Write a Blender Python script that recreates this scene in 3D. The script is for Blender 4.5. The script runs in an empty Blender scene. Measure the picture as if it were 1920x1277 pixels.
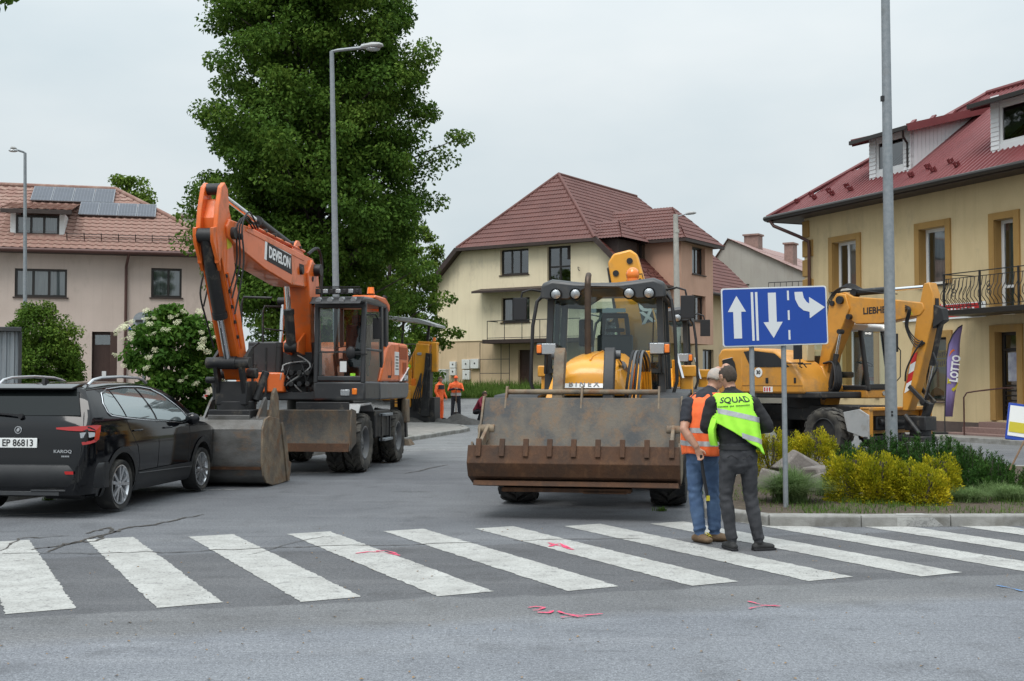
import bpy, math, random
import numpy as np
from mathutils import Vector, Matrix
R = math.radians
scene = bpy.context.scene
COL = scene.collection
random.seed(7)

# ---------------------------------------------------------------- camera, sky, sun, exposure
FPX, CX, CY, EYE = 2200.0, 960.0, 638.5, 1.6       # focal length in photo pixels, optical centre, eye height
PITCH = math.atan((715.0 - CY) / FPX)
cam_data = bpy.data.cameras.new("camera")
cam_data.sensor_width = 36.0
cam_data.lens = FPX / 1920.0 * 36.0
cam_data.clip_end = 2000
cam = bpy.data.objects.new("camera", cam_data)
cam.location = (0, 0, EYE)
cam.rotation_euler = (math.pi / 2 + PITCH, 0, 0)
COL.objects.link(cam)
scene.camera = cam

SUN_EL, SUN_AZ = R(58), R(205)                      # azimuth clockwise from +Y (behind the camera, a bit left)
world = bpy.data.worlds.new("World")
scene.world = world
world.use_nodes = True
wn, wl = world.node_tree.nodes, world.node_tree.links
bg = wn["Background"]
sky = wn.new("ShaderNodeTexSky")
sky.sky_type = 'NISHITA'
sky.sun_disc = False
sky.sun_elevation = SUN_EL
sky.sun_rotation = SUN_AZ
sk = wn.new("ShaderNodeVectorMath"); sk.operation = 'SCALE'; sk.inputs[3].default_value = 0.09
wl.new(sky.outputs[0], sk.inputs[0])
tc = wn.new("ShaderNodeTexCoord")
mp = wn.new("ShaderNodeMapping"); mp.inputs[3].default_value = (1.0, 1.0, 2.6)
wl.new(tc.outputs['Generated'], mp.inputs[0])
cn = wn.new("ShaderNodeTexNoise"); cn.inputs['Scale'].default_value = 2.4; cn.inputs['Detail'].default_value = 5
wl.new(mp.outputs[0], cn.inputs['Vector'])
cr = wn.new("ShaderNodeValToRGB")                   # the cloud deck: pale grey with faint lighter folds
cr.color_ramp.elements[0].position = 0.3; cr.color_ramp.elements[0].color = (0.67, 0.775, 0.825, 1)
cr.color_ramp.elements[1].position = 0.7; cr.color_ramp.elements[1].color = (0.89, 0.945, 0.96, 1)
wl.new(cn.outputs['Fac'], cr.inputs[0])
mx = wn.new("ShaderNodeMixRGB"); mx.inputs[0].default_value = 0.93
wl.new(sk.outputs[0], mx.inputs[1]); wl.new(cr.outputs[0], mx.inputs[2])
# an overcast deck is brighter overhead than near the horizon; squared zenith boost added to light the ground
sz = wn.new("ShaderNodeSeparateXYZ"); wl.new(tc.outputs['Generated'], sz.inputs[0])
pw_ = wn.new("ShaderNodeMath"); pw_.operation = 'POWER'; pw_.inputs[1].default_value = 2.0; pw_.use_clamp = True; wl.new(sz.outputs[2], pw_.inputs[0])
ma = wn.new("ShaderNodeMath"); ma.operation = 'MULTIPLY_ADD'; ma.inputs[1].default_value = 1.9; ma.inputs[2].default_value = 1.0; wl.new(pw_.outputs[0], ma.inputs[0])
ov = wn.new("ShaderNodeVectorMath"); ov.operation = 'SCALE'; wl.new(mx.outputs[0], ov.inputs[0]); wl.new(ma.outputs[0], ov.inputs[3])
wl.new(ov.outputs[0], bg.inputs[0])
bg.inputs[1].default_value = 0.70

sun_data = bpy.data.lights.new("sun", 'SUN')
sun_data.energy = 1.5
sun_data.angle = R(30)
sun_data.color = (1.0, 0.965, 0.92)
sun = bpy.data.objects.new("sun", sun_data)
sd = Vector((math.sin(SUN_AZ) * math.cos(SUN_EL), math.cos(SUN_AZ) * math.cos(SUN_EL), math.sin(SUN_EL)))
sun.rotation_euler = sd.to_track_quat('Z', 'Y').to_euler()
sun.location = (0, -20, 40)
COL.objects.link(sun)

vs = scene.view_settings
vs.view_transform = 'Standard'
vs.look = 'None'
vs.gamma = 1.0
vs.exposure = 0.34
scene.cycles.max_bounces = 6
scene.cycles.transparent_max_bounces = 12
scene.cycles.caustics_reflective = False
scene.cycles.caustics_refractive = False

# ---------------------------------------------------------------- survey: photo pixel -> place on a plane
_f = Vector((0, math.cos(PITCH), math.sin(PITCH))); _u = Vector((0, -math.sin(PITCH), math.cos(PITCH)))
def ray(px, py):
    return _f + Vector((1, 0, 0)) * ((px - CX) / FPX) + _u * ((CY - py) / FPX)
def at(px, py, D):
    d = ray(px, py); return Vector((0, 0, EYE)) + d * (D / d.y)
def G(px, py, z=0.0):
    d = ray(px, py); return Vector((0, 0, EYE)) + d * ((z - EYE) / d.z)
def smooth(a, b, t):
    t = max(0.0, min(1.0, (t - a) / (b - a))); return t * t * (3 - 2 * t)
def gz(x, y):                                        # the street is level, then climbs towards the houses behind
    k = 1.0 - smooth(7.0, 13.0, x)
    return k * (0.75 * smooth(46, 59, y) + 0.6 * smooth(58.5, 63.5, y))

# ---------------------------------------------------------------- mesh builder
class MB:
    def __init__(s, M=None):
        s.v = []; s.f = []; s.mi = []; s.M = M; s.k = 0
    def add(s, vs_, fs):
        o = len(s.v)
        for p in vs_:
            p = Vector(p); s.v.append(tuple(s.M @ p) if s.M is not None else tuple(p))
        for f in fs:
            s.f.append(tuple(i + o for i in f)); s.mi.append(s.k)
        return s
    def box(s, c, size, rot=None, top=(1, 1)):
        x, y, z = size[0] / 2, size[1] / 2, size[2] / 2
        P = [(-x, -y, -z), (x, -y, -z), (x, y, -z), (-x, y, -z)] + [(a * top[0], b * top[1], z) for a, b in ((-x, -y), (x, -y), (x, y), (-x, y))]
        P = [Vector(p) for p in P]
        if rot is not None: P = [rot @ p for p in P]
        c = Vector(c)
        return s.add([p + c for p in P], [(0, 3, 2, 1), (4, 5, 6, 7), (0, 1, 5, 4), (1, 2, 6, 5), (2, 3, 7, 6), (3, 0, 4, 7)])
    def span(s, a, b):
        return s.box([(a[i] + b[i]) / 2 for i in range(3)], [abs(b[i] - a[i]) for i in range(3)])
    def quad(s, a, b, c, d):
        return s.add([a, b, c, d], [(0, 1, 2, 3)])
    def frame_(s, p0, p1, up=(0, 0, 1)):
        d = (Vector(p1) - Vector(p0)).normalized(); u = Vector(up)
        if abs(d.dot(u)) > .98: u = Vector((0, 1, 0)) if abs(d.y) < .9 else Vector((1, 0, 0))
        x = d.cross(u).normalized(); return d, x, x.cross(d).normalized()
    def bar(s, p0, p1, w, h=None, up=(0, 0, 1), w2=None, h2=None):
        h = w if h is None else h; w2 = w if w2 is None else w2; h2 = h if h2 is None else h2
        d, x, y = s.frame_(p0, p1, up); p0, p1 = Vector(p0), Vector(p1)
        P = [p0 - x * w / 2 - y * h / 2, p0 + x * w / 2 - y * h / 2, p0 + x * w / 2 + y * h / 2, p0 - x * w / 2 + y * h / 2,
             p1 - x * w2 / 2 - y * h2 / 2, p1 + x * w2 / 2 - y * h2 / 2, p1 + x * w2 / 2 + y * h2 / 2, p1 - x * w2 / 2 + y * h2 / 2]
        return s.add(P, [(0, 1, 2, 3), (7, 6, 5, 4), (0, 4, 5, 1), (1, 5, 6, 2), (2, 6, 7, 3), (3, 7, 4, 0)])
    def cyl(s, p0, p1, r, r2=None, seg=14, caps=True):
        r2 = r if r2 is None else r2
        d, x, y = s.frame_(p0, p1); p0, p1 = Vector(p0), Vector(p1); P = []
        for q, rr in ((p0, r), (p1, r2)):
            for i in range(seg):
                a = 2 * math.pi * i / seg; P.append(q + x * math.cos(a) * rr + y * math.sin(a) * rr)
        F = [(i, i + seg, (i + 1) % seg + seg, (i + 1) % seg) for i in range(seg)]
        if caps: F += [tuple(range(seg)), tuple(range(2 * seg - 1, seg - 1, -1))]
        return s.add(P, F)
    def tube(s, pts, r, seg=8):
        pts = [Vector(p) for p in pts]; P = []; n = len(pts); px = None
        rr = r if isinstance(r, (list, tuple)) else [r] * n
        for i, p in enumerate(pts):
            d = (pts[min(i + 1, n - 1)] - pts[max(i - 1, 0)]).normalized()
            if px is None:
                px = d.cross(Vector((0, 0, 1)))
                if px.length < .05: px = d.cross(Vector((1, 0, 0)))
            px = (px - d * px.dot(d)).normalized(); py = d.cross(px)
            for k in range(seg):
                a = 2 * math.pi * k / seg; P.append(p + px * math.cos(a) * rr[i] + py * math.sin(a) * rr[i])
        F = [(i * seg + k, i * seg + (k + 1) % seg, (i + 1) * seg + (k + 1) % seg, (i + 1) * seg + k) for i in range(n - 1) for k in range(seg)]
        F += [tuple(range(seg - 1, -1, -1)), tuple(range((n - 1) * seg, n * seg))]
        return s.add(P, F)
    def prism(s, poly, axis, a, b):
        n = len(poly)
        mk = {'x': lambda t, p: (t, p[0], p[1]), 'y': lambda t, p: (p[0], t, p[1]), 'z': lambda t, p: (p[0], p[1], t)}[axis]
        P = [mk(a, p) for p in poly] + [mk(b, p) for p in poly]
        F = [tuple(range(n - 1, -1, -1)), tuple(range(n, 2 * n))] + [(i, (i + 1) % n, (i + 1) % n + n, i + n) for i in range(n)]
        return s.add(P, F)
    def lathe(s, prof, c, axis=(1, 0, 0), seg=32, closed=False):
        a = Vector(axis).normalized(); d, x, y = s.frame_((0, 0, 0), a); c = Vector(c); P = []
        for (t, r) in prof:
            for i in range(seg):
                q = 2 * math.pi * i / seg; P.append(c + a * t + (x * math.cos(q) + y * math.sin(q)) * r)
        n = len(prof); m = n if closed else n - 1
        F = [(j * seg + i, ((j + 1) % n) * seg + i, ((j + 1) % n) * seg + (i + 1) % seg, j * seg + (i + 1) % seg) for j in range(m) for i in range(seg)]
        return s.add(P, F)
    def loft(s, rings, caps=True):
        n = len(rings[0]); P = [p for r in rings for p in r]
        F = [(j * n + i, j * n + (i + 1) % n, (j + 1) * n + (i + 1) % n, (j + 1) * n + i) for j in range(len(rings) - 1) for i in range(n)]
        if caps: F += [tuple(range(n - 1, -1, -1)), tuple(range((len(rings) - 1) * n, len(rings) * n))]
        return s.add(P, F)
    def ball(s, c, r, seg=12, rings=8):
        r = (r, r, r) if not isinstance(r, (tuple, list)) else r; c = Vector(c); P = []; 
        for j in range(rings + 1):
            t = math.pi * (j + .001) / (rings + .002)
            for i in range(seg):
                a = 2 * math.pi * i / seg
                P.append(c + Vector((r[0] * math.sin(t) * math.cos(a), r[1] * math.sin(t) * math.sin(a), r[2] * math.cos(t))))
        return s.add(P, [(j * seg + i, (j + 1) * seg + i, (j + 1) * seg + (i + 1) % seg, j * seg + (i + 1) % seg) for j in range(rings) for i in range(seg)])
    def build(s, name, m, parent=None, bevel=0.0, sharp=32, mirror=False):
        used = sorted({i for f in s.f for i in f})
        if len(used) < len(s.v): mp_ = {o: k for k, o in enumerate(used)}; s.v = [s.v[i] for i in used]; s.f = [tuple(mp_[i] for i in f) for f in s.f]
        me = bpy.data.meshes.new(name); me.from_pydata(s.v, [], s.f)
        for q in (m if isinstance(m, (list, tuple)) else [m]): me.materials.append(q)
        me.polygons.foreach_set('material_index', s.mi)
        me.polygons.foreach_set('use_smooth', [True] * len(me.polygons)); me.set_sharp_from_angle(angle=R(sharp)); me.update()
        return link(name, me, parent, bevel)
def link(name, me, parent=None, bevel=0.0, M=None):
    o = bpy.data.objects.new(name, me); COL.objects.link(o)
    if parent is not None: o.parent = parent
    if M is not None: o.matrix_local = M
    if bevel:
        b = o.modifiers.new("bevel", 'BEVEL'); b.width = bevel; b.segments = 2; b.limit_method = 'ANGLE'; b.angle_limit = R(35)
    return o
def tag(o, label=None, cat=None, group=None, kind=None):
    if label: o['label'] = label
    if cat: o['category'] = cat
    if group: o['group'] = group
    if kind: o['kind'] = kind
    return o
def thing(name, label, cat, loc=(0, 0, 0), rz=0.0, group=None):
    o = bpy.data.objects.new(name, None); COL.objects.link(o); o.empty_display_size = .2
    o.location = loc; o.rotation_euler = (0, 0, rz)
    return tag(o, label, cat, group)
def copy_tree(o, parent=None):
    c = o.copy(); COL.objects.link(c); c.parent = parent
    for ch in list(o.children): copy_tree(ch, c)
    return c
def part(name, m, parent, fn, bevel=0.0, M=None, sharp=32):
    b = MB(M); fn(b); return b.build(name, m, parent, bevel, sharp)
_tx = {}
def text(s, size, m, parent, M, name='lettering', bold=0.0, ext=0.0015, shear=0.0, sx=1.0):
    key = (s, size, bold, ext, shear, sx)
    if key not in _tx:
        c = bpy.data.curves.new('t', 'FONT'); c.body = s; c.size = size; c.align_x = 'CENTER'; c.align_y = 'CENTER'
        c.extrude = ext; c.offset = bold; c.shear = shear; c.resolution_u = 3
        o = bpy.data.objects.new('t', c); COL.objects.link(o)
        bpy.context.view_layer.update()
        me = bpy.data.meshes.new_from_object(o.evaluated_get(bpy.context.evaluated_depsgraph_get()))
        me.transform(Matrix.Diagonal((sx, 1, 1, 1))); bpy.data.objects.remove(o); _tx[key] = me
    me = _tx[key].copy(); me.materials.clear(); me.materials.append(m)
    return link(name, me, parent, M=M)
def axes(o, x, y, z=None):                            # matrix with given local axes, for lettering on a face
    x = Vector(x).normalized(); y = Vector(y); y = (y - x * y.dot(x)).normalized(); z = x.cross(y)
    return Matrix.Translation(Vector(o)) @ Matrix((x, y, z)).transposed().to_4x4()

# ---------------------------------------------------------------- materials
def mat(name, col, rough=.55, metal=0.0, col2=None, sc=3.0, lo=.35, hi=.65, det=6.0, bump=0.0, bs=60.0, dirt=None, ds=2.0, da=(.55, .75), coat=0.0, spec=.5, emit=0.0, stretch=None):
    m = bpy.data.materials.new(name); m.use_nodes = True
    nt = m.node_tree; N, L = nt.nodes, nt.links; b = N['Principled BSDF']
    b.inputs['Roughness'].default_value = rough; b.inputs['Metallic'].default_value = metal
    b.inputs['Coat Weight'].default_value = coat; b.inputs['Coat Roughness'].default_value = .06
    b.inputs['Specular IOR Level'].default_value = spec
    t = N.new('ShaderNodeTexCoord'); vec = t.outputs['Object']
    if stretch:
        mp_ = N.new('ShaderNodeMapping'); mp_.inputs[3].default_value = stretch; L.new(vec, mp_.inputs[0]); vec = mp_.outputs[0]
    def noise(scale, detail=6.0, ro=.6):
        n = N.new('ShaderNodeTexNoise'); n.inputs['Scale'].default_value = scale; n.inputs['Detail'].default_value = detail
        n.inputs['Roughness'].default_value = ro; L.new(vec, n.inputs['Vector']); return n.outputs['Fac']
    def rng(src, a, c, o0=0.0, o1=1.0):
        r = N.new('ShaderNodeMapRange'); r.inputs[1].default_value = a; r.inputs[2].default_value = c
        r.inputs[3].default_value = o0; r.inputs[4].default_value = o1; L.new(src, r.inputs[0]); return r.outputs[0]
    def mix(f, a, c):
        x = N.new('ShaderNodeMix'); x.data_type = 'RGBA'
        L.new(f, x.inputs[0])
        for s_, q in ((6, a), (7, c)):
            if isinstance(q, tuple): x.inputs[s_].default_value = (*q, 1)
            else: L.new(q, x.inputs[s_])
        return x.outputs[2]
    c = tuple(col)
    out = None
    if col2 is not None: out = mix(rng(noise(sc, det), lo, hi), c, tuple(col2))
    if dirt is not None:
        f = rng(noise(ds, 8.0, .68), da[0], da[1])
        out = mix(f, out if out is not None else c, tuple(dirt))
        L.new(rng(f, 0, 1, rough, max(rough, .85)), b.inputs['Roughness'])
        if metal > 0: L.new(rng(f, 0, 1, metal, 0), b.inputs['Metallic'])
    if out is None: b.inputs['Base Color'].default_value = (*c, 1)
    else: L.new(out, b.inputs['Base Color'])
    if bump:
        bp = N.new('ShaderNodeBump'); bp.inputs['Strength'].default_value = bump; bp.inputs['Distance'].default_value = .02
        L.new(noise(bs, 4.0), bp.inputs['Height']); L.new(bp.outputs[0], b.inputs['Normal'])
    if emit:
        b.inputs['Emission Color'].default_value = (*c, 1); b.inputs['Emission Strength'].default_value = emit
    m['api'] = 0
    return m
def glass(name, tint=(.75, .82, .8), refl=.10, body=.0, bcol=(.02, .025, .025)):
    m = bpy.data.materials.new(name); m.use_nodes = True; N, L = m.node_tree.nodes, m.node_tree.links
    N.remove(N['Principled BSDF']); o = N['Material Output']
    tr = N.new('ShaderNodeBsdfTransparent'); tr.inputs[0].default_value = (*tint, 1)
    gl = N.new('ShaderNodeBsdfGlossy'); gl.inputs['Roughness'].default_value = .03; gl.inputs['Color'].default_value = (.95, .97, 1, 1)
    lw = N.new('ShaderNodeFresnel'); lw.inputs[0].default_value = 1.5
    mr = N.new('ShaderNodeMapRange'); mr.inputs[1].default_value = .04; mr.inputs[2].default_value = 1; mr.inputs[3].default_value = refl; mr.inputs[4].default_value = 1
    L.new(lw.outputs[0], mr.inputs[0])
    df = N.new('ShaderNodeBsdfDiffuse'); df.inputs[0].default_value = (*bcol, 1)
    m0 = N.new('ShaderNodeMixShader'); m0.inputs[0].default_value = body; L.new(tr.outputs[0], m0.inputs[1]); L.new(df.outputs[0], m0.inputs[2])
    mx_ = N.new('ShaderNodeMixShader'); L.new(mr.outputs[0], mx_.inputs[0]); L.new(m0.outputs[0], mx_.inputs[1]); L.new(gl.outputs[0], mx_.inputs[2])
    L.new(mx_.outputs[0], o.inputs[0]); return m
def leafmat(name, a, b_, c, sc=1.2, trans=.3, rough=.7):
    m = bpy.data.materials.new(name); m.use_nodes = True; N, L = m.node_tree.nodes, m.node_tree.links
    p = N['Principled BSDF']; o = N['Material Output']; p.inputs['Roughness'].default_value = rough; p.inputs['Specular IOR Level'].default_value = .12
    g = N.new('ShaderNodeNewGeometry'); r = N.new('ShaderNodeValToRGB')
    r.color_ramp.elements.new(.5)
    for k, q in enumerate((a, b_, c)): r.color_ramp.elements[k].position = k / 2; r.color_ramp.elements[k].color = (*q, 1)
    t = N.new('ShaderNodeTexCoord'); n = N.new('ShaderNodeTexNoise'); n.inputs['Scale'].default_value = sc; L.new(t.outputs['Object'], n.inputs['Vector'])
    ad = N.new('ShaderNodeMath'); ad.operation = 'MULTIPLY_ADD'; ad.inputs[1].default_value = .45; L.new(g.outputs['Random Per Island'], ad.inputs[0])
    ml = N.new('ShaderNodeMapRange'); ml.inputs[1].default_value = .3; ml.inputs[2].default_value = .7; ml.inputs[3].default_value = 0; ml.inputs[4].default_value = .55
    L.new(n.outputs['Fac'], ml.inputs[0]); L.new(ml.outputs[0], ad.inputs[2]); L.new(ad.outputs[0], r.inputs[0]); L.new(r.outputs[0], p.inputs['Base Color'])
    tl = N.new('ShaderNodeBsdfTranslucent'); L.new(r.outputs[0], tl.inputs[0])
    ms = N.new('ShaderNodeMixShader'); ms.inputs[0].default_value = trans; L.new(p.outputs[0], ms.inputs[1]); L.new(tl.outputs[0], ms.inputs[2]); L.new(ms.outputs[0], o.inputs[0])
    return m

DUST = (.20, .17, .13)
M = {}
M['black'] = mat('black_plastic', (.012, .013, .015), .5, col2=(.02, .021, .023), dirt=(.07, .065, .06), ds=3, da=(.55, .9))
M['black_gloss'] = mat('gloss_black', (.008, .008, .01), .12)
M['dark'] = mat('dark_steel', (.02, .021, .024), .5, .3, col2=(.035, .034, .034), dirt=DUST, ds=4, da=(.56, .8), bump=.1)
M['rubber'] = mat('rubber', (.016, .016, .017), .85, col2=(.03, .029, .028), dirt=(.11, .10, .085), ds=3.5, da=(.5, .78), bump=.15)
M['tyre_dusty'] = mat('dusty_rubber', (.03, .029, .028), .92, col2=(.07, .065, .058), dirt=(.16, .145, .12), ds=5, da=(.45, .75), bump=.2)
M['orange'] = mat('orange_paint', (.78, .15, .016), .36, col2=(.71, .13, .014), dirt=(.30, .15, .085), ds=2.6, da=(.50, .82), coat=.25)
M['jyellow'] = mat('yellow_paint', (.82, .36, .03), .34, col2=(.76, .33, .025), dirt=(.36, .23, .10), ds=2.6, da=(.52, .85), coat=.25)
M['lyellow'] = mat('amber_paint', (.62, .275, .035), .42, col2=(.55, .24, .03), dirt=(.27, .17, .08), ds=2.4, da=(.5, .78), coat=.15)
M['grey'] = mat('grey_paint', (.10, .105, .11), .45, col2=(.13, .13, .135), dirt=DUST, ds=3, da=(.55, .8))
M['cabgrey'] = mat('cab_grey', (.035, .037, .041), .4, col2=(.045, .047, .05), dirt=(.10, .095, .085), ds=3, da=(.55, .9))
M['lgrey'] = mat('light_grey_paint', (.33, .34, .34), .45, col2=(.4, .4, .4), dirt=DUST, ds=4, da=(.5, .8))
M['chrome'] = mat('chrome_rod', (.75, .76, .78), .14, 1.0)
M['silver'] = mat('alloy_silver', (.62, .63, .65), .28, .85)
M['zinc'] = mat('galvanised_steel', (.215, .24, .26), .5, .3, col2=(.28, .30, .32), sc=14, dirt=(.17, .175, .175), ds=2.5, da=(.55, .85), bump=.06, bs=90)
M['rust'] = mat('rusty_steel', (.090, .038, .016), .8, .1, col2=(.045, .026, .017), sc=3.5, lo=.35, hi=.7, dirt=(.13, .062, .028), ds=9, da=(.5, .75), bump=.35, bs=35, stretch=(1, 1, .6))
M['scraped'] = mat('scraped_steel', (.115, .098, .078), .7, .2, col2=(.05, .052, .054), sc=2.6, lo=.42, hi=.62, dirt=(.19, .11, .055), ds=7, da=(.48, .78), bump=.35, bs=40, stretch=(1, 1, .7))
M['bucket'] = mat('worn_bucket_steel', (.17, .168, .165), .5, .4, col2=(.09, .086, .08), sc=2.2, dirt=(.19, .105, .05), ds=2.6, da=(.55, .8), bump=.2, bs=40, stretch=(1, 1, 2.2))
M['earthy'] = mat('earth_caked_steel', (.24, .185, .125), .85, 0, col2=(.12, .10, .08), sc=5, dirt=(.17, .08, .035), ds=4, da=(.5, .7), bump=.4, bs=30)
M['asphalt_heap'] = mat('broken_asphalt', (.05, .048, .045), .95, col2=(.09, .085, .08), sc=9, bump=.6, bs=25)
M['wplate'] = mat('white_plate', (.78, .79, .78), .4)
M['white'] = mat('white_paint', (.74, .75, .75), .4, dirt=(.45, .43, .4), ds=3, da=(.55, .9))
M['wplastic'] = mat('white_plastic', (.78, .79, .79), .3)
M['red'] = mat('red_lens', (.42, .012, .012), .15, coat=.5)
M['redp'] = mat('red_print', (.55, .03, .03), .45)
M['amber'] = mat('amber_lens', (.9, .22, .02), .2, coat=.5)
M['lamp'] = mat('clear_lamp_lens', (.42, .44, .46), .15, .6, bump=.3, bs=160)
M['lit'] = mat('lit_lamp', (1, .97, .88), .2, emit=6)
M['hivis'] = mat('hivis_yellow', (.42, .92, .06), .7, col2=(.36, .84, .05), sc=14, bump=.15, bs=200)
M['hivo'] = mat('hivis_orange', (.95, .17, .04), .7, col2=(.85, .13, .03), sc=14, bump=.15, bs=200)
M['reflex'] = mat('reflective_tape', (.40, .41, .42), .35, .3, col2=(.5, .51, .52), sc=40)
M['ink'] = mat('black_print', (.012, .012, .014), .6)
M['wink'] = mat('white_print', (.85, .86, .86), .5)
M['skin'] = mat('skin', (.46, .25, .17), .5, col2=(.40, .20, .135), sc=18)
M['hair'] = mat('dark_hair', (.035, .024, .017), .75, col2=(.065, .046, .034), sc=60, bump=.5, bs=180)
M['ghair'] = mat('grey_hair', (.34, .31, .29), .6, col2=(.45, .36, .3), sc=30, bump=.3, bs=160)
M['jeans'] = mat('blue_jeans', (.045, .085, .17), .85, col2=(.075, .13, .23), sc=7, lo=.4, hi=.65, bump=.25, bs=16)
M['djeans'] = mat('charcoal_jeans', (.022, .023, .027), .85, col2=(.045, .046, .052), sc=7, lo=.4, hi=.65, bump=.25, bs=16)
M['navy'] = mat('navy_cotton', (.012, .014, .022), .85, col2=(.02, .022, .03), sc=8, bump=.3, bs=14)
M['blackcotton'] = mat('black_cotton', (.009, .009, .011), .85, col2=(.016, .016, .018), sc=8, bump=.3, bs=14)
M['brownboot'] = mat('brown_leather', (.13, .075, .035), .7, col2=(.18, .12, .07), sc=14, bump=.3, bs=40)
M['blackboot'] = mat('black_shoe', (.014, .014, .015), .7, col2=(.025, .025, .025), sc=14, bump=.3, bs=40)
M['glass'] = glass('window_glass', (.62, .68, .68), .16)
M['cabglass'] = glass('cab_glass', (.70, .80, .78), .06, .04, (.05, .08, .08))
M['carglass'] = mat('car_glass', (.30, .35, .355), .03, .62, coat=.6)
M['reartint'] = mat('tinted_rear_glass', (.008, .010, .010), .03, .0, coat=.15, spec=.25)
M['wood'] = mat('weathered_wood', (.17, .10, .055), .8, col2=(.10, .06, .035), sc=8)
M['concrete'] = mat('kerb_concrete', (.30, .295, .28), .9, col2=(.22, .215, .2), sc=7, dirt=(.13, .12, .1), ds=4, da=(.5, .8), bump=.35, bs=70)
M['concpole'] = mat('pole_concrete', (.42, .41, .37), .9, col2=(.34, .33, .3), sc=4, bump=.2)
M['soil'] = mat('garden_soil', (.085, .06, .042), .95, col2=(.05, .036, .026), sc=9, dirt=(.12, .10, .06), ds=14, da=(.5, .7), bump=.8, bs=40)
M['rock'] = mat('rockery_stone', (.20, .175, .16), .9, col2=(.11, .095, .085), sc=3, dirt=(.28, .26, .24), ds=6, da=(.52, .7), bump=.6, bs=18)
# ---------------------------------------------------------------- ground, road, pavements
def sheet(name, xs, ys, z, m, kind='structure'):
    nx, ny = len(xs), len(ys)
    v = [(x, y, gz(x, y) + z) for y in ys for x in xs]
    f = [(j * nx + i, j * nx + i + 1, (j + 1) * nx + i + 1, (j + 1) * nx + i) for j in range(ny - 1) for i in range(nx - 1)]
    b = MB(); b.add(v, f); o = b.build(name, m, None, 0, 60); return tag(o, kind=kind)
gx = [-600, -200, -80, -60, -45, -30, -20, -14, -8, -4, 0, 4, 7, 8, 9, 10, 11, 12, 13, 16, 24, 45, 60, 80, 200, 600]
gy = [-60, -20, -8, 0, 8, 16, 24, 32, 40, 44] + [46 + i for i in range(20)] + [68, 72, 80, 110, 200, 500, 1200]
M['ground'] = mat('meadow_ground', (.06, .075, .028), .95, col2=(.10, .09, .055), sc=.7, bump=.5, bs=12)
sheet('ground', gx, gy, -.03, M['ground'])

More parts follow.
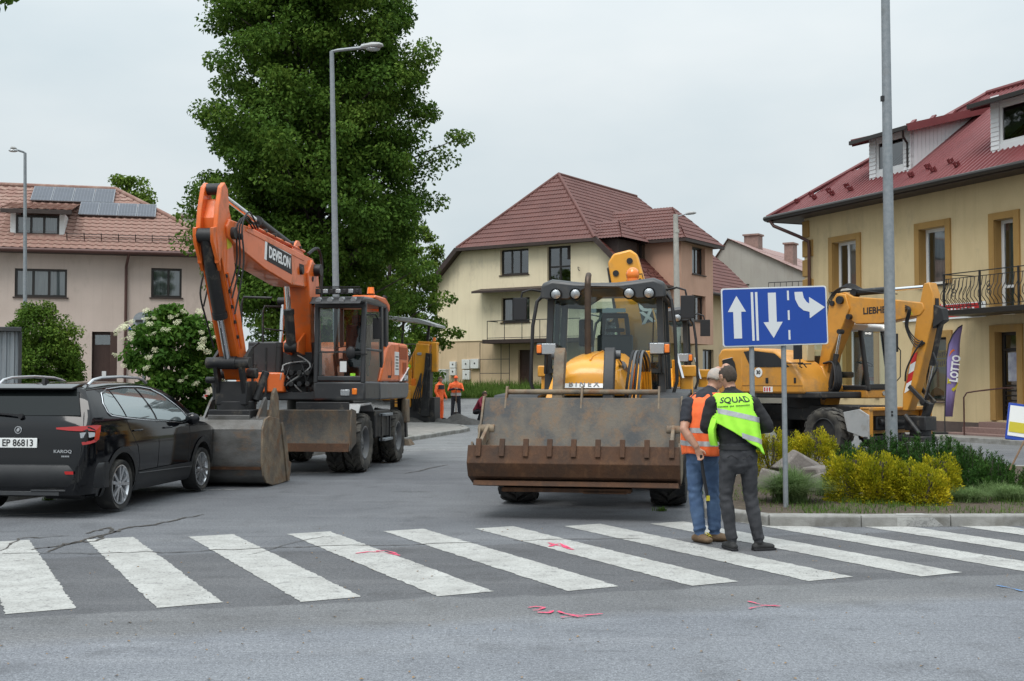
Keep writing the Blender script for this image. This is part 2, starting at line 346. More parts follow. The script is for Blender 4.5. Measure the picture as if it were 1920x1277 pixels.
def asphalt():
    m = bpy.data.materials.new('worn_asphalt'); m.use_nodes = True; N, L = m.node_tree.nodes, m.node_tree.links; b = N['Principled BSDF']
    t = N.new('ShaderNodeTexCoord'); P = t.outputs['Object']
    def noise(s, d=5, ro=.6, st=None):
        v = P
        if st:
            q = N.new('ShaderNodeMapping'); q.inputs[3].default_value = st; q.inputs[2].default_value = (0, 0, R(12.8)); L.new(P, q.inputs[0]); v = q.outputs[0]
        n = N.new('ShaderNodeTexNoise'); n.inputs['Scale'].default_value = s; n.inputs['Detail'].default_value = d; n.inputs['Roughness'].default_value = ro; L.new(v, n.inputs['Vector']); return n.outputs['Fac']
    def rng(s, a, c, o0=0., o1=1.):
        r = N.new('ShaderNodeMapRange'); r.inputs[1].default_value = a; r.inputs[2].default_value = c; r.inputs[3].default_value = o0; r.inputs[4].default_value = o1; L.new(s, r.inputs[0]); return r.outputs[0]
    def mix(f, a, c, mode='MIX', fac=None):
        x = N.new('ShaderNodeMix'); x.data_type = 'RGBA'; x.blend_type = mode
        if fac is not None: x.inputs[0].default_value = fac
        else: L.new(f, x.inputs[0])
        for s_, q in ((6, a), (7, c)):
            if isinstance(q, tuple): x.inputs[s_].default_value = (*q, 1)
            else: L.new(q, x.inputs[s_])
        return x.outputs[2]
    def mth(op, a, c):
        x = N.new('ShaderNodeMath'); x.operation = op
        for i, q in enumerate((a, c)):
            if isinstance(q, (int, float)): x.inputs[i].default_value = q
            else: L.new(q, x.inputs[i])
        return x.outputs[0]
    dt = N.new('ShaderNodeVectorMath'); dt.operation = 'DOT_PRODUCT'; L.new(P, dt.inputs[0]); dt.inputs[1].default_value = (-.2217, .9751, 0)
    d = mth('ADD', dt.outputs['Value'], -(2.55 * .2217 + 8.38 * .9751))         # metres beyond the near edge of the crossing
    wob = mth('MULTIPLY', mth('ADD', noise(.9, 4), -.5), .5)
    dd = mth('ADD', d, wob)
    col = mix(rng(dd, -1.15, -.85), (.215, .218, .226), (.178, .174, .170))      # main road surface, then its worn joint strip
    col = mix(rng(dd, -.16, -.10), col, (.122, .119, .119))                        # older coarse surface under the crossing
    col = mix(rng(dd, 2.55, 2.62), col, (.155, .155, .158))                      # side street
    col = mix(rng(dd, 14.0, 18.0), col, (.21, .207, .20))
    col = mix(rng(noise(.35, 6), .35, .7), col, mix(None, col, (.70, .70, .72), 'MULTIPLY', 1.0))
    col = mix(rng(noise(.8, 6, .65, (.25, 2.4, 1)), .5, .68, 0, .65), col, mix(None, col, (1.38, 1.36, 1.33), 'MULTIPLY', 1.0))   # pale streaks along the lanes
    col = mix(rng(noise(2.2, 6), .52, .72, 0, .6), col, mix(None, col, (.6, .59, .58), 'MULTIPLY', 1.0))
    g = noise(95, 2, .5); g2 = noise(240, 2, .5)
    col = mix(rng(g, .3, .7), mix(None, col, (.58, .58, .58), 'MULTIPLY', 1.0), mix(None, col, (1.38, 1.37, 1.36), 'MULTIPLY', 1.0))
    g3 = noise(34, 3, .6); col = mix(rng(g3, .34, .68), mix(None, col, (.74, .745, .76), 'MULTIPLY', 1.0), mix(None, col, (1.2, 1.2, 1.2), 'MULTIPLY', 1.0))
    col = mix(rng(noise(3.5, 5, .6, (.5, 1.6, 1)), .60, .72, 0, .5), col, mix(None, col, (.52, .52, .53), 'MULTIPLY', 1.0))   # oil and water stains
    col = mix(None, col, (.96, 1.0, 1.05), 'MULTIPLY', 1.0)
    col = mix(rng(g2, .62, .72, 0, .55), col, mix(None, col, (2.1, 2.05, 2.0), 'MULTIPLY', 1.0))                    # pale stone chips
    L.new(col, b.inputs['Base Color']); b.inputs['Roughness'].default_value = .8; b.inputs['Specular IOR Level'].default_value = .35
    bp = N.new('ShaderNodeBump'); bp.inputs['Strength'].default_value = .45; bp.inputs['Distance'].default_value = .012; L.new(g, bp.inputs['Height']); L.new(bp.outputs[0], b.inputs['Normal'])
    return m
M['asphalt'] = asphalt()
rx = [-45, -30, -20, -14, -8, -4, 0, 4, 7, 8, 9, 10, 11, 12, 13, 16, 24, 45, 60]
road = sheet('road', rx, [-8, 0, 8, 16, 24, 32, 40, 44] + [46 + i for i in range(13)], 0.0, M['asphalt'])

def paint(name, c0, c1, thr=(.55, .74), sc=7):
    m = mat(name, c0, .75); N, L = m.node_tree.nodes, m.node_tree.links; b = N['Principled BSDF']
    t = N.new('ShaderNodeTexCoord')
    def nz(s, d=8, ro=.7):
        n = N.new('ShaderNodeTexNoise'); n.inputs['Scale'].default_value = s; n.inputs['Detail'].default_value = d; n.inputs['Roughness'].default_value = ro; L.new(t.outputs['Object'], n.inputs['Vector']); return n.outputs['Fac']
    def rng(s, a, c):
        r = N.new('ShaderNodeMapRange'); r.inputs[1].default_value = a; r.inputs[2].default_value = c; L.new(s, r.inputs[0]); return r.outputs[0]
    def mix(f, a, c):
        x = N.new('ShaderNodeMix'); x.data_type = 'RGBA'; L.new(f, x.inputs[0])
        for s_, q in ((6, a), (7, c)):
            if isinstance(q, tuple): x.inputs[s_].default_value = (*q, 1)
            else: L.new(q, x.inputs[s_])
        return x.outputs[2]
    v = N.new('ShaderNodeTexVoronoi'); v.feature = 'DISTANCE_TO_EDGE'; v.inputs['Scale'].default_value = 6.0
    wv = N.new('ShaderNodeVectorMath'); wv.operation = 'ADD'; L.new(t.outputs['Object'], wv.inputs[0])
    nn = N.new('ShaderNodeTexNoise'); nn.inputs['Scale'].default_value = 8; L.new(t.outputs['Object'], nn.inputs['Vector']); sc_ = N.new('ShaderNodeVectorMath'); sc_.operation = 'SCALE'; sc_.inputs[3].default_value = .22
    L.new(nn.outputs['Color'], sc_.inputs[0]); L.new(sc_.outputs[0], wv.inputs[1]); L.new(wv.outputs[0], v.inputs['Vector'])
    crk = rng(v.outputs['Distance'], .012, .004)
    gate = rng(nz(1.3, 3), .5, .62)
    mm = N.new('ShaderNodeMath'); mm.operation = 'MULTIPLY'; L.new(crk, mm.inputs[0]); L.new(gate, mm.inputs[1])
    base = mix(rng(nz(3), .35, .7), c0, c1)
    base = mix(rng(nz(48, 4, .6), .55, .70), base, (.15, .147, .143))
    base = mix(rng(nz(sc), thr[0], thr[1]), base, (.14, .137, .135))
    base = mix(mm.outputs[0], base, (.06, .058, .056))
    L.new(base, b.inputs['Base Color']); return m
M['roadpaint'] = paint('worn_road_paint', (.45, .45, .43), (.30, .295, .28))
M['thinpaint'] = paint('thin_road_paint', (.52, .52, .5), (.3, .3, .29), (.45, .6))
def ribbon(name, pts, w, m, z, parent=road, ragged=.15, seg=.06, seed=1):
    rnd = random.Random(seed); P = []
    for a, c in zip(pts[:-1], pts[1:]):
        a, c = Vector(a), Vector(c); n = max(2, int((c - a).length / seg))
        P += [a.lerp(c, i / n) for i in range(n)]
    P.append(Vector(pts[-1])); b = MB(); V = []; n = len(P)
    ws = w if callable(w) else (lambda t: w)
    for i, p in enumerate(P):
        d = (P[min(i + 1, n - 1)] - P[max(i - 1, 0)]); d = Vector((-d.y, d.x)).normalized(); h = ws(i / (n - 1)) / 2
        for s_ in (-1, 1):
            q = Vector((p.x, p.y)) + d * s_ * h * (1 + rnd.uniform(-ragged, ragged)); V.append((q.x, q.y, gz(q.x, q.y) + z))
    b.add(V, [(2 * i, 2 * i + 1, 2 * i + 3, 2 * i + 2) for i in range(n - 1)]); return b.build(name, m, parent)
N0, CD, SDIR = Vector((-2.55, 8.38)), Vector((.9755, .222)), Vector((-.4495, .893))
for i in range(-3, 14):
    a = N0 + CD * i + CD * .26; ribbon('zebra_stripe', [a, a + SDIR * 4.0], .46, M['roadpaint'], .004, ragged=.045, seg=.05, seed=i)
# parking and lane lines
for k, (p, q, w) in enumerate([((0, 967), (190, 959), .07), ((235, 921), (450, 918), .08), ((560, 888), (650, 884), .08), ((756, 845), (835, 843), .10),
                              ((800, 793), (900, 802), .12), ((560, 862), (640, 858), .07)]):
    ribbon('road_line', [G(*p).xy, G(*q).xy], w, M['thinpaint'], .004, ragged=.15, seed=60 + k)
M['tar'] = mat('crack_tar', (.022, .021, .02), .9, bump=.3)
M['crackdirt'] = mat('crack_dirt', (.062, .056, .050), .95)
def crack(pix, w, seed, m='crackdirt'):
    rnd = random.Random(seed); pts = []
    for a, c in zip(pix[:-1], pix[1:]):
        for t in (0, .2, .4, .6, .8):
            g = G(a[0] + (c[0] - a[0]) * t, a[1] + (c[1] - a[1]) * t); pts.append(Vector((g.x + rnd.uniform(-.03, .03), g.y + rnd.uniform(-.06, .06))))
    pts.append(G(*pix[-1]).xy); ribbon('crack', pts, lambda t: w * (.5 + .5 * math.sin(3.1 * t) + rnd.uniform(0, .6)), M[m], .0065, ragged=.5, seg=.05, seed=seed)
crack([(385, 965), (330, 975), (290, 984), (240, 990), (205, 1000), (160, 1012), (120, 1022), (60, 1032)], .035, 3)
crack([(200, 1003), (180, 1015), (120, 1020), (90, 1036)], .03, 4)
crack([(215, 1000), (205, 990), (160, 1001)], .03, 14)
crack([(0, 1040), (170, 1038), (300, 1036), (480, 1030), (700, 1023), (900, 1018)], .018, 5)
crack([(960, 1015), (1090, 1012), (1200, 1010)], .014, 6)
crack([(470, 1040), (580, 1012), (620, 1006)], .010, 7)
crack([(760, 889), (800, 880), (840, 872)], .03, 8)
crack([(735, 923), (800, 922)], .02, 9)
crack([(0, 1034), (40, 1010), (130, 1005)], .02, 11)
M['pink'] = paint('pink_spray', (.85, .05, .16), (.6, .10, .16), (.56, .72), 26)
M['blue_spray'] = paint('blue_spray', (.05, .22, .55), (.10, .25, .5), (.55, .7), 20)
def spray(strokes, m, w, seed, label):
    for k, s_ in enumerate(strokes):
        o = ribbon('spray_mark', [G(*p).xy for p in s_], lambda t: w * (.7 + .5 * math.sin(9 * t + k)), m, .0085 + .001 * k, ragged=.35, seg=.02, seed=seed + k); o['label'] = label
spray([[(990, 1141), (1005, 1139), (1022, 1141), (1010, 1145), (998, 1146), (1020, 1149), (1038, 1147), (1030, 1151), (1008, 1150)],
       [(1046, 1148), (1060, 1153), (1090, 1156), (1130, 1153)], [(1052, 1160), (1075, 1157), (1100, 1159)], [(1048, 1151), (1075, 1156), (1085, 1160)]], M['pink'], .020, 1, 'pink spray scribble and arrow on the asphalt')
spray([[(1402, 1129), (1430, 1136), (1462, 1139)], [(1405, 1143), (1430, 1138), (1455, 1137)], [(1430, 1138), (1466, 1138)]], M['pink'], .017, 5, 'pink spray arrow on the asphalt')
spray([[(1028, 1019), (1052, 1026), (1075, 1032)], [(1030, 1026), (1050, 1020), (1062, 1029)], [(1032, 1022), (1055, 1024), (1070, 1029)]], M['pink'], .035, 9, 'faded pink spray on a zebra stripe')
spray([[(667, 1039), (690, 1036), (720, 1037), (750, 1043)], [(705, 1035), (725, 1034), (745, 1040)]], M['pink'], .03, 13, 'faded pink spray on a zebra stripe')
spray([[(1868, 1099), (1890, 1103), (1918, 1110)]], M['blue_spray'], .02, 17, 'blue spray line on the asphalt')
# dry petals and grit lying on the road
rnd = random.Random(5); b = MB()
for i in range(420):
    x, y = rnd.uniform(-5, 5), rnd.uniform(4.8, 13); q = rnd.uniform(.006, .016); a = rnd.uniform(0, 6.3)
    if rnd.random() < .6: y = rnd.uniform(4.8, 8)
    ca, sa = math.cos(a) * q, math.sin(a) * q
    b.add([(x + ca, y + sa, .005), (x - sa * .6, y + ca * .6, .012), (x - ca, y - sa, .006), (x + sa * .6, y - ca * .6, .010)], [(0, 1, 2, 3)])
tag(b.build('fallen_petals', mat('dry_petals', (.34, .20, .08), .9, col2=(.16, .12, .08), sc=4)), 'tiny dry petals and grit scattered on the road', 'litter', kind='stuff')

# ---- kerbs: one concrete stone after another
def resample(pts, step):
    P = [Vector(p) for p in pts]; out = [P[0].copy()]; acc = 0.0; cur = P[0].copy(); i = 1
    while i < len(P):
        d = (P[i] - cur).length
        if acc + d >= step:
            cur = cur.lerp(P[i], (step - acc) / d); out.append(cur.copy()); acc = 0.0
        else:
            acc += d; cur = P[i].copy(); i += 1
    return out
def kerb(pts, step=1.0, h=.125, painted=()):
    root = bpy.data.objects.new('kerb', None); COL.objects.link(root); tag(root, kind='structure')
    b = MB(); b.prism([(-.075, -.1), (.075, -.1), (.075, h), (-.055, h), (-.075, h - .02)], 'x', -.494 * step, .494 * step); me = None
    P = resample(pts, step); rnd = random.Random(len(P))
    for i, (a, c) in enumerate(zip(P[:-1], P[1:])):
        if me is None: o = b.build('kerb_stone', M['concrete'], root, .008); me = o.data
        else: o = link('kerb_stone', me, root, .008)
        m_ = (a + c) / 2; d = c - a; o.location = (m_.x, m_.y, gz(m_.x, m_.y) + rnd.uniform(-.008, .006)); o.rotation_euler = (rnd.uniform(-.02, .02), rnd.uniform(-.006, .006), math.atan2(d.y, d.x) + rnd.uniform(-.012, .012))
        for (k, u0, u1, top) in painted:
            if k == i:
                q = MB(); q.quad((u0, -.078, 0), (u1, -.078, .0), (u1 - .12, -.078, h - .025), (u0, -.078, h - .025))
                q.quad((u0, -.054, h + .003), (u1 - .12, -.054, h + .003), (u1 - .2, .06, h + .003), (u0 + .03, .06, h + .003)); q.build('paint_patch', M['roadpaint'], o)
    return root
LK = [(-14, 13.0), (-9.4, 13.6), (-7.7, 14.1), (-6.95, 15.0), (-6.65, 16.2), (-4.25, 25.7), (-2.6, 32.3), (-1.4, 37.5), (-1.8, 40.5), (-3.5, 43)]
kerb(LK)
RK = [(4.2, 20.6), (3.35, 18.3), (2.42, 14.6), (2.33, 13.75), (2.6, 13.22), (3.1, 13.0), (5.65, 13.1), (9.5, 13.7), (13.0, 15.2)]
kerb(RK, painted=((9, -.1, .42, 1), (11, -.3, .0, 1), (11, .1, .45, 1), (12, .32, .49, 1), (13, -.49, .1, 1), (14, .0, .35, 1)))
def poly_sheet(name, pts, z, m, kind='structure', sub=0, amp=0.0):
    b = MB(); b.add([(x, y, z + gz(x, y)) for x, y in pts], [tuple(range(len(pts)))]); o = b.build(name, m); tag(o, kind=kind); return o
M['paving'] = mat('paving_slabs', (.27, .255, .235), .9, col2=(.21, .2, .19), sc=2.5, dirt=(.15, .14, .12), ds=5, da=(.5, .8), bump=.3, bs=40)
poly_sheet('pavement', [(x - .05, y + .06) for x, y in LK] + [(-9, 44.5), (-45, 44.5), (-45, 13.0)], .11, M['paving'])
M['verge'] = mat('verge_turf', (.055, .07, .025), .95, col2=(.10, .085, .05), sc=3, bump=.6, bs=25)
poly_sheet('grass_verge', [(x - .12, y) for x, y in LK[3:7]] + [(-4.0, 33), (-6.0, 26), (-8.2, 17.2), (-8.6, 15.2)], .118, M['verge'])
ISL = RK + [(13, 18), (9.5, 20.5), (6.5, 21.4)]
poly_sheet('planting_bed', [(RK[0][0] + .1, RK[0][1]), (3.42, 18.3), (2.5, 14.6), (2.42, 13.8), (2.66, 13.3), (3.12, 13.08), (5.63, 13.18), (9.45, 13.78), (13, 15.28), (13, 18), (9.5, 20.5), (6.5, 21.4)], .115, M['soil'])
kerb([(13.5, 17.9), (9.5, 20.6), (6.5, 21.5), (4.9, 21.2), (4.2, 20.6)])
# pavement along the shop front
poly_sheet('pavement', [(15.0, 24.6), (8.4, 38.5), (7.2, 44.5), (9.5, 46.0), (14, 45), (26, 30)], .10, M['paving'])
kerb([(15.05, 24.4), (8.3, 38.5), (7.1, 44.5)])
M['bank'] = mat('bank_turf', (.05, .075, .02), .95, col2=(.08, .085, .035), sc=1.5, bump=.6, bs=14)
sheet('grass_bank', [-10, -6, -4, -2, 0, 2, 4, 6, 7, 8, 9, 10, 11, 12], [58.2, 59, 60, 61, 62, 63, 64, 65, 66, 68], .01, M['bank'])

# ---------------------------------------------------------------- buildings
M['roofdark'] = mat('brown_roof_metal', (.105, .032, .024), .55, col2=(.13, .041, .031), sc=2, dirt=(.07, .03, .028), ds=1.0, da=(.5, .8))
M['fascia'] = mat('dark_brown_wood', (.03, .018, .015), .6, col2=(.045, .028, .023), sc=6)
M['framedark'] = mat('dark_window_frame', (.018, .014, .012), .4)
M['framewhite'] = mat('white_window_frame', (.72, .73, .73), .35)
M['curtain'] = mat('sheer_curtain', (.56, .57, .56), .9, col2=(.36, .37, .37), sc=2.2, lo=.4, hi=.6, stretch=(9, 9, .4))
M['interior'] = mat('dark_room', (.02, .02, .02), .9)
def stucco(name, c, c2, s=1.0, dirt=(.25, .2, .15)):
    m = mat(name, c, .9, col2=c2, sc=s, lo=.3, hi=.75, dirt=dirt, ds=.9, da=(.56, .95), bump=.25, bs=45, stretch=(1, 1, .45))
    N, L = m.node_tree.nodes, m.node_tree.links; b = N['Principled BSDF']; src = b.inputs['Base Color'].links[0].from_socket    # rain streaks and fine grain
    t = N.new('ShaderNodeTexCoord')
    for st, sc_, a0, a1, mul in (((6, 6, .22), 1.0, .54, .80, (.86, .85, .84)), ((1, 1, 1), 38, .35, .7, (.92, .915, .91)), ((.6, .6, .6), 1.0, .5, .7, (.93, .92, .91))):
        mp_ = N.new('ShaderNodeMapping'); mp_.inputs[3].default_value = st; n = N.new('ShaderNodeTexNoise'); n.inputs['Scale'].default_value = sc_; n.inputs['Detail'].default_value = 7; L.new(t.outputs['Object'], mp_.inputs[0]); L.new(mp_.outputs[0], n.inputs['Vector'])
        r = N.new('ShaderNodeMapRange'); r.inputs[1].default_value = a0; r.inputs[2].default_value = a1; L.new(n.outputs['Fac'], r.inputs[0]); x = N.new('ShaderNodeMix'); x.data_type = 'RGBA'; x.blend_type = 'MULTIPLY'; L.new(r.outputs[0], x.inputs[0]); L.new(src, x.inputs[6]); x.inputs[7].default_value = (*mul, 1); src = x.outputs[2]
    L.new(src, b.inputs['Base Color']); return m
def house(name, label, A, B, z=0.0):
    A, B = Vector(A), Vector(B); t = (B - A).normalized()
    h = thing(name, label, 'house', (A.x, A.y, z), math.atan2(t.y, t.x)); h['len'] = (B - A).length
    def fac(px, py, off=0.0):
        n = Vector((-t.y, t.x)); d = ray(px, py); P0 = A + n * off
        s_ = (P0.x * n.x + P0.y * n.y) / (d.x * n.x + d.y * n.y); q = Vector((0, 0, EYE)) + d * s_
        return (Vector((q.x, q.y)) - A).dot(t), q.z - z
    def rect(x0, y0, x1, y1, off=0.0):
        (a, c), (d, e) = fac(x0, y1, off), fac(x1, y0, off); f0 = fac(x0, y0, off)[1]; f1 = fac(x1, y1, off)[1]
        return a, d, (c + f1) / 2, (f0 + e) / 2
    del h['len']; return h, fac, rect
def wall(b, x0, x1, z0, z1, holes=(), d=.25, y=0.0):
    xs = sorted({x0, x1, *[q for h in holes for q in h[:2]]}); zs = sorted({z0, z1, *[q for h in holes for q in h[2:4]]})
    for i in range(len(xs) - 1):
        for j in range(len(zs) - 1):
            cx, cz = (xs[i] + xs[i + 1]) / 2, (zs[j] + zs[j + 1]) / 2
            if any(h[0] < cx < h[1] and h[2] < cz < h[3] for h in holes) or not (x0 < cx < x1 and z0 < cz < z1): continue
            b.quad((xs[i], y, zs[j]), (xs[i + 1], y, zs[j]), (xs[i + 1], y, zs[j + 1]), (xs[i], y, zs[j + 1]))
    for h in holes:
        a, c, e, f = h[:4]
        for p, q in (((a, e), (a, f)), ((a, f), (c, f)), ((c, f), (c, e)), ((c, e), (a, e))):
            b.quad((p[0], y, p[1]), (q[0], y, q[1]), (q[0], y + d, q[1]), (p[0], y + d, p[1]))
def window(par, r, M_=None, depth=.14, cols=(1, 1), fm='framedark', fw=.07, curtain=None, sill=None, transom=None, gl='glass', name='window', y=0.0):
    u0, u1, z0, z1 = r; b = MB(M_); yy = y + depth; q = .035
    for a, c in (((u0, z0), (u0 + fw, z1)), ((u1 - fw, z0), (u1, z1))): b.span((a[0], yy - q, a[1]), (c[0], yy + q, c[1]))
    b.span((u0 + fw, yy - q, z0), (u1 - fw, yy + q, z0 + fw)); b.span((u0 + fw, yy - q, z1 - fw), (u1 - fw, yy + q, z1))
    tot = sum(cols); x = u0 + fw; w = (u1 - u0 - 2 * fw); edges = []
    for k, c in enumerate(cols):
        x2 = x + w * c / tot; edges.append((x + (fw * .5 if k else 0), x2 - (fw * .5 if k < len(cols) - 1 else 0)))
        if k < len(cols) - 1: b.span((x2 - fw * .5, yy - q + .002, z0 + fw), (x2 + fw * .5, yy + q - .002, z1 - fw))
        x = x2
    o = b.build(name, M[fm], par, .006)
    for k, (a, c) in enumerate(edges):
        zz = [z0 + fw, z1 - fw]
        if transom:
            t_ = z0 + (z1 - z0) * transom; e = MB(M_); e.span((a, yy - q + .004, t_ - fw * .4), (c, yy + q - .004, t_ + fw * .4)); e.build('glazing_bar', M[fm], o); zz = [z0 + fw, t_, z1 - fw]
        for s0, s1 in zip(zz[:-1], zz[1:]):
            p = MB(M_); p.quad((a, yy, s0), (c, yy, s0), (c, yy, s1), (a, yy, s1)); p.build('pane', M[gl], o)
    if curtain:
        p = MB(M_); n = max(8, int((u1 - u0) / .05)); w_ = u1 - u0
        def cv(a0, a1):
            k = [a0 + (a1 - a0) * i / n for i in range(n + 1)]
            V = [(x_, yy + .22 + .03 * math.sin(i * 1.9), zz_) for zz_ in (z0 + .02, z1 - .02) for i, x_ in enumerate(k)]
            p.add(V, [(i, i + 1, n + 2 + i, n + 1 + i) for i in range(n)])
        if curtain == 'full': cv(u0 + .03, u1 - .03)
        elif curtain == 'sides': cv(u0 + .03, u0 + w_ * .3); cv(u1 - w_ * .22, u1 - .03)
        else: cv(u0 + .03, u0 + w_ * .62)
        p.build('curtain', M['curtain'], o)
    if sill:
        p = MB(M_); p.span((u0 - .06, y - .07, z0 - .05), (u1 + .06, yy - q, z0 - .003)); p.build('sill', M[sill], o, .006)
    return o
def relief(b, O, S, U, ext, r0, r1, row, wave, amp, lip, base=0.0, ns=4, trap=False, bites=()):
    O, S, U = Vector(O), Vector(S).normalized(), Vector(U).normalized(); Nn = S.cross(U).normalized()
    smin = min(ext(r0)[0], ext(r1)[0]); smax = max(ext(r0)[1], ext(r1)[1]); k0, k1 = int(smin / wave) - 1, int(smax / wave) + 1
    if trap: prof = [(0, 0), (.3, 0), (.42, 1), (.58, 1), (.70, 0)]
    else: prof = [(i / ns, .5 - .5 * math.cos(2 * math.pi * i / ns)) for i in range(ns)]
    ss = [((k + t) * wave, h) for k in range(k0, k1 + 1) for t, h in prof]; n = len(ss); nr = max(1, int(round((r1 - r0) / row)))
    V = []; F = []
    for j in range(nr):
        for e in (0, 1):
            r = r0 + (r1 - r0) * (j + e) / nr; s0, s1 = ext(r); hh = lip * (1 - e)
            for s_, h in ss:
                V.append(O + S * min(max(s_, s0), s1) + U * r + Nn * (base + amp * h + hh))
    for j in range(nr):
        for e in (0, 1):
            rowi = 2 * j + e
            if rowi == 2 * nr - 1: break
            s0, s1 = ext(r0 + (r1 - r0) * (j + .5) / nr); rm = r0 + (r1 - r0) * (j + .5) / nr
            for i in range(n - 1):
                if ss[i + 1][0] < s0 - wave or ss[i][0] > s1 + wave: continue
                sm = (ss[i][0] + ss[i + 1][0]) / 2
                if any(a < sm < c and d < rm < f_ for a, c, d, f_ in bites): continue
                F.append((rowi * n + i, rowi * n + i + 1, (rowi + 1) * n + i + 1, (rowi + 1) * n + i))
    b.add(V, F)

# ---- pink house on the left, tiled hip roof
M['pinkwall'] = stucco('pinkish_render', (.60, .50, .445), (.54, .45, .40))
M['tile'] = mat('faded_roof_tile', (.27, .15, .118), .8, col2=(.20, .105, .085), sc=1.6, dirt=(.36, .26, .21), ds=2.5, da=(.45, .7), bump=.15)
HL, facL, rcL = house('pink_house', 'pinkish rendered house with faded red tile roof and solar panels, at left', (-21.6, 44.5), (-11.5, 47.1))
LW = 10.43; EZ = 6.55
wL = [rcL(27, 504, 126, 557), rcL(283, 503, 341, 558)]; dL = rcL(171, 622, 220, 735)
dL = (dL[0], dL[1], .25, dL[3])
part('wall', M['pinkwall'], HL, lambda b: (wall(b, 0, LW, -.2, EZ, wL + [dL], .22), b.quad((0, 0, -.2), (0, 9, -.2), (0, 9, EZ), (0, 0, EZ)), b.quad((LW, 0, -.2), (LW, 9, -.2), (LW, 9, EZ), (LW, 0, EZ)), b.quad((0, 9, -.2), (LW, 9, -.2), (LW, 9, EZ), (0, 9, EZ))))
window(HL, wL[0], depth=.12, cols=(1, 1, 1), fw=.09, curtain='full', sill='fascia'); window(HL, wL[1], depth=.12, cols=(1, .75), fw=.09, curtain='full', sill='fascia')
M['brown'] = mat('brown_door', (.045, .02, .015), .5, col2=(.06, .03, .022), sc=3, stretch=(8, 8, 1))
dr = part('door', M['brown'], HL, lambda b: (b.span((dL[0] + .02, .30, dL[2]), (dL[0] + (dL[1] - dL[0]) * .72, .36, dL[3] - .02)), b.span((dL[0] + (dL[1] - dL[0]) * .72, -.0, dL[2]), (dL[1] - .001, .42, dL[3] - .003)), b.span((dL[0] + .12, .28, dL[2] + .3), (dL[0] + .5, .30, dL[2] + 1.2))), .01)
part('pane', M['glass'], dr, lambda b: b.span((dL[0] + .10, .285, dL[3] - .5), (dL[0] + .72, .295, dL[3] - .12)))
part('handle', M['chrome'], dr, lambda b: b.cyl((dL[0] + .12, .25, 1.35), (dL[0] + .24, .25, 1.35), .015))
part('door_sign', M['white'], dr, lambda b: b.span((dL[0] + .36, .262, 1.75), (dL[0] + .52, .275, 2.0)))
part('door_step', M['concrete'], HL, lambda b: b.span((dL[0] - .2, -.6, -.1), (dL[1] + .2, .29, .24)), .02)
part('eave', M['fascia'], HL, lambda b: (b.span((-.5, -.58, EZ - .02), (LW + .55, -.5, EZ + .14)), b.span((-.5, -.5, EZ + .0), (LW + .5, 0, EZ + .05))), .01)
M['copper'] = mat('brown_gutter', (.07, .03, .025), .4, .2, col2=(.09, .04, .033))
part('gutter', M['copper'], HL, lambda b: b.lathe([(0, .085), (LW + 1.1, .085)], (-.55, -.66, EZ + .07), (1, 0, 0), 12))
ud = facL(237, 500)[0]
part('downspout', M['copper'], HL, lambda b: b.tube([(ud + .12, -.64, EZ + .02), (ud + .1, -.55, EZ - .12), (ud, -.1, EZ - .45), (ud, -.1, 0)], .055, 8))
RUN, RISE = 4.5 + .55, 3.15
SL = math.hypot(RUN, RISE); US = Vector((0, RUN / SL, RISE / SL))
def extL(r):                                          # front slope: vertical verge on the left (out of view), hip on the right
    return (-.5, LW + .55 - (RUN * r / SL) * 1.02)
HR = []
duL = (facL(28, 420, .35)[0], facL(110, 420, .35)[0])
tb = MB()
pr = [(0, .0), (.25, .03), (.5, .012), (.75, .0), (1.0, .0)]
TW, TH = .30, .34
tv = [(p[0] * TW, e * (TH + .04), p[1] + (0.03 if e == 0 else 0.0)) for e in (0, 1) for p in pr] + [(p[0] * TW, 0, p[1]) for p in pr]
tf = [(i, i + 1, 6 + i, 5 + i) for i in range(4)] + [(10 + i, 11 + i, 1 + i, i) for i in range(4)]
tm = bpy.data.meshes.new('tile'); tm.from_pydata(tv, [], tf); tm.materials.append(M['tile'])
RN = Vector((0, -RISE / SL, RUN / SL))
base = part('roof', M['tile'], HL, lambda b: (b.add([Vector((-.5, -.55, EZ + .14)), Vector((LW + .55, -.55, EZ + .14)), Vector((LW + .55 - RUN * 1.02, 4.5, EZ + .14 + RISE)), Vector((-.5, 4.5, EZ + .14 + RISE))], [(0, 1, 2, 3)]),
    b.add([(LW + .55, -.55, EZ + .14), (LW + .55, 9.55, EZ + .14), (LW + .55 - RUN * 1.02, 4.5, EZ + .14 + RISE)], [(0, 1, 2)]), b.add([(-.5, 9.55, EZ + .14), (LW + .55, 9.55, EZ + .14), (LW + .55 - RUN * 1.02, 4.5, EZ + .14 + RISE), (-.5, 4.5, EZ + .14 + RISE)], [(3, 2, 1, 0)]),
    b.add([(-.5, -.55, EZ + .14), (-.5, 9.55, EZ + .14), (-.5, 4.5, EZ + .14 + RISE)], [(2, 1, 0)])))
cand = []
for j in range(int(SL / TH)):
    r = j * TH; s0, s1 = extL(r + TH * .5)
    k = int(s0 / TW) + 1
    while (k + 1) * TW < s1 + .1:
        cand.append((k * TW, r)); k += 1
O0 = Vector((0, -.55, EZ + .14))
bite = lambda s_, r: duL[0] - .15 < s_ < duL[1] + .1 and .7 < r < 3.2
cand = [c for c in cand if not bite(*c)]
vis = sorted([c for c in cand if c[0] > 1.2], key=lambda c: c[1] + .02 * abs(c[0] - 6)); ind = set(vis[:300])
rest = MB(); rw = random.Random(3); Bm = Matrix((Vector((1, 0, 0)), US, RN)).transposed()
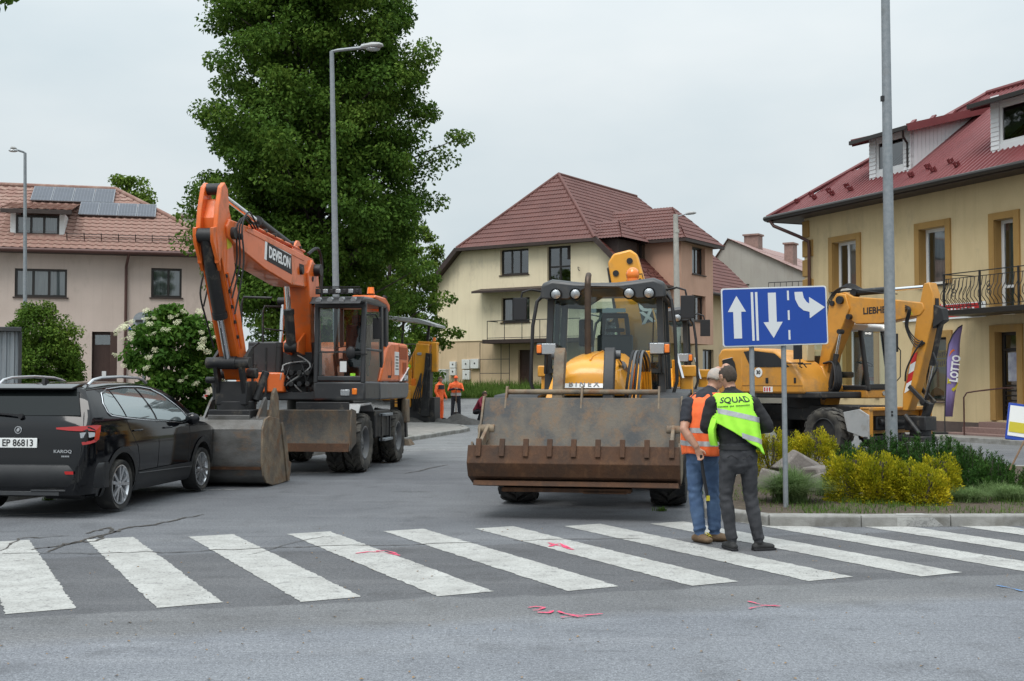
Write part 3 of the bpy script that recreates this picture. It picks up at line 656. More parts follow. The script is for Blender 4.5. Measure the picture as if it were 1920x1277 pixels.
for c in cand:
    p = O0 + Vector((c[0], 0, 0)) + US * c[1] + RN * (.012 + rw.uniform(0, .006))
    if c in ind:
        o = link('tile', tm, base); o.matrix_local = Matrix.Translation(p) @ Bm.to_4x4()
    else: rest.M = Matrix.Translation(p) @ Bm.to_4x4(); rest.add(tv, tf)
rest.M = None; tag(rest.build('tile_field', M['tile'], base, 0, 30), kind='stuff')
part('ridge_cap', M['tile'], base, lambda b: (b.cyl((-.5, 4.5, EZ + .17 + RISE), (LW + .55 - RUN * 1.02, 4.5, EZ + .17 + RISE), .11, seg=10), b.cyl((LW + .55 - RUN * 1.02, 4.5, EZ + .17 + RISE), (LW + .55, -.55, EZ + .18), .1, seg=10)))
# snow guard grille
sg = part('snow_guard', M['framedark'], HL, lambda b: [b.cyl(O0 + Vector((duL[1] + .3, 0, 0)) + US * (.75) + RN * (.12 + .09 * k), O0 + Vector((LW - .9, 0, 0)) + US * .75 + RN * (.12 + .09 * k), .012, seg=6) for k in range(3)])
for k in range(9):
    s_ = duL[1] + .35 + k * (LW - .9 - duL[1] - .4) / 8; part('bracket', M['framedark'], sg, lambda b: b.bar(O0 + Vector((s_, 0, 0)) + US * .76, O0 + Vector((s_, 0, 0)) + US * .76 + RN * .36, .03, .05))
# dormer
zb, zt_ = facL(100, 441, .45)[1], facL(100, 404, .45)[1]; yd = .55
dm = part('dormer', M['white'], HL, lambda b: (b.span((duL[0] - .2, yd, zb - .25), (duL[0], 3.0, zt_ + .1)), b.span((duL[1], yd, zb - .25), (duL[1] + .2, 3.0, zt_ + .1)), b.span((duL[0], yd, zb - .25), (duL[1], yd + .15, zb)), b.span((duL[0], yd + .8, zb), (duL[1], yd + .85, zt_))), .01)
window(HL, (duL[0], duL[1], zb, zt_), depth=.06, cols=(1, 1, 1), fw=.085, curtain='full', y=yd)
part('dormer_roof', M['tile'], HL, lambda b: relief(b, (duL[0] - .5, yd - .45, zt_ + .16), (1, 0, 0), (0, 1, .22), lambda r: (0, duL[1] - duL[0] + 1.0), 0, 3.6, .34, .3, .03, .03))
part('dormer_fascia', M['fascia'], HL, lambda b: b.span((duL[0] - .5, yd - .5, zt_ + .0), (duL[1] + .5, yd - .42, zt_ + .17)), .01)
# six solar panels
M['pv'] = mat('solar_glass', (.03, .04, .06), .3, .1, col2=(.04, .05, .075), sc=3, coat=.1)
M['pvframe'] = mat('panel_frame', (.22, .235, .26), .45, .5)
def pvp(px, py):                                      # place on the roof plane
    n = RN; A = HL.matrix_basis @ O0; Rm = Matrix.Rotation(HL.rotation_euler.z, 3, 'Z'); nn = Rm @ n; d = ray(px, py)
    s_ = (A - Vector((0, 0, EYE))).dot(nn) / d.dot(nn); q = Vector((0, 0, EYE)) + d * s_; l = Rm.transposed() @ (q - HL.location); e = l - O0
    return e.x, e.dot(US)
def panel(s0, r0, w, h):
    f = lambda s_, r, n: O0 + Vector((s_, 0, 0)) + US * r + RN * n
    p = MB(); p.add([f(s0, r0, .12), f(s0 + w, r0, .12), f(s0 + w, r0 + h, .12), f(s0, r0 + h, .12), f(s0, r0, .16), f(s0 + w, r0, .16), f(s0 + w, r0 + h, .16), f(s0, r0 + h, .16)], [(3, 2, 1, 0), (0, 1, 5, 4), (1, 2, 6, 5), (2, 3, 7, 6), (3, 0, 4, 7), (4, 5, 6, 7)])
    o = p.build('solar_panel', M['pvframe'], HL); q = MB(); g = .025; nx, nr = 6, 4
    for i in range(nx):
        for j in range(nr):
            a, c = s0 + g + (w - 2 * g) * i / nx, r0 + g + (h - 2 * g) * j / nr; dw, dh = (w - 2 * g) / nx - .012, (h - 2 * g) / nr - .012
            q.quad(f(a, c, .165), f(a + dw, c, .165), f(a + dw, c + dh, .165), f(a, c + dh, .165))
    tag(q.build('solar_cells', M['pv'], o), kind='stuff')
e0 = pvp(57, 381); e1 = pvp(134, 384); e2 = pvp(147, 408); e3 = pvp(289, 410); pw = (e1[0] - e0[0]) / 2; pw2 = (e3[0] - e2[0]) / 4
for k in range(4): panel(e0[0] + k * (pw + .02), e0[1], pw, 1.42)
for k in range(4): panel(e2[0] + k * (pw2 + .02), e2[1] - .0, pw2, e0[1] - e2[1] - .03)
part('chimney', M['concpole'], HL, lambda b: (b.span((8.6, 5.9, 7.4), (9.5, 6.7, 9.0)), b.span((8.5, 5.8, 9.0), (9.6, 6.8, 9.12)), b.cyl((9.0, 6.3, 9.0), (9.0, 6.3, 10.2), .08)), .01)
part('cable_box', M['lgrey'], HL, lambda b: b.span((LW - .6, -.5, 3.3), (LW + .6, 0, 3.5)), .02)
sp = rcL(241, 613, 262, 620); M['blue'] = mat('sign_blue', (.012, .055, .36), .4)
part('street_name_plate', M['blue'], HL, lambda b: b.span((sp[0], -.05, sp[2]), (sp[1] + .25, -.02, sp[3])), .004)
part('lettering', M['wink'], HL, lambda b: [b.span((sp[0] + .1 + i * .07, -.056, sp[2] + .05), (sp[0] + .14 + i * .07, -.052, sp[3] - .05)) for i in range(7)])
# ---- yellow house in the middle, half-hipped roof, tower bay on the street side
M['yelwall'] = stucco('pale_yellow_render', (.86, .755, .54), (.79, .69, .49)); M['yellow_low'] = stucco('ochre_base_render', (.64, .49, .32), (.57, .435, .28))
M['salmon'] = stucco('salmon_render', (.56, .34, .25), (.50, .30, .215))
HC, facC, rcC = house('yellow_house', 'pale yellow house with brown half-hipped roof and salmon tower bay', (-4.24, 66.7), (6.0, 60.0), 1.3)
CW, CL, E1, E2, PK = 12.24, 16.0, 6.05, 7.7, 12.0        # width, depth, low eave, half-hip eave, ridge (above the base)
u1, u2 = 1.73, CW - 1.73
cw = [rcC(938, 467, 991, 515), rcC(940, 558, 993, 604)]; cdoor = rcC(1026, 461, 1070, 531); cgd = rcC(971, 656, 999, 718)
cgd = (cgd[0], cgd[1], -.1, cgd[3])
upd = rcC(1026, 553, 1052, 640)
holes = cw + [cdoor, cgd, upd]
part('wall', M['yelwall'], HC, lambda b: (wall(b, u1, u2, 2.55, E2, [h for h in holes if h is not cgd]), wall(b, 0, u1, 2.55, E1), wall(b, u2, CW, 2.55, E1),
    b.add([(0, 0, E1), (u1, 0, E1), (u1, 0, E2)], [(0, 1, 2)]), b.add([(u2, 0, E1), (CW, 0, E1), (u2, 0, E2)], [(0, 1, 2)]),
    b.quad((0, CL, -.3), (0, 0, -.3), (0, 0, E1), (0, CL, E1)), b.quad((0, CL, -.3), (CW, CL, -.3), (CW, CL, E1), (0, CL, E1))))
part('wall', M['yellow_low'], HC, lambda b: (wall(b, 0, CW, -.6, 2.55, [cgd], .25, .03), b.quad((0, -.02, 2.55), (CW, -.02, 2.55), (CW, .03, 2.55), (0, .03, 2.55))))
window(HC, cw[0], depth=.2, cols=(1, 1, .9), fw=.1, sill='fascia'); window(HC, cw[1], depth=.2, cols=(1, 1, .9), fw=.1, sill='fascia', curtain='sides')
window(HC, cdoor, depth=.2, cols=(1, 1), fw=.11, transom=.45, name='balcony_door'); window(HC, upd, depth=.2, cols=(1,), fw=.11, name='balcony_door')
gd = part('door', M['brown'], HC, lambda b: (b.span((cgd[0], .2, cgd[2]), (cgd[1], .27, cgd[3])), [b.span((cgd[0] + .12 + .38 * i, .18, .15 + .55 * j), (cgd[0] + .4 + .38 * i, .2, .58 + .55 * j)) for i in range(2) for j in range(3)]), .01)
part('handle', M['chrome'], gd, lambda b: b.ball((cgd[1] - .12, .14, .95), .035))
cn1 = rcC(902, 541, 1075, 549); part('canopy', M['fascia'], HC, lambda b: b.prism([(-.95, cn1[2] + .02), (-.95, cn1[2] + .14), (0, cn1[3] + .1), (0, cn1[3] - .05)], 'x', cn1[0], cn1[1] + 1.2), .01)
bl = rcC(905, 636, 1060, 640, -1.0); part('balcony_slab', M['fascia'], HC, lambda b: b.span((bl[0], -1.05, bl[2] - .08), (bl[1] + 1, -.01, bl[3] + .02)), .01)
br = part('balcony_railing', M['dark'], HC, lambda b: (b.cyl((bl[0] + .3, -1.0, bl[3] + 1.02), (bl[1] + .9, -1.0, bl[3] + 1.02), .022), b.cyl((bl[0] + .3, -1.0, bl[3] + .1), (bl[1] + .9, -1.0, bl[3] + .1), .016), b.cyl((bl[0] + .3, -1.0, bl[3] + 1.02), (bl[0] + .3, 0, bl[3] + 1.02), .022)))
for k in range(5): part('post', M['dark'], br, lambda b: b.cyl((bl[0] + .3 + k * 1.12, -1.0, bl[3]), (bl[0] + .3 + k * 1.12, -1.0, bl[3] + 1.02), .02))
fr = rcC(900, 642, 955, 712, -.5); tr = part('trellis', M['dark'], HC, lambda b: ([b.cyl((x, -.5, -.2), (x, -.5, fr[3]), .022, seg=6) for x in (fr[0], fr[0] * .28 + fr[1] * .72, fr[1])], [b.cyl((fr[0], -.5, z), (fr[1], -.5, z), .018, seg=6) for z in (fr[2] + .35, (fr[2] + fr[3]) / 2 + .1, fr[3])]))
M['meter'] = mat('meter_box', (.66, .67, .65), .5, dirt=(.4, .38, .35), ds=4, da=(.5, .9))
for k, q in enumerate([(866, 674, 881, 692), (882, 673, 898, 691), (867, 694, 881, 712), (843, 678, 855, 690), (843, 691, 855, 704)]):
    r = rcC(*q, -.12); o = part('meter_box', M['meter'], HC, lambda b: b.span((r[0], -.14, r[2]), (r[1] - .03, .02, r[3])), .015)
    part('dial', M['ink'], o, lambda b: b.cyl(((r[0] + r[1]) / 2, -.13, (r[2] + r[3]) / 2 + .02), ((r[0] + r[1]) / 2, -.148, (r[2] + r[3]) / 2 + .02), .05))
part('hook', M['dark'], HC, lambda b: b.tube([(9.3, -.03, 6.3), (9.3, -.15, 6.3), (9.35, -.18, 6.15), (9.42, -.15, 6.1)], .02))
uc = rcC(824, 694, 840, 736, -.6)
CB = tag(part('utility_cabinet', M['meter'], None, lambda b: (b.span((uc[0], -.85, -.5), (uc[1], -.5, uc[3])), b.span((uc[0] - .03, -.88, uc[3]), (uc[1] + .03, -.47, uc[3] + .05))), .01), 'grey utility cabinet at the left corner of the yellow house', 'cabinet'); CB.location = HC.location; CB.rotation_euler = HC.rotation_euler
part('cabinet_door', M['lgrey'], CB, lambda b: b.span((uc[0] + .05, -.862, -.1), (uc[1] - .05, -.851, uc[3] - .08)), .004)
# street-side wall: local frame with x running back along the side
SM = Matrix(((0, -1, 0, CW), (1, 0, 0, 0), (0, 0, 1, 0), (0, 0, 0, 1)))
def facS(px, py, e=0.0):
    Ms = HC.matrix_basis; o = Ms @ Vector((CW + e, 0, 0)); n = (Ms.to_3x3() @ Vector((1, 0, 0))); t = Ms.to_3x3() @ Vector((0, 1, 0)); d = ray(px, py)
    s_ = (o - Vector((0, 0, EYE))).dot(n) / d.dot(n); q = Vector((0, 0, EYE)) + d * s_; return (q - o).dot(t), q.z - 1.3
def rcS(x0, y0, x1, y1, e=0.0):
    a, c = facS(x0, y1, e), facS(x1, y0, e); return a[0], c[0], a[1], c[1]
TE = 1.3; t0, t1 = 3.45, 7.65; TZ0, TZ1 = facS(1278, 643, TE)[1], 7.85
gw = rcS(1318, 656, 1338, 700)
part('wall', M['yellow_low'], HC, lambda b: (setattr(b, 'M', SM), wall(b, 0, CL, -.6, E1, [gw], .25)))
window(HC, gw, SM, .18, (1, 1), fw=.09, curtain='full', sill='fascia')
TM = Matrix(((0, -1, 0, CW + TE), (1, 0, 0, 0), (0, 0, 1, 0), (0, 0, 0, 1)))
tw = [rcS(1298, 466, 1322, 513, TE), rcS(1298, 556, 1323, 601, TE)]
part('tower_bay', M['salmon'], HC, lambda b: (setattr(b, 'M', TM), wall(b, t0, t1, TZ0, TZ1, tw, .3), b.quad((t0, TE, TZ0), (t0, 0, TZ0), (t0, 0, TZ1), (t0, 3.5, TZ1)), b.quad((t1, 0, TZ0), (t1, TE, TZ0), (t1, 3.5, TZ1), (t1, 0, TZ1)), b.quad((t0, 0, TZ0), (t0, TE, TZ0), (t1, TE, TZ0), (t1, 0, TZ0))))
for w_ in tw: window(HC, w_, TM, .25, (1, 1), fw=.1, curtain='full', sill='fascia')
def roofp(name, *polys): return part(name, M['roofdark'], HC, lambda b: [b.add(p, [tuple(range(len(p)))]) for p in polys])
OV = .55; k_ = (PK - E1) / (CW / 2); inset = 3.2; ex = CW / 2
def rz_(x): return PK - abs(x - ex) * k_
roof = part('roof', M['roofdark'], HC, lambda b: None)
def rslope(b, side):
    xo = -OV if side < 0 else CW + .75; run = abs(ex - xo); Ls = math.hypot(run, run * k_)
    if side < 0: O, S, U = (xo, CL + OV, rz_(xo)), (0, -1, 0), (run, 0, run * k_)
    else: O, S, U = (xo, -OV, rz_(xo)), (0, 1, 0), (-run, 0, run * k_)
    rh = (E2 - rz_(xo)) / (run * k_) * Ls
    def ext(r):
        z = max(0.0, (r - rh) / (Ls - rh)) * (inset + OV)
        zz = max(0.0, (r - rh) / (Ls - rh)) * (inset + OV)
        return ((zz, CL + 2 * OV - z))
    relief(b, O, S, U, ext, 0, Ls, .35, .185, .028, .03, ns=4)
b = MB(); rslope(b, -1); rslope(b, 1)
hr = math.hypot(inset + OV, PK - E2 + .35 * 0)
hw_ = (PK - E2) / k_
relief(b, (ex - hw_, -OV, E2), (1, 0, 0), (0, inset + OV, PK - E2), lambda r: (hw_ * r / hr, 2 * hw_ - hw_ * r / hr), 0, hr, .35, .185, .028, .03, ns=4)
b.add([(ex - hw_, CL + OV, E2), (ex + hw_, CL + OV, E2), (ex, CL - inset, PK)], [(2, 1, 0)])
bpy.data.objects.remove(roof); roof = b.build('roof', M['roofdark'], HC, 0, 40)
part('ridge_cap', M['roofdark'], roof, lambda b: (b.cyl((ex, inset, PK + .03), (ex, CL - inset, PK + .03), .09, seg=10), b.cyl((ex, inset, PK + .02), (ex + hw_, -OV, E2 + .03), .09, seg=10), b.cyl((ex, inset, PK + .02), (ex - hw_, -OV, E2 + .03), .09, seg=10)))
part('verge_board', M['fascia'], roof, lambda b: (b.bar((-OV, -OV, rz_(-OV) - .06), (ex - hw_, -OV, E2 - .03), .1, .26), b.bar((CW + .75, -OV, rz_(CW + .75) - .06), (ex + hw_, -OV, E2 - .03), .1, .26), b.span((ex - hw_ - .1, -OV - .06, E2 - .14), (ex + hw_ + .1, -OV + .04, E2 + .03)),
    b.add([(-OV, -OV, rz_(-OV) - .1), (ex - hw_, -OV, E2 - .1), (ex + hw_, -OV, E2 - .1), (CW + .75, -OV, rz_(CW + .75) - .1), (CW + .75, 0, rz_(CW + .75) - .1), (ex + hw_, 0, E2 - .1), (ex - hw_, 0, E2 - .1), (-OV, 0, rz_(-OV) - .1)], [(0, 1, 6, 7), (1, 2, 5, 6), (2, 3, 4, 5)])))
part('gutter', M['fascia'], roof, lambda b: b.lathe([(0, .1), (CL + 1.0, .1)], (CW + .83, -OV, rz_(CW + .75) - .02), (0, 1, 0), 10))
# tower roof and dormer
def hipbox(b, x_in, x_out, y0, y1, ze, zr, inset_):     # ridge runs along x, hipped at the outer end
    ym = (y0 + y1) / 2; xr = x_out - inset_
    S1 = math.hypot(ym - y0, zr - ze); Lx = x_out - x_in
    relief(b, (x_in, y0, ze), (1, 0, 0), (0, ym - y0, zr - ze), lambda r: (0, Lx - inset_ * r / S1), 0, S1, .35, .185, .028, .03)
    relief(b, (x_out, y1, ze), (-1, 0, 0), (0, y0 - ym, zr - ze), lambda r: (inset_ * r / S1, Lx), 0, S1, .35, .185, .028, .03)
    S2 = math.hypot(inset_, zr - ze); h = (y1 - y0) / 2
    relief(b, (x_out, y0, ze), (0, 1, 0), (-inset_, 0, zr - ze), lambda r: (h * r / S2, 2 * h - h * r / S2), 0, S2, .35, .185, .028, .03)
part('tower_roof', M['roofdark'], roof, lambda b: hipbox(b, 8.3, CW + TE + .5, t0 - .5, t1 + .5, TZ1, TZ1 + 2.1, 2.0), 0, None, 40)
part('tower_fascia', M['fascia'], roof, lambda b: (b.span((CW - .8, t0 - .5, TZ1 - .16), (CW + TE + .5, t0 - .4, TZ1 + .02)), b.span((CW + TE + .4, t0 - .4, TZ1 - .16), (CW + TE + .5, t1 + .5, TZ1 + .02)), b.span((CW - .5, t0 - .4, TZ1 - .1), (CW + TE + .4, t1 + .4, TZ1 - .06))), .01)
dy0, dy1, dx = .15, 2.9, CW - .75; dz1 = facS(1180, 452, -.75)[1]
part('dormer_roof', M['roofdark'], roof, lambda b: hipbox(b, 8.0, dx + .45, dy0 - .35, dy1 + .35, dz1, dz1 + 1.15, 1.1), 0, None, 40)
dw_ = rcS(1196, 461, 1226, 496, -.7)
DM = Matrix(((0, -1, 0, dx), (1, 0, 0, 0), (0, 0, 1, 0), (0, 0, 0, 1))); zr0 = rz_(dx)
part('dormer_wall', M['fascia'], HC, lambda b: (setattr(b, 'M', DM), wall(b, dy0, dy1, zr0 - .1, dz1, [dw_], .12), b.quad((dy0, 0, zr0), (dy0, 3, zr0), (dy0, 3, dz1), (dy0, 0, dz1)), b.quad((dy1, 0, zr0), (dy1, 3, zr0), (dy1, 3, dz1), (dy1, 0, dz1))))
window(HC, dw_, DM, .08, (1, 1, 1), fw=.07, curtain='full')
for k in range(11):                                   # snow stops above the street-side eave
    if 3.0 < .2 + k * .7 < 8: continue
    y_ = .2 + k * .7; part('snow_stop', M['roofdark'], roof, lambda b: b.bar((CW + .1, y_, rz_(CW + .1) + .06), (CW - .05, y_, rz_(CW - .05) + .13), .22, .05, (1, 0, 0)))
for k in range(4): part('snow_stop', M['roofdark'], roof, lambda b: b.bar((CW + .3, .35 + k * .75, rz_(CW + .3) + .06), (CW + .15, .35 + k * .75, rz_(CW + .15) + .13), .22, .05, (1, 0, 0)))

# ---- grey gabled house further back
M['greywall'] = stucco('grey_render', (.42, .40, .36), (.35, .33, .30)); M['tinroof'] = mat('faded_red_tin', (.24, .12, .105), .6, col2=(.33, .22, .2), sc=1.5, dirt=(.3, .27, .25), ds=1.2, da=(.5, .8), stretch=(4, 4, 1))
HG, facG, rcG = house('grey_house', 'grey rendered gabled house with faded tin roof, behind the blue road sign', (12.6, 80.0), (20.5, 75.0), .3)
ga, gb = facG(1340, 480), facG(1366, 449); gw2 = rcG(1377, 493, 1403, 533)
GW = 9.35
gp = [(0, -.5), (GW, -.5), (GW, 6.6), (facG(1366, 449)[0], facG(1366, 449)[1]), (0, facG(1345, 470)[1])]
gk = facG(1366, 449)
part('wall', M['greywall'], HG, lambda b: (wall(b, 0, GW, -.5, 7.6, [gw2], .2), b.add([(0, 0, 7.6), (GW, 0, 7.6), (gk[0], 0, gk[1])], [(0, 1, 2)]), b.quad((GW, 0, -.5), (GW, 12, -.5), (GW, 12, 7.6), (GW, 0, 7.6)), b.quad((0, 12, -.5), (0, 0, -.5), (0, 0, 7.6), (0, 12, 7.6))))
window(HG, gw2, depth=.15, cols=(1,), fw=.1, sill='fascia')
g2 = rcG(1344, 496, 1357, 510); part('vent_panel', M['framedark'], HG, lambda b: b.span((g2[0], -.03, g2[2]), (g2[1], .02, g2[3])))
part('roof', M['tinroof'], HG, lambda b: (relief(b, (GW + .3, -.25, 7.35), (0, 1, 0), (gk[0] - GW - .3, 0, gk[1] - 7.3), lambda r: (0, 12.5), 0, math.hypot(GW + .3 - gk[0], gk[1] - 7.3), 2.0, .5, .03, .02), b.quad((gk[0], -.2, gk[1] + .05), (gk[0], 12.2, gk[1] + .05), (-.3, 12.2, 7.4), (-.3, -.2, 7.4))))
chm = rcG(1399, 443, 1425, 466, 3.0); M['chim'] = mat('dull_brick', (.30, .20, .17), .9, col2=(.22, .15, .13), sc=6, bump=.3)
part('chimney', M['chim'], HG, lambda b: (b.span((chm[0], 2.6, chm[2] - 1.2), (chm[1], 3.5, chm[3])), b.span((chm[0] - .08, 2.5, chm[3]), (chm[1] + .08, 3.6, chm[3] + .12))), .01)
ch2 = rcG(1474, 459, 1490, 476, 3.0); part('chimney', M['chim'], HG, lambda b: (b.span((ch2[0], 2.6, ch2[2] - 1.5), (ch2[1], 3.5, ch2[3])), b.span((ch2[0] - .08, 2.5, ch2[3]), (ch2[1] + .08, 3.6, ch2[3] + .12))), .01)
bg_ = rcG(1441, 529, 1489, 543, -.9); rl = part('balcony_railing', M['dark'], HG, lambda b: (b.cyl((bg_[0], -.9, bg_[3]), (bg_[1] + 1, -.9, bg_[3]), .03, seg=6), b.cyl((bg_[0], -.9, bg_[2] - .3), (bg_[1] + 1, -.9, bg_[2] - .3), .03, seg=6), b.span((bg_[0], -.95, bg_[2] - .6), (bg_[1] + 1, 0, bg_[2] - .4))))
for k in range(7): part('bar', M['dark'], rl, lambda b: b.cyl((bg_[0] + k * .4, -.9, bg_[2] - .4), (bg_[0] + k * .4, -.9, bg_[3]), .02, seg=6))

# ---- ochre house on the right with the shop, red ribbed roof, white dormers
M['ochrewall'] = stucco('ochre_render', (.66, .52, .30), (.59, .46, .26), 2.0); M['trim'] = stucco('dark_ochre_trim', (.40, .235, .075), (.34, .20, .06), 3.0)
M['redroof'] = mat('red_ribbed_sheet', (.145, .028, .031), .45, col2=(.18, .04, .042), sc=1.2, dirt=(.15, .04, .04), ds=.8, da=(.5, .85))
M['plinth'] = mat('brown_plinth', (.085, .06, .055), .7, col2=(.11, .08, .07), sc=6)
M['step'] = mat('granite_step', (.20, .125, .11), .6, col2=(.26, .17, .15), sc=20)
M['siding'] = mat('white_siding', (.70, .71, .72), .5)
HRt, facR, rcR = house('ochre_house', 'ochre shop house with red ribbed roof, white dormers and iron balcony, at right', (10.25, 41.0), (15.94, 27.5))
RW, RZ = 14.65, 7.3
rw1, rw2, rw3 = rcR(1563, 452, 1607, 545, .0), rcR(1726, 427, 1774, 534), rcR(1868, 410, 1902, 590)
rsh, rsh0, rdo = rcR(1729, 633, 1777, 752), rcR(1590, 603, 1640, 745), rcR(1870, 622, 1908, 789)
sills = [rw1, rw2, rw3, rsh, rsh0, rdo]
part('wall', M['ochrewall'], HRt, lambda b: (wall(b, 0, RW, .42, RZ, sills, .32), b.quad((0, 9, 0), (0, 0, 0), (0, 0, RZ), (0, 9, RZ)), b.quad((RW, 0, 0), (RW, 9, 0), (RW, 9, RZ), (RW, 0, RZ)), b.quad((0, 9, 0), (RW, 9, 0), (RW, 9, RZ), (0, 9, RZ))))
part('plinth', M['plinth'], HRt, lambda b: b.span((-.03, -.04, -.1), (rdo[0] - .35, .3, .42)), .01)
for w_, cols, cu in ((rw1, (.7, 1), None), (rw2, (1,), 'left'), (rw3, (1,), 'full')):
    window(HRt, w_, depth=.26, cols=cols, fm='framewhite', fw=.10, curtain=cu, sill='framedark' if w_ is not rw3 else None, name='window' if w_ is not rw3 else 'balcony_door', transom=.3 if w_ is rw3 else None)
def surround(r, w=.2, low=True):
    a, c, e, f = r; return lambda b: (b.span((a - w, -.06, e - (w * 0 if low else 0)), (a, .0, f + w)), b.span((c, -.06, e), (c + w, .0, f + w)), b.span((a, -.062, f), (c, .0, f + w)), b.span((a - .0, -.0, e), (a + .004, .25, f)), b.span((c - .004, 0, e), (c, .25, f)))
for r in (rw1, rw2, rw3, rsh, rsh0, rdo): part('window_surround', M['trim'], HRt, surround(r), .008)
for k in range(10):                                    # corner quoins, every other one deeper
    part('quoin', M['trim'], HRt, lambda b: b.span((-.07, -.05, .5 + k * .68), (.30 if k % 2 else .5, .3, 1.08 + k * .68)), .02)
window(HRt, rsh, depth=.2, cols=(1,), fm='framedark', fw=.06, sill='plinth', name='shop_window'); window(HRt, rsh0, depth=.2, cols=(1,), fm='framewhite', fw=.07, name='shop_window')
M['poster'] = mat('poster_field', (.42, .56, .50), .6, col2=(.30, .45, .40), sc=.8); M['posteryel'] = mat('poster_yellow', (.55, .47, .03), .6); M['posterdark'] = mat('poster_dark', (.05, .07, .07), .6)
def poster(b): a, c, e, f = rsh; b.span((a + .08, .225, e + .08), (c - .08, .235, f - .07))
po = part('window_poster', M['poster'], HRt, poster)
a, c, e, f = rsh; H_ = f - e; W_ = c - a
part('poster_print', M['posteryel'], po, lambda b: (b.span((a + W_ * .35, .218, e + H_ * .68), (c - .12, .222, e + H_ * .80)), b.span((a + W_ * .25, .218, e + H_ * .54), (c - .12, .222, e + H_ * .66))))
part('poster_print', M['posterdark'], po, lambda b: (b.box((a + W_ * .4, .221, e + H_ * .35), (.10, .004, .5)), b.box((a + W_ * .4, .221, e + H_ * .49), (.09, .004, .1)), b.prism([(a + .1, e + .1), (a + W_ * .62, e + .1), (a + W_ * .62, e + .28), (a + W_ * .5, e + .36), (a + W_ * .35, e + .42), (a + .2, e + .34), (a + .1, e + .2)], 'y', .219, .223)))
part('poster_print', M['posterdark'], po, lambda b: [b.box((a + W_ * .42 + .085 * k, .214, e + H_ * q + .02 * math.sin(5 * k)), (.05, .004, .15 - .03 * (k % 2))) for k in range(7) for q in (.74, .60)])
M['posterw'] = mat('poster_white', (.6, .62, .66), .6, col2=(.3, .3, .42), sc=3); a0, c0, e0_, f0 = rsh0
po2 = part('window_poster', M['posterw'], HRt, lambda b: b.span((a0 + .1, .225, e0_ + .08), (c0 - .1, .235, f0 - .5)))
part('poster_print', M['pink'], po2, lambda b: (b.box((a0 + .6, .22, e0_ + 1.0), (.3, .004, .2)), b.box((a0 + .9, .22, e0_ + .6), (.4, .004, .12))))
da, dc, de, df = rdo
sd_ = part('shop_door', M['framedark'], HRt, lambda b: (b.span((da, .2, de), (da + .09, .28, df)), b.span((dc - .09, .2, de), (dc, .28, df)), b.span((da + .09, .2, df - .09), (dc - .09, .28, df)), b.span((da + .09, .2, df - .55), (dc - .09, .28, df - .45)), b.span((da + .09, .2, de), (dc - .09, .28, de + .12)), [b.span((da + .09, .215, de + .25 + .14 * k), (dc - .09, .255, de + .30 + .14 * k)) for k in range(6)]), .006)
part('pane', M['glass'], sd_, lambda b: (b.quad((da + .09, .24, de + .12), (dc - .09, .24, de + .12), (dc - .09, .24, df - .55), (da + .09, .24, df - .55)), b.quad((da + .09, .24, df - .45), (dc - .09, .24, df - .45), (dc - .09, .24, df - .09), (da + .09, .24, df - .09))))
part('notice', M['posterw'], sd_, lambda b: b.span((da + .2, .226, de + 1.1), (da + .65, .232, de + 1.9)))
for k in range(3): part('step', M['step'], HRt, lambda b: b.span((da - .35 - .28 * k, -.35 - .33 * k, -.1), (dc + .9 + .2 * k, -.001 if k == 0 else -.35 - .33 * (k - 1) + .01, .46 - .15 * k)), .012)
hx = facR(1828, 760, -.7)[0]; part('handrail', M['copper'], HRt, lambda b: b.tube([(hx, -1.1, .0), (hx, -1.1, 1.15), (hx + .06, -1.05, 1.28), (hx + .2, -.9, 1.32), (hx + .75, -.35, 1.42), (hx + .9, -.2, 1.42)], .022, 8))
# shop sign: red capitals on a white board
sg_ = rcR(1688, 575, 1832, 600, -.06); sgn = part('shop_sign', M['wplate'], HRt, lambda b: b.span((sg_[0] + .1, -.06, sg_[2]), (sg_[1] + .3, -.02, sg_[3] + .05)), .006)
uc1 = facR(1752, 588, -.06)[0]; uc2 = facR(1800, 588, -.06)[0]; zc_ = (sg_[2] + sg_[3]) / 2 + .02
text('CI', .62, M['redp'], sgn, axes((uc1, -.064, zc_), (1, 0, 0), (0, 0, 1)), bold=.014, sx=1.1)
part('sign_strip', M['redp'], sgn, lambda b: b.span((uc2 - .75, -.066, zc_ - .16), (uc2 + .75, -.061, zc_ + .2)))
part('strip_print', M['wink'], sgn, lambda b: [b.box((uc2 - .6 + .14 * k, -.068, zc_ + .02), (.08, .003, .14 - .05 * (k % 3 == 1))) for k in range(9)])
# balcony with belly bars
bz = facR(1860, 583, -1.0)[1]; b0 = facR(1778, 560, -.9)[0]; b1 = RW - 2.2
part('balcony_slab', M['framedark'], HRt, lambda b: b.span((b0, -1.15, bz - .05), (b1, -.005, bz + .1)), .015)
brl = part('balcony_railing', M['dark'], HRt, lambda b: (b.bar((b0 + .05, -1.1, bz + 1.12), (b1, -1.1, bz + 1.12), .04, .025), b.bar((b0 + .05, -1.1, bz + .98), (b1, -1.1, bz + .98), .025, .02), b.bar((b0 + .05, -1.1, bz + .18), (b1, -1.1, bz + .18), .025, .02), b.bar((b0 + .05, -1.1, bz + 1.12), (b0 + .05, 0, bz + 1.12), .04, .025), b.bar((b0 + .05, -1.1, bz + .18), (b0 + .05, 0, bz + .18), .03, .02)))
bb = MB(); bb.tube([(0, 0, .18), (0, -.04, .28), (0, -.17, .42), (0, -.16, .56), (0, -.04, .74), (0, .0, .98)], .011, 6); bo = bb.build('railing_bar', M['dark'], brl)
nb = int((b1 - b0) / .14)
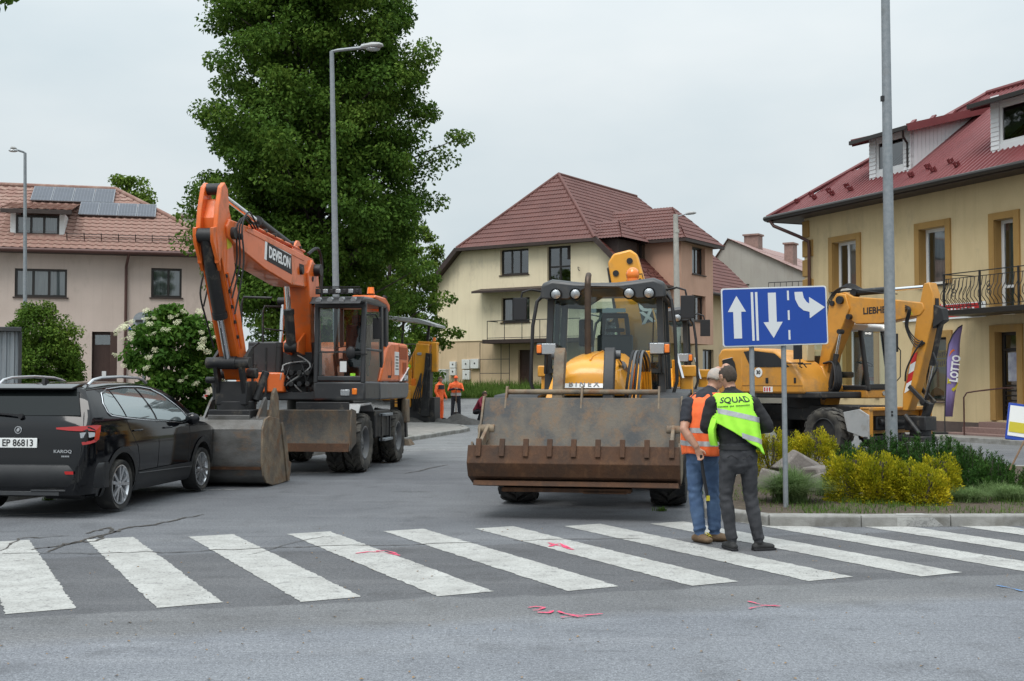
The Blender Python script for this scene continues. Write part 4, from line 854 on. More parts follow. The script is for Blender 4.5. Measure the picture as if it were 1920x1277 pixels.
for k in range(nb):
    o = bo if k == 0 else link('railing_bar', bo.data, brl); o.location = (b0 + .1 + k * .14, -1.1, bz)
for k in range(7):
    o = link('railing_bar', bo.data, brl); o.location = (b0 + .05, -1.0 + k * .15, bz); o.rotation_euler = (0, 0, -math.pi / 2)
for k in range(4): part('post', M['dark'], brl, lambda b: b.bar((b0 + .05 + k * 1.35, -1.1, bz + .05), (b0 + .05 + k * 1.35, -1.1, bz + 1.14), .045, .045))
for k in range(3): part('scroll', M['dark'], brl, lambda b: [b.tube([(b0 + .6 + k * 1.3 + .09 * math.cos(t * .5 + q) * (1 - t / 18), -1.28, bz + .6 + q * .1 + .10 * math.sin(t * .5 + q) * (1 - t / 18)) for t in range(14)], .012, 5) for q in (-1, 0, 1)])
# roof
PR = .73; SLr = math.hypot(1, PR); RUNr = 5.2
roofR = MB(); OVx, OVy = 1.15, .75
def extR(r): return (r / SLr, RW + 2 * OVx)
EOr = Vector((-OVx, -OVy, RZ + .1))
relief(roofR, EOr, (1, 0, 0), (0, 1, PR), extR, 0, RUNr * SLr, 1.2, .2, .035, .0, trap=True)
relief(roofR, EOr + Vector((0, 2 * RUNr, 0)), (0, -1, 0), (1, 0, PR), lambda r: (r / SLr, 2 * RUNr - r / SLr), 0, RUNr * SLr, 1.2, .2, .035, .0, trap=True)
roofR.add([EOr + Vector((RUNr, RUNr, RUNr * PR)), EOr + Vector((RW + 2 * OVx, RUNr, RUNr * PR)), EOr + Vector((RW + 2 * OVx, 2 * RUNr, 0)), EOr + Vector((0, 2 * RUNr, 0))], [(0, 1, 2, 3)])
rr = roofR.build('roof', M['redroof'], HRt, 0, 30)
part('ridge_cap', M['redroof'], rr, lambda b: (b.cyl(EOr + Vector((0, 0, .05)), EOr + Vector((RUNr, RUNr, RUNr * PR + .05)), .08, seg=8), b.cyl(EOr + Vector((RUNr, RUNr, RUNr * PR + .05)), EOr + Vector((RW + 2 * OVx, RUNr, RUNr * PR + .05)), .1, seg=8)))
part('soffit', M['fascia'], HRt, lambda b: (b.span((-OVx + .03, -OVy + .03, RZ - .01), (RW + OVx, -.002, RZ + .05)), b.span((-OVx + .03, 0, RZ - .008), (-.002, 9.5, RZ + .05)), b.span((-OVx, -OVy - .02, RZ - .03), (RW + OVx, -OVy + .03, RZ + .13)), b.span((-OVx - .02, -OVy, RZ - .03), (-OVx + .03, 9.5, RZ + .13))), .008)
part('gutter', M['framedark'], HRt, lambda b: (b.lathe([(0, .085), (RW + 2.2, .085)], (-OVx, -OVy - .09, RZ + .09), (1, 0, 0), 10), b.lathe([(0, .085), (10, .085)], (-OVx - .09, -OVy, RZ + .09), (0, 1, 0), 10)))
part('downspout', M['copper'], HRt, lambda b: b.tube([(-OVx + .3, -OVy - .08, RZ), (-OVx + .4, -OVy, RZ - .2), (.1, -.3, RZ - .65), (.42, -.14, RZ - .85), (.42, -.12, RZ - 1.1), (.42, -.12, .1)], .06, 8))
sb = MB(); sb.prism([(-.09, 0), (.09, 0), (.09, .16), (.05, .16), (.05, .05), (-.05, .05), (-.05, .16), (-.09, .16)], 'y', -.04, .04); ro_ = Matrix.Rotation(math.atan(PR), 4, 'X'); me_ = None
for k in range(13):
    for j in (0, 1):
        x_ = 1.0 + k * .95 + .42 * j; r_ = .62 + .28 * j
        if 4.0 < x_ < 6.4 or x_ > 8.6: continue
        o = sb.build('snow_stop', M['redroof'], rr) if me_ is None else link('snow_stop', me_, rr); me_ = o.data
        o.matrix_local = Matrix.Translation(EOr + Vector((x_, r_, r_ * PR + .03))) @ ro_
def dormerR(q0, q1, yf, h):
    zf = RZ + .1 + (yf + OVy) * PR; x0, x1 = q0, q1; zt = zf + h; pit = .27
    ln = (zt + .1 - zf) / (PR - pit) + .2
    d = part('dormer', M['siding'], HRt, lambda b: (b.add([(x0, yf, zf - .1), (x0, yf, zt), (x0, yf + ln, zt + ln * pit), ], [(0, 1, 2)]), b.add([(x1, yf, zf - .1), (x1, yf, zt), (x1, yf + ln, zt + ln * pit)], [(0, 2, 1)]),
        b.span((x0, yf - .02, zf - .1), (x0 + .28, yf + .1, zt)), b.span((x1 - .28, yf - .02, zf - .1), (x1, yf + .1, zt)), b.span((x0 + .28, yf - .018, zt - .15), (x1 - .28, yf + .1, zt)), b.span((x0 + .28, yf - .018, zf - .1), (x1 - .28, yf + .1, zf + .16))))
    n = int(h / .11)
    for k in range(n):
        for xx in (x0 - .012, x1 - .292): part('siding_board', M['siding'], d, lambda b: b.prism([(yf - .055, zf - .1 + k * .13), (yf - .022, zf - .1 + k * .13), (yf - .022, zf + .03 + k * .13), (yf - .035, zf + .03 + k * .13)], 'x', xx, xx + .304))
    for k in range(int(ln / .16)):
        y_ = yf + .1 + k * .16; za, zb_ = RZ + .1 + (y_ + OVy) * PR, zt + (y_ - yf) * pit
        if zb_ - za > .05: part('siding_board', M['siding'], d, lambda b: b.span((x1 + .002, y_, za - .05), (x1 + .016, y_ + .15, zb_ - .01)))
    window(HRt, (x0 + .28, x1 - .28, zf + .16, zt - .15), depth=.04, cols=(1,), fm='framewhite', fw=.1, y=yf)
    part('dormer_roof', M['redroof'], HRt, lambda b: (relief(b, (x0 - .35, yf - .45, zt + .05 - .45 * pit), (1, 0, 0), (0, 1, pit), lambda r: (0, x1 - x0 + .7), 0, ln + 1.2, 1.2, .2, .035, 0, trap=True)), 0, None, 30)
    part('dormer_fascia', M['redroof'], HRt, lambda b: (b.bar((x1 + .36, yf - .47, zt - .12), (x1 + .36, yf + ln + .6, zt - .02 + (ln + .6) * pit), .03, .24), b.bar((x0 - .36, yf - .47, zt - .12), (x0 - .36, yf + ln + .6, zt - .02 + (ln + .6) * pit), .03, .24)))
    part('dormer_gutter', M['framedark'], HRt, lambda b: (b.span((x0 - .4, yf - .56, zt - .19), (x1 + .38, yf - .47, zt - .06)), b.tube([(x1 + .2, yf - .5, zt - .15), (x1 + .1, yf - .4, zt - .35), (x1 - .1, yf - .06, zt - .5), (x1 - .1, yf - .06, zf + .1)], .04, 6)), .006)
    for k in range(4): part('snow_stop', M['redroof'], rr, lambda b: b.bar((x1 - .1, yf + .1 + k * .8, zt + .1 + (.1 + k * .8) * pit), (x1 - .1, yf + .25 + k * .8, zt + .2 + (.25 + k * .8) * pit), .18, .05))
dormerR(3.05, 4.95, .38, 1.35)
dormerR(8.35, 10.6, .30, 1.45)
# ---------------------------------------------------------------- wheels
def tyre_mesh(b, R_, W, r, lugs=0, lug_h=.03, side=1):
    s_ = W / 2
    b.lathe([(-s_ * .72, r), (-s_ * .95, r + (R_ - r) * .35), (-s_, r + (R_ - r) * .62), (-s_ * .93, R_ - lug_h - (R_ - r) * .06), (-s_ * .78, R_ - lug_h), (0, R_ - lug_h * .9), (s_ * .78, R_ - lug_h), (s_ * .93, R_ - lug_h - (R_ - r) * .06), (s_, r + (R_ - r) * .62), (s_ * .95, r + (R_ - r) * .35), (s_ * .72, r)], (0, 0, 0), (1, 0, 0), 44)
    for i in range(lugs):
        for q in (-1, 1):
            a0 = 2 * math.pi * (i + (.5 if q > 0 else 0)) / lugs; P = []
            for (x, da) in ((.0 * q * s_, .16), (.5 * q * s_, .04), (.97 * q * s_, .0)):
                P.append((x, a0 + da * 6.0 * 6 / lugs * .9))
            wdt = 2 * math.pi / lugs * .27
            V = []
            for x, a in P:
                for da in (-wdt, wdt):
                    for rr in (R_ - lug_h * 1.4, R_ if abs(x) < .9 * s_ else R_ - lug_h * .7): V.append((x, rr * math.cos(a + da), rr * math.sin(a + da)))
            n = 4; F = []
            for j in range(2):
                k = j * n; F += [(k + 1, k + 3, k + 7, k + 5), (k, k + 1, k + 5, k + 4), (k + 2, k + 6, k + 7, k + 3)]
            F += [(0, 2, 3, 1), (8, 9, 11, 10)]
            b.add(V, F)
WH = {}
def wheel(par, loc, R_, W, r, rim='disc', lugs=0, lug_h=.03, out=1, rm='lgrey', tm_='rubber', rot=0.0):
    key = (R_, W, r, rim, lugs, rm, tm_, out)
    if key not in WH:
        b = MB(); o = out
        if rim == 'disc':
            b.lathe([(-W * .36, r * 1.01), (o * W * .36, r * 1.01), (o * W * .40, r * 1.06), (o * W * .42, r * .98), (o * W * .30, r * .86), (o * W * .12, r * .80), (o * W * .12, r * .5), (o * W * .2, r * .42), (o * W * .2, r * .2), (o * W * .26, r * .16), (o * W * .26, .001)], (0, 0, 0), (1, 0, 0), 32)
            for k in range(10): a = k * math.pi / 5; b.cyl((o * W * .12, r * .62 * math.cos(a), r * .62 * math.sin(a)), (o * W * .19, r * .62 * math.cos(a), r * .62 * math.sin(a)), r * .06, seg=6)
            b.cyl((-W * .3, 0, 0), (-W * .28, 0, 0), r, seg=24)
        else:                                         # five split spokes
            b.lathe([(-W * .42, r * 1.03), (-W * .3, r * .96), (o * W * .3, r * .96), (o * W * .44, r * 1.03), (o * W * .45, r * .97), (o * W * .3, r * .90), (-W * .3, r * .88)], (0, 0, 0), (1, 0, 0), 40)
            b.lathe([(o * W * .22, r * .24), (o * W * .37, r * .2), (o * W * .40, r * .12), (o * W * .40, .001)], (0, 0, 0), (1, 0, 0), 20)
            for k in range(5):
                for q in (-1, 1):
                    a = k * 2 * math.pi / 5 + q * .09; a2 = k * 2 * math.pi / 5 + q * .235
                    p0 = (o * W * .34, r * .16 * math.cos(a), r * .16 * math.sin(a)); p1 = (o * W * .40, r * .95 * math.cos(a2), r * .95 * math.sin(a2))
                    b.bar(p0, p1, r * .13, .03, (1, 0, 0), r * .17, .03)
        m1 = b.build('wheel', M[rm], par, .0, 30); t = MB(); tyre_mesh(t, R_, W, r, lugs, lug_h)
        t1 = t.build('tyre', M[tm_], m1, 0, 35); d1 = None
        if rim != 'disc':
            d1 = part('brake_disc', M['dark'], m1, lambda q: (q.cyl((0, 0, 0), (o * W * .08, 0, 0), r * .75, seg=28)))
        WH[key] = (m1.data, t1.data, d1.data if d1 else None); w_ = m1
    else:
        a, t, d = WH[key]; w_ = link('wheel', a, par); link('tyre', t, w_)
        if d: link('brake_disc', d, w_)
    w_.location = loc; w_.rotation_euler = (rot, 0, 0); return w_

# ---------------------------------------------------------------- black estate SUV, seen from behind
def interp(tab, t):
    if t <= tab[0][0]: return tab[0][1]
    for (a, u), (c, v) in zip(tab[:-1], tab[1:]):
        if t <= c: return u + (v - u) * (t - a) / (c - a)
    return tab[-1][1]
HWT = [(.18, .80), (.28, .87), (.45, .905), (.62, .915), (.78, .918), (.92, .912), (1.00, .905), (1.08, .89), (1.18, .865), (1.30, .805), (1.42, .73), (1.50, .67), (1.55, .625), (1.62, .57)]
PLT = [(0, .82), (.03, .88), (.09, .93), (.2, .968), (.45, .99), (.8, 1.0), (3.3, 1.0), (3.8, .97), (4.1, .92), (4.3, .82), (4.38, .70)]
ZTT = [(0, .66), (.02, .78), (.05, .94), (.09, 1.08), (.15, 1.19), (.28, 1.41), (.35, 1.50), (.38, 1.55), (.6, 1.565), (1.1, 1.595), (1.7, 1.605), (2.2, 1.585), (2.55, 1.53), (2.9, 1.37), (3.25, 1.15), (3.4, 1.085), (3.7, 1.05), (4.1, .97), (4.28, .86), (4.38, .66)]
def csx(y, z): return interp(HWT, z) * interp(PLT, y)
def cry(x, z):                                        # how far forward the rear face lies at this height and half-width
    lo = 0.0
    for i in range(80):
        y = i * .006
        if interp(ZTT, y) >= z and csx(y, z) >= abs(x): return y
    return .48
car = thing('parked_car', 'black estate SUV with silver roof rails parked at the kerb, seen from behind', 'car', (-5.79, 13.70, 0), R(-6.5))
M['carpaint'] = mat('black_car_paint', (.004, .0045, .006), .06, coat=.2, spec=.3)
ys = [0, .01, .02, .035, .05, .075, .10, .13, .16, .2, .24, .27, .30, .335, .37, .385, .40, .5, .6, .8, 1.1, 1.4, 1.7, 2.0, 2.2, 2.4, 2.55, 2.72, 2.9, 3.08, 3.25, 3.4, 3.55, 3.7, 3.9, 4.1, 4.2, 4.28, 4.33, 4.38]
rings = []
for y in ys:
    zt = interp(ZTT, y); z0 = .24 if .3 < y < 4.1 else .28; H = []
    ns = 14; rr_ = min(.07, (zt - z0) * .2)
    for i in range(ns + 1):
        z = z0 + (zt - rr_ - z0) * i / ns; H.append((csx(y, z), z))
    xe = H[-1][0]
    for i in range(1, 7):
        a = i / 6 * math.pi / 2; H.append((xe * (1 - .9 * (i / 6) ** 2.2) if i < 6 else xe * .0, zt - rr_ * (1 - math.sin(a))))
    rings.append([(x, y, z) for x, z in H] + [(-x, y, z) for x, z in reversed(H[:-1])])
b = MB(); b.loft(rings); body = b.build('body', M['carpaint'], car, 0, 42)
# cut the wheel arches out of the shell
for yw in (.86, 3.50):
    cb = MB()
    for sx in (-1, 1): cb.cyl((sx * .55, yw, .335), (sx * 1.1, yw, .335), .405, seg=32)
    co = cb.build('cutter', M['black'], car); md = body.modifiers.new('arch', 'BOOLEAN'); md.object = co; md.operation = 'DIFFERENCE'; md.solver = 'EXACT'
    bpy.context.view_layer.update(); me2 = bpy.data.meshes.new_from_object(body.evaluated_get(bpy.context.evaluated_depsgraph_get()))
    body.modifiers.clear(); body.data = me2; bpy.data.objects.remove(co)
body.data.materials.clear(); body.data.materials.append(M['carpaint'])
body.data.polygons.foreach_set('use_smooth', [True] * len(body.data.polygons)); body.data.set_sharp_from_angle(angle=R(38))
for sx in (-1, 1):
    for yw in (.86, 3.50): wheel(car, (sx * .80, yw, .335), .335, .225, .235, 'spoke', out=sx, rm='silver', rot=yw * 1.7)
    for yw in (.86, 3.50):
        def arch(b):
            V = []; n = 22
            for i in range(n + 1):
                a = R(-14) + (R(208)) * i / n
                for rr in (.395, .465):
                    y, z = yw + rr * math.cos(a), .335 + rr * math.sin(a); z = max(z, .22)
                    V.append((sx * (csx(y, z) + .012), y, z))
            b.add(V, [(2 * i, 2 * i + 1, 2 * i + 3, 2 * i + 2) if sx < 0 else (2 * i, 2 * i + 2, 2 * i + 3, 2 * i + 1) for i in range(n)])
        part('wheel_arch_trim', M['black'], car, arch)
        part('wheel_well', M['rubber'], car, lambda b: (b.add([(x, yw + .40 * math.cos(R(180 * i / 16)), .335 + .40 * math.sin(R(180 * i / 16))) for i in range(17) for x in (sx * .52, sx * .9)], [(2 * i, 2 * i + 1, 2 * i + 3, 2 * i + 2) for i in range(16)]), b.add([(sx * .52, yw + .40 * math.cos(R(180 * i / 16)), .335 + .40 * math.sin(R(180 * i / 16))) for i in range(17)], [tuple(range(17))])))
def patch(name, m, poly_yz, off, sx, par=car, n=6):   # a skin following the car's side
    b = MB(); top, bot = poly_yz; V = []; N_ = 16
    for i in range(N_ + 1):
        t = i / N_
        yt, zt = interp([(k / (len(top) - 1), p[0]) for k, p in enumerate(top)], t), interp([(k / (len(top) - 1), p[1]) for k, p in enumerate(top)], t)
        yb, zb = interp([(k / (len(bot) - 1), p[0]) for k, p in enumerate(bot)], t), interp([(k / (len(bot) - 1), p[1]) for k, p in enumerate(bot)], t)
        for j in range(n + 1):
            q = j / n; y, z = yb + (yt - yb) * q, zb + (zt - zb) * q; V.append((sx * (csx(y, z) + off), y, z))
    F = [(i * (n + 1) + j, (i + 1) * (n + 1) + j, (i + 1) * (n + 1) + j + 1, i * (n + 1) + j + 1) for i in range(N_) for j in range(n)]
    b.add(V, [f if sx > 0 else f[::-1] for f in F]); return b.build(name, M[m], par, 0, 50)
for sx in (-1, 1):
    patch('quarter_pane', 'carglass', ([(.62, 1.33), (.72, 1.44), (.93, 1.485)], [(.63, 1.225), (.72, 1.195), (1.02, 1.165)]), .006, sx)
    patch('side_pane', 'carglass', ([(.97, 1.487), (1.4, 1.51), (1.70, 1.51)], [(1.06, 1.16), (1.5, 1.13), (1.88, 1.105)]), .006, sx)
    patch('side_pane', 'carglass', ([(1.76, 1.51), (2.1, 1.485), (2.42, 1.395), (2.75, 1.22), (2.95, 1.08)], [(1.94, 1.10), (2.2, 1.085), (2.5, 1.065), (2.85, 1.045), (2.96, 1.035)]), .006, sx)
    def strip(b):                                     # bright trim round the side windows
        L_ = [(.60, 1.225), (.59, 1.33), (.70, 1.455), (.93, 1.508), (1.4, 1.533), (1.9, 1.53), (2.2, 1.50), (2.45, 1.415), (2.75, 1.245), (3.02, 1.06)]
        L2 = [(.60, 1.225), (.66, 1.185), (1.0, 1.148), (1.5, 1.108), (2.2, 1.062), (3.02, 1.02)]
        for LL in (L_, L2):
            P = []
            for (a, c), (d, e) in zip(LL[:-1], LL[1:]):
                P += [(a + (d - a) * k / 6, c + (e - c) * k / 6) for k in range(6)]
            P.append(LL[-1]); b.tube([(sx * (csx(y, z) + .004), y, z) for y, z in P], .0085, 6)
    part('window_trim', M['chrome'], car, strip)
    patch('sill_cladding', 'black', ([(1.30, .46), (2.2, .47), (3.08, .47)], [(1.30, .22), (2.2, .22), (3.08, .22)]), .014, sx)
    part('sill_strip', M['cabgrey'], car, lambda b: b.tube([(sx * (csx(y, .44) + .016), y, .44 - .01 * k) for k, y in enumerate((1.32, 1.8, 2.3, 2.8, 3.06))], .008, 6))
    for q, (y0, y1) in enumerate(((1.93, .97), (3.0, 3.0))):
        pass
    part('door_seam', M['ink'], car, lambda b: (b.tube([(sx * (csx(y, z) + .001), y, z) for y, z in ((1.92, 1.09), (1.95, .8), (1.94, .6), (1.93, .45))], .004, 4), b.tube([(sx * (csx(y, z) + .001), y, z) for y, z in ((1.03, 1.14), (1.10, 1.0), (1.30, .78), (1.36, .6), (1.36, .46))], .004, 4), b.tube([(sx * (csx(y, z) + .001), y, z) for y, z in ((3.0, 1.0), (3.02, .8), (2.98, .6), (2.98, .46))], .004, 4)))
    for y in (1.18, 2.12): part('door_handle', M['carpaint'], car, lambda b: b.tube([(sx * (csx(y, .98) + .004), y, .98), (sx * (csx(y, .98) + .035), y + .05, .985), (sx * (csx(y, .98) + .035), y + .18, .985), (sx * (csx(y, .98) + .004), y + .22, .98)], .013, 6))
    part('wing_mirror', M['carpaint'], car, lambda b: (b.ball((sx * 1.03, 2.80, 1.08), (.105, .07, .085)), b.bar((sx * .86, 2.83, 1.03), (sx * .98, 2.82, 1.05), .05, .06)))
    part('roof_rail', M['silver'], car, lambda b: (b.tube([(sx * .575, .62, 1.555), (sx * .58, .74, 1.615), (sx * .585, .95, 1.645), (sx * .59, 1.5, 1.66), (sx * .585, 2.0, 1.645), (sx * .575, 2.2, 1.615), (sx * .56, 2.32, 1.575)], .019, 8)))
    # rear lamp: red C-shape with a clear insert
    def lampz(b, pts, th):
        V = []
        for x, z in pts: V.append((sx * x, cry(x, z) - .012, z))
        b.add(V, [tuple(range(len(V))) if sx > 0 else tuple(range(len(V) - 1, -1, -1))])
    lx = lambda t: t
    def tail(name, m, outline, off=.012):
        b = MB(); V = []; n = len(outline)
        for x, z, y in outline:
            if y is None: V.append((sx * x, cry(x, z) - off, z))
            else: V.append((sx * (csx(y, z) + off), y, z))
        b.add(V, [tuple(range(n))]); return b.build(name, M[m], car, 0)
    tl = tail('rear_lamp', 'red', [(.46, 1.060, None), (.62, 1.070, None), (.74, 1.077, None), (.81, 1.080, None), (0, 1.083, .12), (0, 1.087, .24), (0, 1.080, .34), (0, 0.995, .30), (0, 1.015, .20), (0, 1.025, .12), (.80, 1.020, None), (.74, 1.020, None), (.62, 1.025, None), (.47, 1.040, None)])
    tail('rear_lamp', 'red', [(0, 1.080, .34), (0, 0.915, .26), (0, 0.905, .2), (0, 0.925, .17), (0, 1.015, .20)], .014)
    tail('rear_lamp', 'red', [(.80, 0.895, None), (0, 0.905, .12), (0, 0.925, .19), (0, 0.915, .25), (0, 0.890, .2), (0, 0.870, .10), (.81, 0.860, None)], .013)
    tail('reversing_lamp', 'lamp', [(.76, 1.000, None), (.80, 1.005, None), (0, 1.005, .12), (0, 1.000, .19), (0, 0.955, .19), (0, 0.945, .12), (.80, 0.940, None), (.78, 0.940, None)], .011)
    part('reflector', M['red'], car, lambda b: b.add([(sx * .50, cry(.5, .53) - .042, .525), (sx * .74, cry(.74, .53) - .042, .525), (sx * .74, cry(.74, .53) - .042, .56), (sx * .52, cry(.5, .53) - .042, .56)], [(0, 1, 2, 3)]))
def rearskin(name, m, x0, x1, z0, z1, off, par=car, nx=20, nz=6, shape=None):
    b = MB(); V = []
    for j in range(nz + 1):
        for i in range(nx + 1):
            z = z0 + (z1 - z0) * j / nz; x = x0 + (x1 - x0) * i / nx
            if shape: x *= shape(j / nz)
            V.append((x, cry(x, z) - off, z))
    b.add(V, [(j * (nx + 1) + i, j * (nx + 1) + i + 1, (j + 1) * (nx + 1) + i + 1, (j + 1) * (nx + 1) + i) for j in range(nz) for i in range(nx)]); return b.build(name, M[m], par, 0, 50)
rearskin('rear_window', 'reartint', -.72, .72, 1.20, 1.49, .006, shape=lambda t: 1 - .16 * t)
part('spoiler', M['carpaint'], car, lambda b: b.prism([(.25, 1.52), (.26, 1.495), (.5, 1.53), (.62, 1.575), (.45, 1.565)], 'x', -.56, .56), .008)
def bump_(b):
    # plastic bumper wrapped round the tail
    P = []
    for k in range(13):
        a = -1 + 2 * k / 12; x = a * .93; y = max(0, (abs(a) - .72)) ** 1.6 * 2.6 - .035
        P.append((x, y))
    P = [(-.925, .42)] + P + [(.925, .42)]
    sec = [(.34, .06), (.40, .0), (.50, -.02), (.57, -.012), (.625, .015), (.64, .05)]
    b.loft([[(x * (1 - .02 * (z < .34)), y + dy, z) for z, dy in sec] for x, y in P], False)
part('bumper', M['black'], car, bump_, 0, None, 40)
part('diffuser', M['cabgrey'], car, lambda b: (b.box((.42, -.005, .335), (.42, .03, .02)), b.box((-.42, -.005, .335), (.42, .03, .02)), b.box((0, .02, .30), (1.1, .06, .05))), .004)
pl = part('number_plate', M['wplate'], car, lambda b: b.box((0, cry(.2, .88) - .018, 0.882), (.52, .012, .114)), .004)
part('blue_band', M['blue'], pl, lambda b: b.box((-.236, cry(.2, .88) - .026, 0.882), (.044, .004, .11)))
text('EP 86813', .112, M['ink'], pl, axes((.024, cry(.2, .88) - .026, 0.880), (1, 0, 0), (0, 0, 1)), bold=.0015, sx=.92)
part('badge', M['silver'], car, lambda b: (b.lathe([(0, .046), (-.008, .043), (-.008, .036), (0, .034)], (0, cry(0, 1.03) - .008, 1.03), (0, 1, 0), 24), b.prism([(-.015, 1.01), (.015, 1.015), (.02, 1.05), (0, 1.057), (-.02, 1.035)], 'y', cry(0, 1.03) - .015, cry(0, 1.03) - .006)))
text('KAROQ', .05, M['silver'], car, axes((.58, cry(.58, .79) - .012, .785), (1, 0, 0), (0, 0, 1)), bold=.001, sx=1.25)
part('small_badge', M['silver'], car, lambda b: [b.box((.58 + .02 * k, cry(.6, .73) - .012, .73), (.013, .003, .018)) for k in range(5)])
part('wiper', M['ink'], car, lambda b: (b.cyl((0, cry(0, 1.2) - .012, 1.19), (0, cry(0, 1.2) - .05, 1.19), .03, seg=10), b.bar((0, cry(0, 1.21) - .045, 1.20), (-.36, cry(.36, 1.23) - .03, 1.225), .012, .02)))
part('aerial', M['ink'], car, lambda b: b.prism([(.62, 1.57), (.76, 1.58), (.66, 1.64), (.64, 1.64)], 'x', -.02, .02))
part('tailgate_seam', M['ink'], car, lambda b: [b.tube([(s_ * .70, cry(.7, 1.44) - .001, 1.4), (s_ * .76, cry(.76, 1.2) - .001, 1.18), (s_ * .80, cry(.80, 1.02) - .001, 1.0), (s_ * .795, cry(.79, .8) - .001, .8), (s_ * .77, cry(.77, .6) - .001, .62)], .004, 4) for s_ in (-1, 1)])
part('underbody', M['rubber'], car, lambda b: (b.box((0, 2.2, .27), (1.3, 3.6, .1)), b.box((0, .55, .36), (.9, .5, .14)), b.cyl((-.62, .86, .33), (.62, .86, .33), .05)), .02)
part('exhaust_silencer', M['dark'], car, lambda b: b.cyl((.25, .3, .29), (.7, .3, .29), .08))
# ---------------------------------------------------------------- orange wheeled excavator
def ram(par, p0, p1, r, frac=.55, bm='dark', name='hydraulic_ram', rr=.55):
    p0, p1 = Vector(p0), Vector(p1); m_ = p0.lerp(p1, frac)
    o = part(name, M[bm], par, lambda b: (b.cyl(p0, m_, r, seg=18), b.cyl(m_ - (p1 - p0).normalized() * .06, m_ + (p1 - p0).normalized() * .03, r * 1.12, seg=18), b.cyl(p0 + Vector((-r * 1.3, 0, 0)), p0 + Vector((r * 1.3, 0, 0)), r * 1.1, seg=14)))
    part('rod', M['chrome'], o, lambda b: b.cyl(m_, p1, r * rr, seg=14)); part('rod_eye', M[bm], o, lambda b: b.cyl(p1 + Vector((-r * 1.3, 0, 0)), p1 + Vector((r * 1.3, 0, 0)), r, seg=14))
    return o
def hose(par, pts, r=.018, m='ink'):
    P = [Vector(p) for p in pts]; out = []
    for i in range(len(P) - 1):
        a, c = P[max(i - 1, 0)], P[i]; d, e = P[i + 1], P[min(i + 2, len(P) - 1)]
        for k in range(5):
            t = k / 5; out.append(.5 * ((2 * c) + (d - a) * t + (2 * a - 5 * c + 4 * d - e) * t * t + (-a + 3 * c - 3 * d + e) * t ** 3))
    out.append(P[-1]); return part('hose', M[m], par, lambda b: b.tube(out, r, 6))
def plate(par, name, m, poly, x0, x1, bevel=.012): return part(name, M[m], par, lambda b: b.prism(poly, 'x', x0, x1), bevel)

EX = thing('wheeled_excavator', 'orange wheeled excavator with raised boom and large bucket resting on the road', 'excavator', (-3.62, 22.2, 0), R(-7.4))
part('chassis', M['dark'], EX, lambda b: (b.box((0, 0, .88), (.95, 3.7, .34)), b.box((0, -1.3, .60), (1.9, .34, .3)), b.box((0, 1.3, .60), (1.9, .34, .3)), b.cyl((0, 0, 1.0), (0, 0, 1.27), .62, seg=32), b.box((0, 0, .55), (.6, 1.4, .4))), .02)
for yw in (-1.3, 1.3):
    for sx in (-1, 1):
        for k, xx in enumerate((1.09, .76)): wheel(EX, (sx * xx, yw, .52), .52, .29, .28, 'disc', 17, .035, out=sx, rm='grey', tm_='tyre_dusty', rot=.3 * k + yw)
bl_ = [(-2.42, .47), (-2.36, .44), (-2.22, .72), (-2.20, .95), (-2.26, 1.12), (-2.32, 1.12), (-2.30, .95), (-2.31, .72)]
bd = plate(EX, 'dozer_blade', 'scraped', bl_, -1.22, 1.22)
for sx in (-1, 1): part('end_plate', M['scraped'], bd, lambda b: b.prism([(-2.44, .43), (-2.05, .55), (-2.05, 1.10), (-2.34, 1.14)], 'x', sx * 1.22, sx * 1.245), .006)
part('cutting_edge', M['rust'], bd, lambda b: b.prism([(-2.44, .42), (-2.405, .42), (-2.375, .56), (-2.40, .56)], 'x', -1.215, 1.215), .004)
part('splash_plate', M['dark'], bd, lambda b: b.box((.72, -2.27, 1.16), (.92, .05, .18)), .01)
part('push_arm', M['dark'], EX, lambda b: [b.bar((sx * .45, -2.22, .75), (sx * .4, -1.5, .85), .14, .2) for sx in (-1, 1)], .01)
tb_ = part('tool_box', M['dark'], EX, lambda b: b.box((1.02, .0, .82), (.38, 1.15, .5)), .02)
for z in (.52, .98): part('step', M['zinc'], EX, lambda b: b.box((1.26, .05, z), (.12, .62, .05)), .008)
part('step_stile', M['dark'], EX, lambda b: [b.bar((1.25, y, .5), (1.25, y, 1.0), .03, .05) for y in (-.27, .37)])
part('mudguard', M['lgrey'], EX, lambda b: b.prism([(-1.75, 1.05), (-1.6, 1.2), (-.85, 1.22), (-.62, 1.08), (-.62, 1.05), (-.86, 1.18), (-1.6, 1.16), (-1.72, 1.04)], 'x', .62, 1.2), .008)
for sx in (-1, 1):
    st = part('outrigger', M['dark'], EX, lambda b: (b.bar((sx * .5, 2.15, .95), (sx * 1.05, 2.15, .8), .2, .24), b.bar((sx * 1.08, 2.15, 1.25), (sx * 1.12, 2.15, .45), .16, .16)), .01)
    part('outrigger_guard', M['earthy'], st, lambda b: b.box((sx * 1.2, 1.98, 1.0), (.12, .30, .48)), .03)
    part('outrigger_pad', M['earthy'], st, lambda b: b.box((sx * 1.14, 2.15, .35), (.36, .45, .12), None, (.6, .6)), .01)
part('boom_valves', M['dark'], EX, lambda b: [b.cyl((x, -1.1, z), (x, -1.32, z), .05, seg=8) for x in (-.3, -.15, .0, .15) for z in (1.55, 1.75)] + [b.box((-.1, -.85, 1.75), (.62, .5, .75))] + [b.box((-.55, -1.0, 1.45), (.3, .3, .3))], .01)
rnd = random.Random(4)
